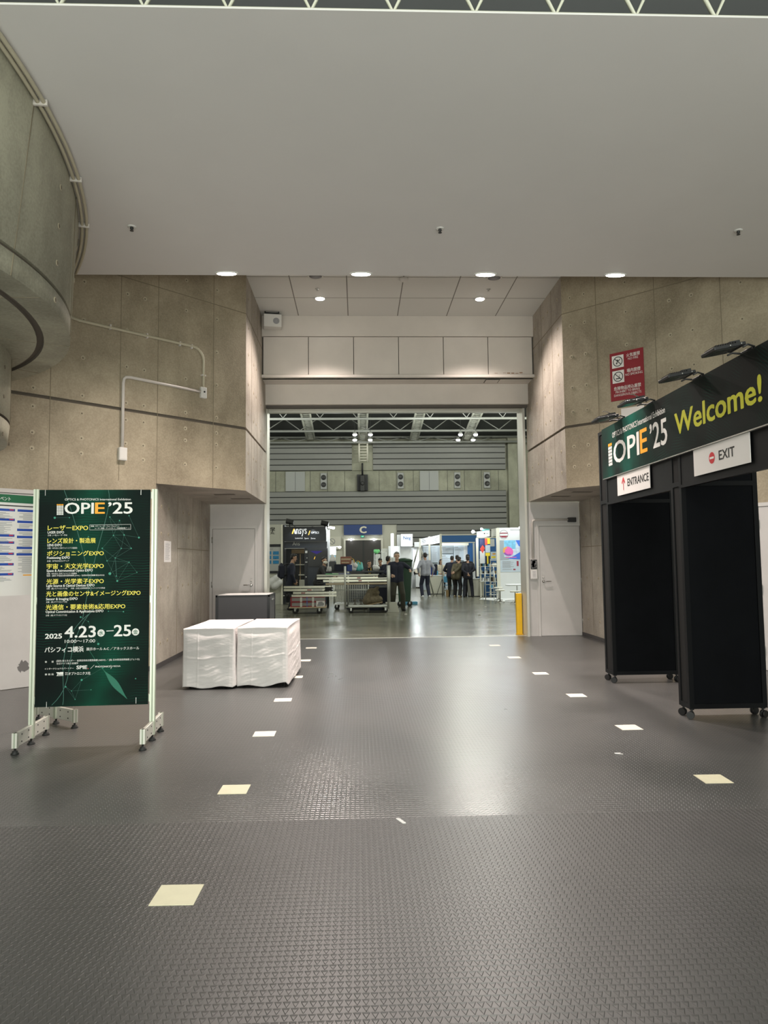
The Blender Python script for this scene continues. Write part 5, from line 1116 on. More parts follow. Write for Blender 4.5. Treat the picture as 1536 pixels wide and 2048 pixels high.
person('young man in grey sweater and dark trousers standing with his back turned', 2.83, 29.9, PI+0.28, 1.86, ((-0.30, 0.0, 0.88), (0.27, 0.0, 0.90)), 0.0, head_yaw=-0.25, feet=((-0.12, 0.06), (0.13, -0.02)), top='cl_grey', legs='cl_navy', shoes='cl_white', sleeve=0.72, hem=0.02)
person('person in black jacket at the left of the group leaning to the counter', 3.98, 30.3, PI-0.35, 1.76, ((-0.2, -0.3, 1.0), (0.2, -0.3, 1.0)), 0.28, head_pitch=0.2, top='cl_navy', legs='cl_khaki', hem=0.08)
person('person whose dark hair shows at the back of the group', 4.36, 31.1, PI, 1.76, DN, 0.1, top='cl_black')
person('person in olive jacket bending forward with hands clasped behind', 4.12, 29.65, PI-0.6, 1.76, ((-0.06, 0.33, 1.02), (0.06, 0.34, 0.99)), 0.48, head_pitch=0.05, feet=((-0.15, 0.10), (0.14, -0.10)), top='cl_olive', legs='cl_black', shoes='cl_tan', hem=0.10)
person('person behind the dark suit with the head turned to the right', 4.66, 30.25, PI-0.7, 1.78, DN, 0.08, head_yaw=0.2, top='cl_black')
person('person in dark suit with hands clasped behind the back before the counter', 4.55, 29.35, PI-0.12, 1.70, ((-0.05, 0.20, 1.00), (0.05, 0.21, 0.97)), 0.06, feet=((-0.17, 0.0), (0.17, 0.02)), top='cl_suit', legs='cl_suit', hem=0.08, wide=1.08)
person('person with long dark hair behind the left booth counter', 3.88, 33.4, 0.3, 1.60, ((-0.16, -0.3, 1.0), (0.18, -0.28, 1.02)), 0.1, top='cl_cream', long_hair=True, hair='hair_black')
# backpack worn by the first person
bp_ = thing('backpack', 'dark navy backpack on the back of the person by the crate trolley', 'backpack', (-2.40, 22.69, 1.02), PI/2+0.25)
bm = BM(); ball(bm, (0, 0.03, 0.22), (0.155, 0.10, 0.26), 3); box(bm, (-0.15, -0.05, 0.0), (0.15, 0.11, 0.40)); bevel(bm, 0.03, 3); obj('bag', bm, 'navy_cloth', bp_)
bm = BM(); box(bm, (-0.12, 0.11, 0.04), (0.12, 0.145, 0.22)); bevel(bm, 0.015, 2); obj('front_pocket', bm, 'navy_cloth', bp_)
for sx_ in (-0.09, 0.09):
    bm = BM(); tube(bm, [(sx_, -0.04, 0.38), (sx_, -0.12, 0.46), (sx_*1.15, -0.26, 0.42), (sx_*1.2, -0.30, 0.22), (sx_, -0.06, 0.05)], 0.016, 8); obj('strap', bm, 'cl_charcoal', bp_)
# ---- trolleys and cages in front
def caster(bm_w, parent, x, y, r=0.07, w=0.03, fork='galv', tyre='rubber'):
    bm = BM(); M = frame((x, y, r), (1,0,0), (0,0,-1), (0,1,0)); lathe(bm, [(r*0.55, -w*0.5), (r*0.94, -w*0.5), (r, -w*0.3), (r, w*0.3), (r*0.94, w*0.5), (r*0.55, w*0.5)], 22, M)
    o = obj('wheel', bm, tyre, parent)
    bm = BM(); lathe(bm, [(r*0.5, -w*0.45), (r*0.5, w*0.45)], 16, M); box(bm, (x-0.02, y-w*0.8, r), (x+0.025, y-w*0.62, r*2.25)); box(bm, (x-0.02, y+w*0.62, r), (x+0.025, y+w*0.8, r*2.25)); box(bm, (x-0.05, y-w, r*2.2), (x+0.05, y+w, r*2.32)); obj('fork', bm, fork, o)
def alu_bar(label, x0, x1, y, z, h, d=0.09, m='alu_bar', mark=None, group=None):
    r = thing('aluminium_bar', label, 'bar', ((x0+x1)/2, y, z), group=group); w = (x1-x0)/2
    bm = BM(); box(bm, (-w, 0, 0), (w, d, h)); bevel(bm, 0.004, 1); box(bm, (-w+0.001, -0.001, h*0.44), (w-0.001, 0.004, h*0.56), mi=1); obj('profile', bm, [m, 'alu_bar_dull'], r)
    if mark:
        bm = BM()
        for a, b, c in mark: box(bm, (a, -0.0035, h*0.25), (b, -0.001, h*0.75), mi=c)
        obj('print', bm, ['crate_red', 'ink_grey'], r)
    return r
# flat trolley with two crates and a stack of bars
YT = 21.0
ft = thing('flat_trolley', 'low wheeled trolley carrying two red and grey crates', 'trolley', (-1.47, YT, 0))
bm = BM(); box(bm, (-0.56, 0, 0.165), (0.52, 0.62, 0.20)); bevel(bm, 0.004, 1); obj('deck', bm, 'plywood', ft)
for x in (-0.39, 0.32):
    for y in (0.08, 0.54): caster(None, ft, x, y, 0.075, 0.036)
for i, (z, wrd) in enumerate(((0.20, 'lower'), (0.345, 'upper'))):
    r = thing('crate', '%s red and grey crate strapped on the low trolley' % wrd, 'crate', (-1.49, YT+0.06, z), group='strapped crates')
    bm = BM(); box(bm, (-0.50, 0, 0.0), (0.50, 0.50, 0.14)); bevel(bm, 0.008, 2); obj('body', bm, 'crate_grey', r)
    bm = BM(); box(bm, (-0.503, -0.004, 0), (0.503, 0.503, 0.030)); box(bm, (-0.503, -0.004, 0.125), (0.503, 0.503, 0.143)); box(bm, (-0.503, -0.003, 0), (-0.46, 0.01, 0.14)); obj('red_band', bm, 'crate_red', r)
    for x in (-0.19, 0.16):
        bm = BM(); box(bm, (x-0.03, -0.008, 0.005), (x+0.03, 0.0, 0.135)); obj('latch', bm, 'strap_white', r)
    bm = BM(); tube(bm, [(-0.10, -0.006, 0.055), (-0.10, -0.03, 0.055), (0.06, -0.03, 0.055), (0.06, -0.006, 0.055)], 0.010, 6); obj('handle', bm, 'ink_grey', r)
bm = BM(); box(bm, (-1.515, YT+0.035, 0.20), (-1.495, YT+0.045, 0.492)); tag(obj('strap', bm, 'strap_blue'), 'thin blue strap round the two crates', 'strap')
bm = BM(); box(bm, (-1.235, YT+0.030, 0.205), (-0.985, YT+0.045, 0.37)); rn = random.Random(2)
for k in range(24): rect(bm, -1.21+rn.random()*0.17, 0.22+rn.random()*0.12, -1.19+rn.random()*0.19, 0.228+rn.random()*0.125, frame((0, YT+0.030, 0), (1,0,0), (0,0,1), (0,-1,0)), 1, 0.001+k*1e-5)
tag(obj('packing_list', bm, ['paper', 'ink_grey']), 'white packing list on the end of the lower crate', 'paper')
Bz = lambda py: EYE + (1124.5-py)/1420*YT*1.0
for i, (pxa, pxb, pyb, h, d, mk, wd) in enumerate(((583, 673, 1194.0, 0.060, 0.10, None, 'lowest'), (586, 673, 1188.2, 0.060, 0.10, [(-0.40, -0.28, 0)], 'second from the bottom'), (567.5, 661, 1183.8, 0.062, 0.10, [(0.0, 0.13, 0), (0.16, 0.45, 1)], 'third from the bottom'), (567.5, 662, 1178.0, 0.062, 0.10, None, 'topmost'))):
    a, b = at(pxa, pyb, YT+0.1), at(pxb, pyb, YT+0.1); alu_bar('pale aluminium bar stacked on the crates, %s' % wd, a.x, b.x, YT+0.1, 0.492+i*0.085, h, 0.16, mark=mk, group='bars on the crates')
for nm, x, z, lb in (('bar_bracket', -0.86, 0.66, 'black end bracket at the right end of the bars on the crates'), ('bar_bracket', -2.08, 0.49, 'black end bracket at the left end of the bars on the crates')):
    r = thing(nm, lb, 'bracket', (x, YT+0.06, z))
    bm = BM(); rn = random.Random(int(-x*100))
    box(bm, (-0.12, 0, 0.0), (0.12, 0.03, 0.10)); bevel(bm, 0.006, 1)
    for k in range(6): tube(bm, [(rn.uniform(-0.14, 0.14), -0.01, rn.uniform(-0.01, 0.12)), (rn.uniform(-0.14, 0.14), -0.02, rn.uniform(0.0, 0.12))], 0.014, 6)
    obj('clamp_arms', bm, 'bracket_black', r)
    bm = BM(); lathe(bm, [(0.020, 0), (0.018, 0.02)], 12, frame((0.10 if x > -1 else -0.10, -0.01, 0.05), (1,0,0), (0,0,1), (0,-1,0))); obj('knob', bm, 'steel', r)
# tall post trolley
YP = 21.05
pt = thing('post_trolley', 'steel trolley with tall corner posts holding bars and a khaki bundle', 'trolley', (0.28, YP, 0))
bm = BM(); box(bm, (-0.58, 0, 0.155), (0.58, 0.62, 0.235)); bevel(bm, 0.006, 1); obj('deck', bm, 'galv', pt)
for x in (-0.50, 0.52):
    for y in (0.06, 0.55): caster(None, pt, x, y, 0.068, 0.034)
for x, y, zt in ((-0.665, 0.0, 1.38), (-0.585, 0.42, 1.22), (0.60, 0.0, 1.39), (0.66, 0.42, 1.39)):
    bm = BM(); tube(bm, [(x, y, 0.15 if y else 0.12), (x, y, zt)], 0.030, 12); obj('post', bm, 'galv', pt)
bm = BM(); tube(bm, [(-0.665, 0, 0.18), (0.60, 0, 0.18)], 0.022, 8); obj('rail', bm, 'galv', pt)
for i, (pxa, pxb, z, h, m, mk, wd) in enumerate(((651, 774, 0.83, 0.055, 'plywood', None, 'lowest and brownish'), (646, 774, 0.915, 0.060, 'alu_bar', [(0.1, 0.2, 0)], 'second from the bottom'), (633.5, 774, 1.00, 0.060, 'alu_bar', [(0.15, 0.26, 0)], 'third from the bottom'), (633.5, 758, 1.085, 0.055, 'alu_bar_dull', None, 'topmost and dull'))):
    a, b = at(pxa, 1160, YP+0.1), at(pxb, 1160, YP+0.1); alu_bar('long aluminium bar between the tall trolley posts, %s' % wd, a.x, b.x, YP+0.1, z, h, 0.16, m, mk, 'bars between the trolley posts')
for x, z, lb in ((0.72, 1.03, 'black end bracket at the right end of the long bars'), (-1.16, 0.86, 'black end bracket at the left end of the long bars')):
    r = thing('bar_bracket', lb, 'bracket', (x, YP+0.05, z)); bm = BM(); rn = random.Random(int(z*70)); box(bm, (-0.13, 0, 0), (0.13, 0.03, 0.09)); bevel(bm, 0.006, 1)
    for k in range(6): tube(bm, [(rn.uniform(-0.15, 0.15), -0.01, rn.uniform(0, 0.12)), (rn.uniform(-0.15, 0.15), -0.02, rn.uniform(0.0, 0.12))], 0.013, 6)
    obj('clamp_arms', bm, 'bracket_black', r)
kb = thing('khaki_bundle', 'crumpled khaki bags heaped on the deck of the post trolley', 'bundle', (0.42, YP+0.25, 0.28))
blob('bag', [((-0.18, 0, 0.06), (-0.06, 0, 0.33), 0.13, 0.10), ((-0.02, 0, 0.36), (0.12, 0.02, 0.30), 0.09, 0.10), ((0.02, 0, 0.08), (0.20, 0, 0.10), 0.14, 0.11), ((0.10, 0, 0.40), (0.16, 0, 0.45), 0.06, 0.05)], 'khaki', kb, 0.018, 3)
bm = BM(); box(bm, (-0.40, -0.14, -0.035), (0.30, 0.05, -0.015), Matrix.Rotation(math.radians(-9), 4, 'Y')); obj('board', bm, 'wood', kb)
for k, x in enumerate((-0.50, -0.32, 0.28)):
    r = thing('hook_clamp', 'small steel hook clamp on the post trolley deck, %s' % ('leftmost', 'second from the left', 'right of the khaki bags')[k], 'clamp', (0.40+x, YP+0.18, 0.237), group='hook clamps'); bm = BM()
    tube(bm, [(-0.05, 0, 0.012), (0.05, 0, 0.012)], 0.011, 8); tube(bm, [(0, 0, 0.0), (0.0, 0, 0.10), (-0.03, 0, 0.16), (-0.05, 0, 0.11)], 0.014, 8); ball(bm, (0.01, 0, 0.14), 0.026, 1); obj('hook', bm, 'rope_dark', r)
# cage trolley with mesh behind
cg = thing('cage_trolley', 'wire mesh cage trolley standing behind the post trolley', 'trolley', (-0.22, 22.6, 0))
bm = BM(); box(bm, (-0.55, 0, 0.16), (0.55, 0.7, 0.20)); obj('deck', bm, 'galv', cg)
for y in (0.02, 0.68):
    bm = BM()
    for k in range(16): x = -0.53+k*1.06/15; tube(bm, [(x, y, 0.20), (x, y, 0.80)], 0.0045, 5)
    for k in range(11): z = 0.22+k*0.056; tube(bm, [(-0.54, y, z), (0.54, y, z)], 0.0045 if k != 7 else 0.012, 5)
    obj('wire_mesh', bm, 'galv', cg)
for x in (-0.55, 0.55):
    for y in (0.02, 0.68): bm = BM(); tube(bm, [(x, y, 0.18), (x, y, 0.84)], 0.018, 8); obj('post', bm, 'galv', cg)
for x in (-0.46, 0.46):
    for y in (0.1, 0.6): caster(None, cg, x, y, 0.078, 0.04, 'galv', 'rubber')
bx_ = thing('carton', 'black lidded carton beside the cage trolley under the long bars', 'carton', (0.62, 22.0, 0))
bm = BM(); box(bm, (-0.28, 0, 0.0), (0.30, 0.5, 0.72)); bevel(bm, 0.01, 1); obj('body', bm, 'navy_cloth', bx_)
bm = BM(); box(bm, (-0.29, -0.01, 0.70), (0.31, 0.51, 0.76)); bevel(bm, 0.006, 1); obj('lid', bm, 'ansys_black', bx_)
bm = BM(); prism(bm, [(-0.18, 0), (0.24, 0), (0.16, 0.28), (-0.16, 0.28)], 0, 0.35, frame((0.98, 21.65, 0), (1,0,0), (0,0,1), (0,-1,0))); tag(obj('canvas_sack', bm, 'booth_grey'), 'grey canvas sack at the foot of the standing man', 'sack')
# black work table and what stands on it
bt = thing('work_table', 'long black work table behind the trolleys', 'table', (-0.03, 23.6, 0))
bm = BM(); box(bm, (-1.06, 0, 1.14), (1.0, 0.75, 1.20)); bevel(bm, 0.006, 1); obj('table_top', bm, 'ansys_black', bt)
for x in (-0.98, 0.92):
    for y in (0.06, 0.69): bm = BM(); tube(bm, [(x, y, 0), (x, y, 1.14)], 0.022, 8); obj('leg', bm, 'dark_metal', bt)
bm = BM(); box(bm, (-0.4, 0.2, 0), (0.9, 0.7, 0.95)); tag(obj('dark_case', bm, 'navy_cloth', loc=(0, 23.6, 0)), 'large dark case stowed under the long work table', 'case')
def box_thing(name, label, cat, px0, py0, px1, py1, Y, dep, m, group=None, bev=0.01, strips=None):
    a, b = at(px0, py1, Y), at(px1, py0, Y); bm = BM(); box(bm, (a.x, Y, a.z), (b.x, Y+dep, b.z)); bevel(bm, bev, 1)
    if strips:
        for (u0, v0, u1, v1, mi) in strips: rect(bm, a.x+(b.x-a.x)*u0, a.z+(b.z-a.z)*v0, a.x+(b.x-a.x)*u1, a.z+(b.z-a.z)*v1, frame((0,Y,0), (1,0,0), (0,0,1), (0,-1,0)), mi, 0.002)
    return tag(obj(name, bm, m), label, cat, group)
zt = at(700, 1142, 23.8).z
def on_table(name, label, cat, px0, px1, hpx, Y, dep, m, **k): return box_thing(name, label, cat, px0, 1143.2-hpx, px1, 1143.2, Y, dep, m, **k)
on_table('dark_box', 'wide dark navy box at the left on the work table', 'box', 669, 698, 15, 23.8, 0.4, 'navy_cloth')
on_table('blue_box', 'small bright blue box on the work table beside the navy box', 'box', 694, 704, 13.5, 23.75, 0.2, 'blue_box')
on_table('grey_case', 'grey upright case at the left end of the work table', 'case', 658, 672, 20, 24.0, 0.3, 'screen_char')
bm = BM(); rn = random.Random(11); p = at(656, 1143, 23.75)
for k in range(5): lathe(bm, [(0.03, 0), (0.03, 0.10), (0.014, 0.13), (0.014, 0.16)], 10, Matrix.Translation((p.x-0.05+k*0.035, 23.75+rn.random()*0.1, 1.20+0.0)))
for k in range(3): box(bm, (p.x-0.06+k*0.05, 23.72, 1.20), (p.x-0.03+k*0.05, 23.76, 1.26+0.05*k))
tag(obj('white_bottles', bm, 'cl_white'), 'cluster of small white bottles at the left end of the work table', 'bottles')
box_thing('carton', 'reddish brown printed carton stacked above the dark box', 'carton', 681, 1113, 702.5, 1128.6, 23.82, 0.36, ['brick_box', 'plywood'], strips=[(0.06, 0.55, 0.94, 0.75, 1), (0.1, 0.15, 0.8, 0.3, 1)])
bm = BM(); a = at(648, 1152.5, YP+0.2); box(bm, (a.x+0.05, YP+0.08, 1.145), (a.x+0.42, YP+0.28, 1.162)); tag(obj('green_sheet', bm, 'green_sheet'), 'bright green folded sheet lying on the long bars', 'sheet')
bm = BM(); box(bm, (a.x+0.43, YP+0.08, 1.145), (a.x+0.78, YP+0.28, 1.165)); tag(obj('blue_sheet', bm, 'blue_box'), 'dark blue folded sheet next to the green sheet on the bars', 'sheet')
# loose gear on the table: bag, orange machine, tool bag
def sack(name, label, cat, px, py, Y, sx, sz, m, m2=None, seed=1):
    p = at(px, py, Y); r = thing(name, label, cat, p); rn = random.Random(seed)
    blob('bag', [((rn.uniform(-.4,.4)*sx, rn.uniform(-.2,.2)*sx, rn.uniform(0.1,.5)*sz), (rn.uniform(-.4,.4)*sx, 0, rn.uniform(.4,.85)*sz), sx*0.36, sx*0.26) for _ in range(4)] + [((-sx*0.3, 0, sx*0.25), (sx*0.3, 0, sx*0.25), sx*0.25, sx*0.25)], m, r, 0.02, 2)
    if m2: bm = BM(); tube(bm, [(-sx*0.3, -0.05, sz*0.7), (-sx*0.1, -0.08, sz*1.05), (sx*0.15, -0.08, sz*0.95), (sx*0.3, -0.05, sz*0.6)], 0.014, 8); obj('handle', bm, m2, r)
    return r
sack('tool_bag', 'white bag with orange handle on the work table', 'bag', 705, 1142.5, 24.0, 0.26, 0.42, 'cl_white', 'cl_yellow', 3)
sack('tool_bag', 'dark green bag with orange cap on the work table', 'bag', 717, 1142.5, 24.05, 0.24, 0.34, 'teal', 'cl_yellow', 5)
sack('plastic_bag', 'white plastic bag behind the person in the white mask', 'bag', 665.5, 1123.6, 24.12, 0.2, 0.26, 'cl_white', None, 8)
sack('cloth_bundle', 'white cloth bundle on the table next to the cap wearing person', 'bundle', 752, 1141.5, 24.2, 0.2, 0.22, 'cl_white', None, 12)

# ---- booths on the left
def panel(name, m, parent, px0, py0, px1, py1, Y, dep=0.05, out=None):
    a, b = at(px0, py1, Y), at(px1, py0, Y); bm = BM(); o = parent.location; box(bm, (a.x-o.x, Y-o.y, a.z-o.z), (b.x-o.x, Y+dep-o.y, b.z-o.z)); return obj(name, bm, m, parent)
def text_on(parent, txt, px0, px1, py, Y, m, cap_px=None, bold=0.008, name='lettering'):
    a, b = at(px0, py, Y), at(px1, py, Y); o = parent.location; bm = BM(); h = None if cap_px is None else (at(px0, py-cap_px, Y).z - a.z)
    write(bm, txt, a.x-o.x, b.x-o.x, 0, frame((0, Y-o.y, a.z-o.z), (1,0,0), (0,0,1), (0,-1,0)), h, bold, 0, 0.004); return obj(name, bm, m, parent)
YB = 26.0
wb = thing('exhibition_booth', 'pale booth at the far left with black lettering and blue picture tiles', 'booth', (-3.5, YB, 0))
panel('fascia', 'booth_grey', wb, 520, 1049, 562, 1088.5, YB, 0.12); panel('dark_band', 'ansys_black', wb, 520, 1088.5, 561, 1094, YB+0.02, 0.1)
panel('picture_board', 'screen_grey', wb, 520, 1094, 561, 1142, YB+0.03, 0.08); panel('dark_band', 'ansys_black', wb, 520, 1142, 562, 1147, YB-0.02, 0.3); panel('wall_panel', 'booth_grey', wb, 520, 1147, 563, 1221, YB+0.02, 0.08)
panel('end_post', 'hall_frame', wb, 562, 1049, 565.5, 1222, YB-0.02, 0.10)
for y in (1102.5, 1111.5, 1120.8):
    for x0, x1 in ((531, 542.5), (546, 557.5)): panel('picture_tile', 'tile_blue', wb, x0, y, x1, y+6.8, YB+0.022, 0.01)
text_on(wb, '光学', 530.0, 549.8, 1063.6, YB, 'ink_black', 9.0, 0.03); text_on(wb, 'OPTICAL', 522, 549.5, 1068.4, YB, 'ink_black', 3.6, 0.03); panel('heading_bar', 'ink_grey', wb, 528, 1097.4, 546, 1099.2, YB+0.025, 0.01)
cl = thing('draped_cloth', 'crumpled white cloth bag hanging by the far left booth', 'cloth', at(549, 1172, YB-0.06)); blob('cloth', [((-0.25, 0, 0.05), (0.1, 0, 0.30), 0.16, 0.12), ((0.05, 0, 0.30), (0.22, 0, 0.42), 0.10, 0.06), ((0.0, 0, 0.0), (0.18, 0, 0.12), 0.14, 0.12)], 'cl_white', cl, 0.025, 2)
ab = thing('exhibition_booth', 'black booth with lit white and orange lettering behind the crate trolley', 'booth', (-1.95, YB, 0))
panel('left_column', 'ansys_black', ab, 565.5, 1050, 569, 1221, YB, 0.6); panel('fascia', 'ansys_black', ab, 567.5, 1053, 652, 1083, YB-0.03, 0.3); panel('glass_band', 'ansys_navy', ab, 568, 1083, 654, 1097, YB+0.06, 0.2)
panel('right_wall', 'ansys_navy', ab, 609, 1096.5, 655, 1221, YB+0.06, 0.2); panel('pillar', 'ansys_black', ab, 609, 1097, 614.5, 1221, YB+0.02, 0.05); panel('door_header', 'steel', ab, 568.5, 1096.2, 609, 1097.4, YB+0.05, 0.05)
panel('recess_wall', 'ansys_black', ab, 566, 1096, 612, 1222, YB+1.1, 0.1); panel('wood_beam', 'wood', ab, 583, 1098.5, 608.5, 1107, YB+0.9, 0.1); panel('cabinet_post', 'wood', ab, 587.5, 1107, 589.5, 1170, YB+0.85, 0.06); panel('cabinet_post', 'wood', ab, 599.5, 1108, 601, 1182, YB+0.85, 0.06)
panel('cabinet_shelf', 'booth_cream', ab, 591, 1128.4, 608.5, 1130.4, YB+0.6, 0.4); panel('cabinet_shelf', 'booth_cream', ab, 597, 1149, 608.5, 1151, YB+0.6, 0.4); panel('stacked_papers', 'booth_cream', ab, 598.5, 1160, 608.5, 1173, YB+0.5, 0.3)
panel('display_screen', 'screen_char', ab, 616.5, 1101, 655, 1132.5, YB+0.0, 0.06)
o = ab.location; a, b, c = at(620, 1102, YB), at(645.5, 1102, YB), at(633, 1108.5, YB); bm = BM(); bm.faces.new([bm.verts.new((q.x-o.x, -0.004, q.z-o.z)) for q in (a, b, c)]); obj('screen_graphic', bm, 'violet', ab)
text_on(ab, 'nsys', 592.2, 613.4, 1067.6, YB-0.03, 'lit_white', 10.0, 0.01); text_on(ab, 'OPTICS', 622.5, 637.8, 1067.3, YB-0.03, 'lit_white', 4.0, 0.01)
for nm, q in (('lettering', ((583.4, 1067.6), (585.9, 1067.6), (589.2, 1057.5), (587.0, 1057.5))), ('lettering', ((616.3, 1070.0), (617.9, 1070.0), (620.6, 1061.5), (619.0, 1061.5)))):
    bm = BM(); ps = [at(x, y, YB-0.034) for x, y in q]; bm.faces.new([bm.verts.new((p_.x-o.x, p_.y-o.y, p_.z-o.z)) for p_ in ps]); obj('lettering', bm, 'lit_orange', ab); ab.children[-1]['label'] = 'orange slanting stroke'
bm = BM(); ps = [at(x, y, YB-0.034) for x, y in ((587.8, 1058.5), (589.2, 1057.5), (592.0, 1067.6), (589.5, 1067.6))]; bm.faces.new([bm.verts.new((p_.x-o.x, p_.y-o.y, p_.z-o.z)) for p_ in ps]); obj('lettering', bm, 'lit_white', ab)
text_on(ab, 'Lumerical', 590.5, 605.2, 1077.6, YB-0.03, 'lit_white', 2.6, 0.008); text_on(ab, 'Speos', 609, 617.5, 1077.8, YB-0.03, 'lit_white', 2.6, 0.008); text_on(ab, 'Zemax', 621.5, 631, 1078.0, YB-0.03, 'lit_white', 2.6, 0.008)
text_on(ab, 'Ans', 585, 599.5, 1091, YB+0.06, 'screen_grey', 8.5, 0.0)
bm = BM(); ps = [at(x, y, YB-0.004) for x, y in ((627.6, 1118.5), (629.0, 1118.5), (630.6, 1113.5), (629.8, 1113.0))]; bm.faces.new([bm.verts.new((p_.x-o.x, p_.y-o.y, p_.z-o.z)) for p_ in ps]); obj('screen_logo', bm, 'lit_orange', ab)
for (x0, y0, x1, y1) in ((610.3, 1101.5, 614.8, 1106.2), (613.0, 1115, 614.8, 1116.8), (610.5, 1123.3, 614.8, 1125.0), (610.9, 1153, 613.5, 1154.6)): panel('wall_label', 'cl_white', ab, x0, y0, x1, y1, YB+0.012, 0.006)
for i, (px, lx) in enumerate(((589.5, 'left'), (624.5, 'right'))):
    p = at(px, 1054.5, YB-0.30); r = thing('spot_lamp', 'small lamp shining on the %s half of the black booth lettering' % lx, 'lamp', p, group='lettering lamps'); bm = BM(); lathe(bm, [(0.035, 0.03), (0.045, 0.0), (0.03, 0.006)], 14); obj('shade', bm, 'horn_black', r); bm = BM(); tube(bm, [(0, 0, 0.03), (0, 0.28, 0.06)], 0.01, 6); obj('arm', bm, 'horn_black', r)
    lamp('lettering_light', 'SPOT', (p.x, p.y-0.02, p.z-0.01), 6, (0.92, 0.97, 1.0), 0.02, (math.radians(32), 0, 0), cone=math.radians(100), blend=0.7)
for px, py, lx in ((579.5, 1044, 'left'), (649.5, 1047.5, 'right')):
    p = at(px, py, YB+0.1); r = thing('flood_lamp', 'black box lamp standing on top of the black booth, %s' % lx, 'lamp', p, group='box lamps on the black booth')
    bm = BM(); box(bm, (-0.14, -0.10, -0.06), (0.14, 0.10, 0.08), Matrix.Rotation(0.2, 4, 'Y') @ Matrix.Rotation(-0.3, 4, 'X')); bevel(bm, 0.01, 1); obj('housing', bm, 'horn_black', r)
    bm = BM(); tube(bm, [(0.0, 0, -0.05), (0.0, 0.02, -0.18)], 0.02, 8); obj('stem', bm, 'horn_black', r)
# white neighbour stand at the right edge of the black booth
nb = thing('exhibition_booth', 'narrow white booth frame with bright arm lamp right of the black booth', 'booth', (-0.95, 28, 0))
for x0, x1 in ((652.5, 655.5), (657, 659.5)): panel('post', 'booth_white', nb, x0, 1057, x1, 1200, 28, 0.06)
panel('wall_panel', 'booth_white', nb, 653, 1083, 658.5, 1113, 28.05, 0.04)
r = thing('arm_lamp', 'bright white arm lamp at the upper right of the black booth', 'lamp', at(660, 1055, 27.6)); bm = BM(); tube(bm, [(-0.06, 0.44, -0.06), (0.0, 0, 0.02)], 0.02, 8); obj('arm', bm, 'booth_white', r); bm = BM(); ball(bm, (0.03, 0, 0.0), (0.11, 0.06, 0.035), 2); ball(bm, (0.13, 0, -0.02), (0.06, 0.05, 0.045), 2); obj('bulb', bm, 'booth_bulb', r)
ps_ = thing('lit_poster', 'bright white poster above a blue panel left of the hall doors', 'poster', at(666.5, 1122, 32)); o = ps_.location
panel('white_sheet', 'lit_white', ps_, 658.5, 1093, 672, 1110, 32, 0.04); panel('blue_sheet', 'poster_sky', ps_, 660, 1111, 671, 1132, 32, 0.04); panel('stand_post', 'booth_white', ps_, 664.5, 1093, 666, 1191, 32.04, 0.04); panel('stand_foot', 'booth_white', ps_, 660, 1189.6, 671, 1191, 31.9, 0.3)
r = thing('arm_lamp', 'bright bulb lamp beside the white poster left of the hall doors', 'lamp', at(677.5, 1094.5, 32)); bm = BM(); tube(bm, [(-0.26, 0.06, 0.03), (0.05, 0, 0.04)], 0.015, 8); obj('arm', bm, 'booth_white', r); bm = BM(); ball(bm, (0.03, 0, 0), (0.075, 0.06, 0.05), 2); obj('bulb', bm, 'booth_bulb', r)
for px, py in ((702, 1079), (748, 1079)):
    r = thing('door_lamp', 'small lit lamp at the %s top of the dark hall doors' % ('left' if px < 720 else 'right'), 'lamp', at(px, py, 46.8), group='lamps before the hall doors'); bm = BM(); ball(bm, (0, 0, 0), (0.07, 0.05, 0.07), 2); obj('bulb', bm, 'booth_bulb', r); bm = BM(); tube(bm, [(0.0, 0, 0.03), (0.0, 0.22, 0.02)], 0.02, 6); obj('arm', bm, 'booth_white', r)

# ---- middle distance: ladder, plastic wrapped stands, white booth with tall sign, bin
def step_ladder(label, x, y, w, h, d, n, m):
    r = thing('step_ladder', label, 'ladder', (x, y, 0))
    for s in (-1, 1):
        bm = BM(); tube(bm, [(s*w/2, -d/2, 0), (s*w*0.36, 0, h)], 0.016, 8); obj('rail', bm, m, r)
        bm = BM(); tube(bm, [(s*w/2, d/2, 0), (s*w*0.36, 0.02, h*0.98)], 0.013, 8); obj('back_leg', bm, m, r)
    for k in range(n):
        t = (k+1)/(n+0.35); bm = BM(); ww = w/2*(1-t)+w*0.36*t; box(bm, (-ww, -d/2*(1-t)-0.04, h*t-0.012), (ww, -d/2*(1-t)+0.045, h*t+0.012)); obj('step', bm, m, r)
    return r
step_ladder('white step ladder standing before the dark hall doors', 0.85, 30.2, 0.42, 2.02, 0.7, 6, 'booth_white')
pl = thing('wrapped_stand', 'row of plastic wrapped pale display stands right of the step ladder', 'stand', (1.15, 33, 0))
rn = random.Random(6); mat('plastic_wrap', (0.66, 0.68, 0.66), 0.3, var=0.15, vscale=3, bump=0.5, bscale=6)
for k in range(4):
    bm = BM(); x = -0.35+k*0.28; hh = (1.85, 1.95, 1.70, 1.9)[k]; box(bm, (x, -0.1*k, 0), (x+0.26, 0.3-0.1*k, hh)); bevel(bm, 0.04, 2); obj('wrapped_panel', bm, 'plastic_wrap', pl)
sack('plastic_sheet', 'bright green sheet hung over the white step ladder', 'sheet', 753, 1106, 29.9, 0.22, 0.2, 'green_sheet', None, 4)
ng = thing('exhibition_booth', 'white booth with a tall box sign behind the standing man', 'booth', (2.7, 40, 0)); YN = 40.0
panel('sign_box', 'lit_white', ng, 802.5, 1068, 825, 1092.5, YN, 0.9); panel('sign_side', 'booth_white', ng, 794.5, 1069.5, 802.5, 1092, YN+0.3, 0.5)
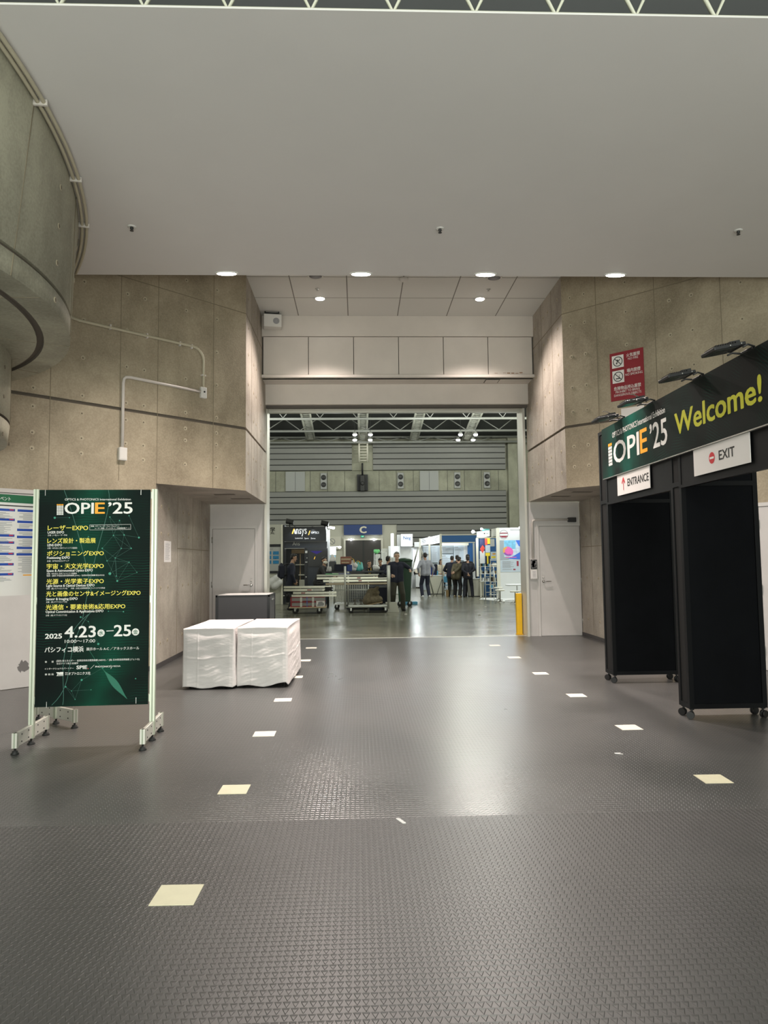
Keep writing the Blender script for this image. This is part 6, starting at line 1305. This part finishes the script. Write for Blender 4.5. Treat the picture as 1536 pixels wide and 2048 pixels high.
text_on(ng, 'Neg', 806.8, 821.5, 1078.8, YN, 'neg_blue', 6.2, 0.03); panel('small_print', 'ink_grey', ng, 808, 1082.6, 820.5, 1083.4, YN-0.004, 0.01)
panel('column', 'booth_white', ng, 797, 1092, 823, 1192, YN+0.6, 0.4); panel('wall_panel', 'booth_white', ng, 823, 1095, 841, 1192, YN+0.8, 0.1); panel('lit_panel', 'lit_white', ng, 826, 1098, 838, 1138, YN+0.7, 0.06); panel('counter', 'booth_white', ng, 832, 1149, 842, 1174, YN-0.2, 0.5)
panel('fascia', 'booth_white', ng, 829, 1084, 841, 1094, YN+0.4, 0.2)
lt = thing('light_column', 'tall glowing tube lamp to the left of the box sign', 'lamp', at(785, 1112, 38)); bm = BM(); tube(bm, [(0, 0, 0), (0, 0, 1.2)], 0.075, 14); obj('tube', bm, 'tube_lamp', lt); bm = BM(); lathe(bm, [(0.16, -1.2), (0.16, -0.05), (0.10, 0.0)], 16); obj('base', bm, 'booth_white', lt)
lw = thing('exhibition_booth', 'low white booth panels lit behind the head of the standing man', 'booth', (2.0, 39, 0)); panel('wall_panel', 'booth_white', lw, 778, 1092, 800, 1190, 39, 0.1); panel('lit_panel', 'lit_white', lw, 787, 1093, 797, 1110, 38.95, 0.03); panel('side_panel', 'booth_grey', lw, 765, 1097, 778, 1190, 39.2, 0.1)
bn = thing('wheeled_bin', 'tall dark green wheeled bin beside the standing man', 'bin', (1.56, 24.0, 0), -0.1)
bm = BM(); prism(bm, [(-0.18, -0.26), (0.18, -0.26), (0.18, 0.30), (-0.18, 0.30)], 0.20, 0.22); 
lo = [(-0.19,-0.24),(0.19,-0.24),(0.19,0.26),(-0.19,0.26)]; hi = [(-0.26,-0.34),(0.26,-0.34),(0.26,0.34),(-0.26,0.34)]
va = [bm.verts.new((x, y, 0.16)) for x, y in lo]; vb = [bm.verts.new((x, y, 1.50)) for x, y in hi]
for k in range(4): bm.faces.new((va[k], va[(k+1)%4], vb[(k+1)%4], vb[k]))
bm.faces.new(va[::-1]); bm.faces.new(vb); obj('body', bm, 'bin_green', bn)
bm = BM(); box(bm, (-0.28, -0.37, 1.50), (0.28, 0.36, 1.56)); bevel(bm, 0.02, 2); ball(bm, (0, 0, 1.56), (0.24, 0.32, 0.06), 2); obj('lid', bm, 'bin_green', bn)
for x in (-0.16, 0.17): caster(None, bn, x, -0.16, 0.085, 0.05); caster(None, bn, x, 0.2, 0.085, 0.05)
tb = thing('tray', 'flat blue tray on the floor by the green bin', 'tray', (1.86, 24.9, 0)); bm = BM(); box(bm, (-0.25, -0.1, 0), (0.2, 0.1, 0.10)); bevel(bm, 0.01, 1); obj('tub', bm, 'tote_blue', tb)
cn = thing('counter', 'low far counter the cream sweater person bends over', 'counter', (3.75, 40.2, 0)); bm = BM(); box(bm, (0, 0, 0), (0.7, 0.6, 0.78)); bevel(bm, 0.01, 1); obj('body', bm, 'booth_grey', cn); bm = BM(); box(bm, (-0.03, -0.03, 0.78), (0.73, 0.63, 0.82)); obj('counter_top', bm, 'ansys_black', cn)
# leaning pole pair
for k, (xa, xb) in enumerate(((828.5, 836.5), (850, 841))):
    a, b = at(xa, 1124, 31.5), at(xb, 1094.5, 31.5); bm = BM(); tube(bm, [(a.x, a.y, 0.0 if False else a.z), (b.x, b.y, b.z)], 0.03, 8); tube(bm, [(a.x + (a.x-b.x)*1.9, a.y, 0.0), (a.x, a.y, a.z)], 0.03, 8)
    tag(obj('leaning_pole', bm, 'galv'), 'slanting grey pole of the A-frame behind the grey sweater man, %s leg' % ('left' if k == 0 else 'right'), 'pole', 'A-frame poles')

# ---- blue and white booth
YW = 33.5
bb = thing('exhibition_booth', 'white framed booth with blue fascia and grey posters behind the group', 'booth', (4.2, YW, 0))
panel('blue_fascia', 'blue_fascia', bb, 883.5, 1070.5, 953, 1085.3, YW, 0.08); panel('top_rail', 'hall_frame', bb, 881, 1068.6, 953, 1070.5, YW-0.02, 0.12); panel('lower_rail', 'hall_frame', bb, 881, 1083.8, 953, 1085.8, YW-0.03, 0.14); panel('cream_band', 'booth_cream', bb, 884, 1085.8, 937, 1091, YW+1.8, 0.08)
for x, y0 in ((882.3, 1068), (859.5, 1073), (841, 1077)):
    panel('post', 'hall_frame', bb, x-1.1, y0, x+1.1, 1186.5 if x > 870 else (1180 if x > 850 else 1176), YW + (0 if x > 870 else 1.2 if x > 850 else 2.4), 0.06)
for px0, px1, yt0, yt1, yb0, yb1, Y0, Y1 in ((841.5, 857.5, 1077.5, 1074.5, 1091, 1088.5, YW+2.3, YW+1.3), (861, 879.5, 1074, 1069.5, 1089, 1086, YW+1.1, YW+0.05)):
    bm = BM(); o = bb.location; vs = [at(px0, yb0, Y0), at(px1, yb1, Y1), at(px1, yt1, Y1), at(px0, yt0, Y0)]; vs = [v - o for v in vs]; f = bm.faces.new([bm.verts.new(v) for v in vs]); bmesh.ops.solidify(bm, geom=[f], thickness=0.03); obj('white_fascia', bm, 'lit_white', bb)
    bm = BM(); M = frame(vs[0], (vs[1]-vs[0]).normalized(), (0,0,1), (vs[1]-vs[0]).normalized().cross(Vector((0,0,1)))); Lw = (vs[1]-vs[0]).length; rn = random.Random(int(px0))
    for k in range(4): rect(bm, Lw*0.2, 0.10+k*0.06, Lw*rn.uniform(0.55, 0.85), 0.12+k*0.06, M, 0, 0.02)
    obj('fascia_text', bm, 'ink_grey', bb)
panel('back_wall', 'poster_grey', bb, 846, 1090.5, 931, 1180, YW+2.2, 0.06); panel('side_wall', 'booth_white', bb, 929, 1089, 938, 1182, YW+2.1, 0.06); panel('blue_curtain', 'blue_fascia', bb, 937, 1086, 956, 1188, YW+1.9, 0.06); panel('curtain_pole', 'galv', bb, 947.5, 1086, 949, 1180, YW+1.8, 0.04)
for i, (x0, x1, y0, y1, mm) in enumerate(((847, 858.5, 1091.5, 1108, 'poster_grey'), (863, 876, 1091.5, 1125, 'poster_grey'), (883, 906, 1091, 1107, 'poster_grey'), (883, 906, 1108.5, 1132, 'poster_pale'), (908, 927.5, 1091, 1121, 'poster_pale'))):
    pp = panel('poster', mm, bb, x0, y0, x1, y1, YW+2.13, 0.02); bm = BM(); rn = random.Random(i+40); o = bb.location; a, b = at(x0, y1, YW+2.12), at(x1, y0, YW+2.12); M = frame((0, 2.125, 0), (1,0,0), (0,0,1), (0,-1,0))
    rect(bm, a.x-o.x+0.03, b.z-0.10, a.x-o.x+0.22, b.z-0.06, M, 0, 0.001)
    for k in range(int((b.z-a.z)/0.055)-3): rect(bm, a.x-o.x+0.05, b.z-0.17-k*0.055, a.x-o.x+0.05+(b.x-a.x-0.1)*rn.uniform(0.5, 1), b.z-0.155-k*0.055, M, 0, 0.001)
    obj('poster_text', bm, 'ink_grey', pp)
def counter(label, px0, px1, pyt, pyb, Y, dep, stripes=True):
    a, b = at(px0, pyb, Y), at(px1, pyt, Y); r = thing('counter', label, 'counter', ((a.x+b.x)/2, Y, 0)); w = (b.x-a.x)/2; bm = BM(); box(bm, (-w, 0, 0.03), (w, dep, b.z-0.03)); obj('body', bm, 'booth_cream', r)
    bm = BM(); box(bm, (-w-0.015, -0.015, b.z-0.035), (w+0.015, dep+0.015, b.z)); bevel(bm, 0.004, 1); obj('counter_top', bm, 'booth_white', r); bm = BM(); box(bm, (-w+0.01, 0.02, 0), (w-0.01, dep-0.02, 0.03)); obj('plinth', bm, 'ansys_black', r); return r
counter('cream booth counter left of the black tripod', 859.5, 886, 1150.5, 1184, 32.3, 0.55); counter('cream counter in front of the dark suit person', 940, 967.5, 1156.5, 1197, 29.75, 0.6)
tp = thing('tripod', 'thin black tripod stand at the corner of the blue fascia booth', 'tripod', (3.62, 30.6, 0))
bm = BM(); tube(bm, [(0, 0, 0.25), (0, 0, 2.18)], 0.016, 8); obj('pole', bm, 'steel', tp)
for a in (0.4, 2.5, 4.6): bm = BM(); tube(bm, [(0, 0, 0.75), (0.30*math.cos(a), 0.30*math.sin(a), 0.0)], 0.011, 8); obj('leg', bm, 'dark_metal', tp)
bm = BM(); tube(bm, [(0, 0, 0.0), (0, 0, 0.75)], 0.02, 8); obj('centre_column', bm, 'dark_metal', tp)
# things on the left counter
for px0, px1, h, m, lb, nm in ((862, 869, 20, 'blue_box', 'bright blue jacket draped at the left counter', 'blue_jacket'), (869, 875, 22, 'cl_navy', 'dark navy folder rack on the left counter', 'folder_rack'), (872, 876.5, 9, 'tote_blue', 'light blue tub on the left booth counter', 'tub')):
    box_thing(nm, lb, nm.split('_')[-1], px0, 1150-h, px1, 1150.3, 32.45, 0.18, m, bev=0.03)
box_thing('laptop', 'open white laptop on the counter right of the dark suit', 'laptop', 945, 1133, 950.5, 1157.2, 30.0, 0.1, 'booth_white')
box_thing('leaflet_holder', 'dark leaflet holder at the right end of the cream counter', 'holder', 952, 1138, 955, 1157.2, 30.05, 0.12, 'cl_charcoal')
# chair frames stacked by the tripod
cf = thing('folding_chair', 'light blue folded chair leaning by the left counter', 'chair', (3.98, 31.6, 0)); bm = BM()
for s in (-0.18, 0.18): tube(bm, [(s, -0.12, 0), (s, 0.06, 0.85)], 0.014, 8); tube(bm, [(s, 0.14, 0), (s, -0.02, 0.55)], 0.014, 8)
obj('frame', bm, 'steel', cf); bm = BM(); box(bm, (-0.18, 0.0, 0.55), (0.18, 0.04, 0.82)); bevel(bm, 0.01, 1); obj('backrest', bm, 'tote_blue', cf); bm = BM(); box(bm, (-0.18, -0.12, 0.42), (0.18, 0.10, 0.45)); obj('seat', bm, 'tote_blue', cf)
box_thing('carton', 'small brown carton on the floor behind the olive jacket person', 'carton', 893.5, 1180, 897.5, 1193, 30.2, 0.25, 'cardboard')

# ---- white corner booth on the right with posters
YC = 28.0
cb_ = thing('exhibition_booth', 'brightly lit white corner booth with wafer poster on the right', 'booth', (5.6, YC, 0))
panel('front_wall', 'booth_white', cb_, 998, 1055, 1052, 1197.5, YC, 0.08); panel('corner_post', 'hall_frame', cb_, 995.5, 1056, 998.5, 1198, YC-0.02, 0.08); panel('corner_post', 'hall_frame', cb_, 1046.5, 1056, 1049, 1197, YC-0.02, 0.08)
for px0, px1, yt0, yt1, yb0, yb1, Y0, Y1, m in ((953.5, 979.5, 1063.5, 1060, 1076, 1072.5, YC+0.9, YC+0.5, 'booth_white'), (982.5, 995.5, 1058, 1056, 1074, 1072, YC+0.4, YC+0.05, 'booth_grey')):
    bm = BM(); o = cb_.location; vs = [at(px0, yb0, Y0)-o, at(px1, yb1, Y1)-o, at(px1, yt1, Y1)-o, at(px0, yt0, Y0)-o]; f = bm.faces.new([bm.verts.new(v) for v in vs]); bmesh.ops.solidify(bm, geom=[f], thickness=0.05); obj('fascia', bm, m, cb_)
panel('name_mark', 'ink_black', cb_, 967.5, 1065.6, 970, 1068.6, YC+0.60, 0.02); panel('name_mark', 'ink_grey', cb_, 970.8, 1066.4, 978, 1067.6, YC+0.55, 0.02)
panel('fascia_rail', 'hall_frame', cb_, 953, 1074, 997, 1076.5, YC+0.4, 0.08); panel('left_post', 'hall_frame', cb_, 953.5, 1076, 956.5, 1153, YC+0.95, 0.06)
panel('blue_back_wall', 'blue_fascia', cb_, 953, 1076, 998, 1198, YC+2.4, 0.08)
panel('lit_cap', 'lit_white', cb_, 1021, 1056.5, 1046, 1058.5, YC-0.06, 0.06)
o = cb_.location; Mc = frame((0, -0.004, 0), (1,0,0), (0,0,1), (0,-1,0)); p = at(1007.5, 1069, YC)-o
bm = BM(); disc(bm, (p.x, p.z), 0.178, Mc, 32, 0, 0.002, 0.162); obj('round_logo', bm, 'ink_grey', cb_)
bm = BM(); rect(bm, p.x-0.16, p.z+0.035, p.x+0.16, p.z+0.07, Mc, 0, 0.003); rect(bm, p.x-0.16, p.z-0.085, p.x+0.16, p.z-0.05, Mc, 0, 0.003); rect(bm, p.x-0.10, p.z-0.12, p.x+0.10, p.z-0.09, Mc, 0, 0.003); obj('logo_bars', bm, 'maroon', cb_)
a, b = at(1000, 1119.5, YC)-o, at(1043.3, 1080.3, YC)-o; W_, H_ = b.x-a.x, b.z-a.z
bm = BM(); rect(bm, a.x, a.z, b.x, b.z, Mc, 0, 0.003); obj('poster_picture', bm, 'poster_ice', cb_); pt_ = cb_.children[-1]
U = lambda u, v: (a.x+W_*u, a.z+H_*v)
bm = BM(); rect(bm, *U(0.2, 0.55), *U(0.72, 1.0), Mc, 0, 0.0045); obj('picture_detail', bm, 'poster_sky', pt_); bm = BM(); rect(bm, *U(0.0, 0.0), *U(0.19, 1.0), Mc, 0, 0.0042); rect(bm, *U(0.19, 0), *U(0.4, 0.15), Mc, 0, 0.0042); obj('picture_detail', bm, 'poster_grey', pt_)
bm = BM()
for q in (((0.35, 0.05), (1.0, 0.0), (1.0, 0.45), (0.75, 0.28), (0.6, 0.18)), ((0.72, 1.0), (1.0, 1.0), (1.0, 0.62), (0.86, 0.70))): bm.faces.new([bm.verts.new(Mc @ Vector((*U(*t), 0.005))) for t in q])
obj('picture_detail', bm, 'glove_blue', pt_)
Mw = Mc @ Matrix.Translation((*U(0.37, 0.43), 0)) @ Matrix.Rotation(-0.45, 4, 'Z')
bm = BM(); disc(bm, (0, 0), 0.235*H_, Mw, 32, 0, 0.006, 0, 1.18); obj('wafer', bm, 'wafer_pink', pt_); bm = BM(); 
for t0, t1, mi in ((2.2, 4.0, 0), (4.0, 5.8, 1)): bm.faces.new([bm.verts.new(Mw @ Vector((0.235*H_*1.18*math.cos(t)*k, 0.235*H_*math.sin(t)*k, 0.0065))) for k, t in [(1, t0+(t1-t0)*i/10) for i in range(11)] + [(0.62, t1-(t1-t0)*i/10) for i in range(11)]]).material_index = mi
obj('wafer_tint', bm, ['wafer_orange', 'wafer_purple'], pt_)
bm = BM(); ribbon_ = [U(0.25, 0.12), U(0.5, 0.10), U(0.75, 0.12)]; stroke(bm, ribbon_[0], ribbon_[2], 0.03, Mc, 0, 0.006); obj('picture_detail', bm, 'wafer_pink', pt_)
a2, b2 = at(1001, 1144, YC)-o, at(1044, 1119.8, YC)-o; bm = BM(); box(bm, (a2.x, -0.012, a2.z), (b2.x, -0.002, b2.z)); obj('text_sheet', bm, 'poster_pale', cb_); tx = cb_.children[-1]; Mt = frame((0, -0.0125, 0), (1,0,0), (0,0,1), (0,-1,0)); rn = random.Random(8); bm = BM()
for k in range(8): rect(bm, a2.x+0.08, b2.z-0.06-k*0.035, a2.x+0.08+rn.uniform(0.3, 0.46), b2.z-0.045-k*0.035, Mt, 0, 0.001)
rect(bm, a2.x+0.08, a2.z+0.09, a2.x+0.45, a2.z+0.105, Mt, 0, 0.001); obj('text_lines', bm, 'ink_grey', tx); bm = BM(); rect(bm, b2.x-0.22, b2.z-0.24, b2.x-0.14, b2.z-0.04, Mt, 0, 0.001); rect(bm, b2.x-0.36, a2.z+0.07, b2.x-0.27, a2.z+0.12, Mt, 0, 0.001); obj('red_marks', bm, 'maroon', tx)
# shelves with goods and hanging posters inside the booth
hp1 = thing('hanging_poster', 'navy and red poster hanging in the corner booth', 'poster', at(963.5, 1127, YC+1.0)); panel('sheet', 'poster_navy', hp1, 960, 1078, 969.5, 1102, YC+1.0, 0.015); panel('lower_sheet', 'booth_white', hp1, 960, 1102, 969.5, 1127, YC+1.0, 0.015)
o = hp1.location; bm = BM(); qs = [at(x, y, YC+0.994)-o for x, y in ((965, 1090), (970, 1096), (966.5, 1104), (965.5, 1107), (960, 1098))]; bm.faces.new([bm.verts.new(q) for q in qs]); obj('red_shape', bm, 'poster_red', hp1)
hp2 = thing('hanging_poster', 'yellow and red poster hanging in the corner booth', 'poster', at(975, 1128, YC+0.9)); panel('sheet', 'poster_yellow', hp2, 970.5, 1076.5, 980, 1088, YC+0.9, 0.015); panel('red_part', 'poster_red', hp2, 970, 1077, 974.5, 1090, YC+0.89, 0.008); panel('text_part', 'poster_pale', hp2, 971, 1090, 980.3, 1105, YC+0.9, 0.015); panel('yellow_part', 'poster_yellow', hp2, 971, 1105.5, 980, 1112, YC+0.9, 0.015); panel('dark_part', 'cl_charcoal', hp2, 971.5, 1112, 980, 1127.5, YC+0.905, 0.015); panel('yellow_stripe', 'poster_yellow', hp2, 974.5, 1112, 976.5, 1127.5, YC+0.895, 0.012)
sf = thing('display_shelf', 'white shelf unit stocked with goods inside the corner booth', 'shelf', at(984, 1198, YC+1.1)); o = sf.location
for x in (961.5, 981, 996): panel('upright', 'hall_frame', sf, x-0.6, 1118, x+0.6, 1198, YC+1.2, 0.04)
for y in (1132.5, 1147, 1162): panel('shelf_board', 'booth_white', sf, 961, y, 981, y+1.3, YC+1.1, 0.4)
for y in (1120, 1133, 1147.5, 1163, 1176, 1189): panel('shelf_board', 'booth_white', sf, 981, y, 997, y+1.3, YC+1.1, 0.4)
rn = random.Random(77); gm = ['cl_charcoal', 'booth_white', 'booth_grey', 'poster_pale', 'steel', 'tote_blue', 'cardboard', 'cl_black']
for k, (x0, x1, yb) in enumerate([(962+i*3.4, 964.8+i*3.4, y) for y in (1132.5, 1147, 1162) for i in range(5)] + [(982+i*3.6, 985.2+i*3.6, y) for y in (1133, 1147.5, 1163, 1176) for i in range(4)]):
    h = rn.uniform(3.5, 9); m = gm[(k*5+k//4) % len(gm)]
    box_thing('shelf_goods', 'small boxed goods on the shelves of the corner booth', 'goods', x0, yb-h, x1, yb+0.1, YC+1.15+rn.random()*0.05, 0.2, m, 'goods on the booth shelves', 0.008)
box_thing('paper_roll', 'cream paper roll lying on the upper shelf of the corner booth', 'roll', 983, 1127, 996, 1133, YC+1.05, 0.12, 'stool_white', bev=0.05)
box_thing('wall_screen', 'blank grey tablet screen on the blue wall of the corner booth', 'screen', 980.5, 1078, 989, 1093, YC+1.6, 0.05, 'screen_grey')
box_thing('price_board', 'white and yellow card board leaning on the top shelf', 'board', 981.5, 1103.5, 993.5, 1119.5, YC+1.12, 0.04, ['poster_pale', 'poster_yellow', 'orange_print'], strips=[(0.1, 0.2, 0.8, 0.45, 1), (0.3, 0.65, 0.8, 0.8, 2)])
step_ladder('silver step ladder standing before the corner booth shelves', 5.04, 27.2, 0.44, 1.28, 0.6, 4, 'galv')
for i, (px, py, Y, lb) in enumerate(((946, 1063.5, YC+0.6, 'bright arm lamp at the left corner of the corner booth fascia'), (963, 1058, YC+0.5, 'arm lamp over the fascia of the corner booth'), (1040, 1055.3, YC-0.35, 'arm lamp over the wafer poster'))):
    r = thing('arm_lamp', lb, 'lamp', at(px, py, Y)); bm = BM(); tube(bm, [(0, 0, 0.02), (0.20, 0.36 if i != 1 else 0.2, -0.02)], 0.012, 6); obj('arm', bm, 'booth_white', r); bm = BM(); ball(bm, (0, 0, 0), 0.065 if i < 1 else 0.045, 2); obj('bulb', bm, 'booth_bulb', r)
bm = BM(); a, b = at(965, 1062.5, YC+0.7), at(979, 1057.5, YC+0.7); box(bm, (a.x, YC+0.7, a.z), (b.x, YC+0.74, b.z)); tag(obj('booth_exit_plate', bm, 'teal'), 'small teal plate on top of the corner booth fascia', 'plate')
# booth lighting
lamp('booth_light_right', 'AREA', (5.7, 26.9, 3.6), 60, COOL, 1.6, (math.radians(-18), 0, 0), 0.6)
lamp('booth_light_shelves', 'POINT', (5.0, 28.6, 2.45), 14, COOL, 0.15); lamp('booth_light_blue', 'AREA', (4.2, 34.6, 2.95), 60, COOL, 2.0, (0, 0, 0), 1.0)
lamp('booth_light_far', 'POINT', (3.2, 38.8, 3.3), 70, COOL, 0.2); lamp('booth_light_mid', 'POINT', (1.5, 36.5, 3.2), 45, COOL, 0.2); lamp('booth_light_left', 'POINT', (-0.9, 27.3, 2.85), 30, COOL, 0.1); lamp('booth_light_poster', 'POINT', (-1.0, 31.2, 2.2), 18, COOL, 0.1)
# white carpet, stools and table
bm = BM(); q = [(5.0, 28.6), (9.5, 28.6), (9.5, 24.2), (5.9, 24.2), (4.7, 27.6)]; prism(bm, q, 0.001, 0.008); r = obj('booth_carpet', bm, 'carpet_white'); tag(r, 'white glossy booth floor sheet under the stools', 'carpet')
def stool(label, x, y, h, rad=0.17, col='stool_white', name='stool', cat='stool', group='white stools'):
    r = thing(name, label, cat, (x, y, 0.008), group=group)
    bm = BM(); lathe(bm, [(rad*0.94, h-0.05), (rad, h-0.04), (rad, h-0.012), (rad*0.9, h)], 24); obj('seat' if name == 'stool' else 'table_top', bm, col, r)
    bm = BM(); lathe(bm, [(0.022, 0.03), (0.022, h-0.06), (0.06, h-0.05)], 14); obj('column', bm, 'chrome', r)
    bm = BM()
    for k in range(5): a = k*2*PI/5+0.3; tube(bm, [(0.02*math.cos(a), 0.02*math.sin(a), 0.055), (rad*1.05*math.cos(a), rad*1.05*math.sin(a), 0.014)], 0.013, 8)
    obj('foot_star', bm, 'chrome', r)
stool('round white stool standing alone left of the white table', 5.03, 25.2, 0.46); stool('round white stool before the white table, left of the yellow post', 5.42, 24.5, 0.44, 0.18); stool('round white stool just above the yellow post', 5.83, 24.7, 0.44, 0.17)
stool('white stool half hidden behind the lone stool', 5.24, 26.5, 0.50, 0.16); stool('round white table among the stools right of the booth', 5.80, 25.9, 0.62, 0.42, 'booth_white', 'round_table', 'table', 'white booth tables')
yp = thing('bollard', 'yellow square post at the right edge of the opening', 'post', (3.26, 14.43, 0)); bm = BM(); box(bm, (-0.055, -0.055, 0.012), (0.055, 0.055, 0.83)); bevel(bm, 0.008, 2); obj('post', bm, 'yellow_post', yp); bm = BM(); box(bm, (-0.065, -0.065, 0), (0.065, 0.065, 0.012)); obj('base_plate', bm, 'yellow_post', yp)
for k in range(3):
    bm = BM(); rn = random.Random(k); p = ((0.0, 0), (0.0, 0), (0.0, 0))[k]; x, y = ((1.33, 20.3), (3.3, 19.5), (4.1, 23.0))[k]
    for j in range(4): box(bm, (rn.uniform(-.04, .02), rn.uniform(-.05, .02), 0), (rn.uniform(.0, .05), rn.uniform(.0, .05), 0.02))
    tag(obj('paper_scrap', bm, 'paper', loc=(x, y, 0)), ('white paper scrap on the hall floor before the standing man', 'tiny white scrap on the hall floor in the middle', 'white scrap on the hall floor before the corner booth')[k], 'scrap')
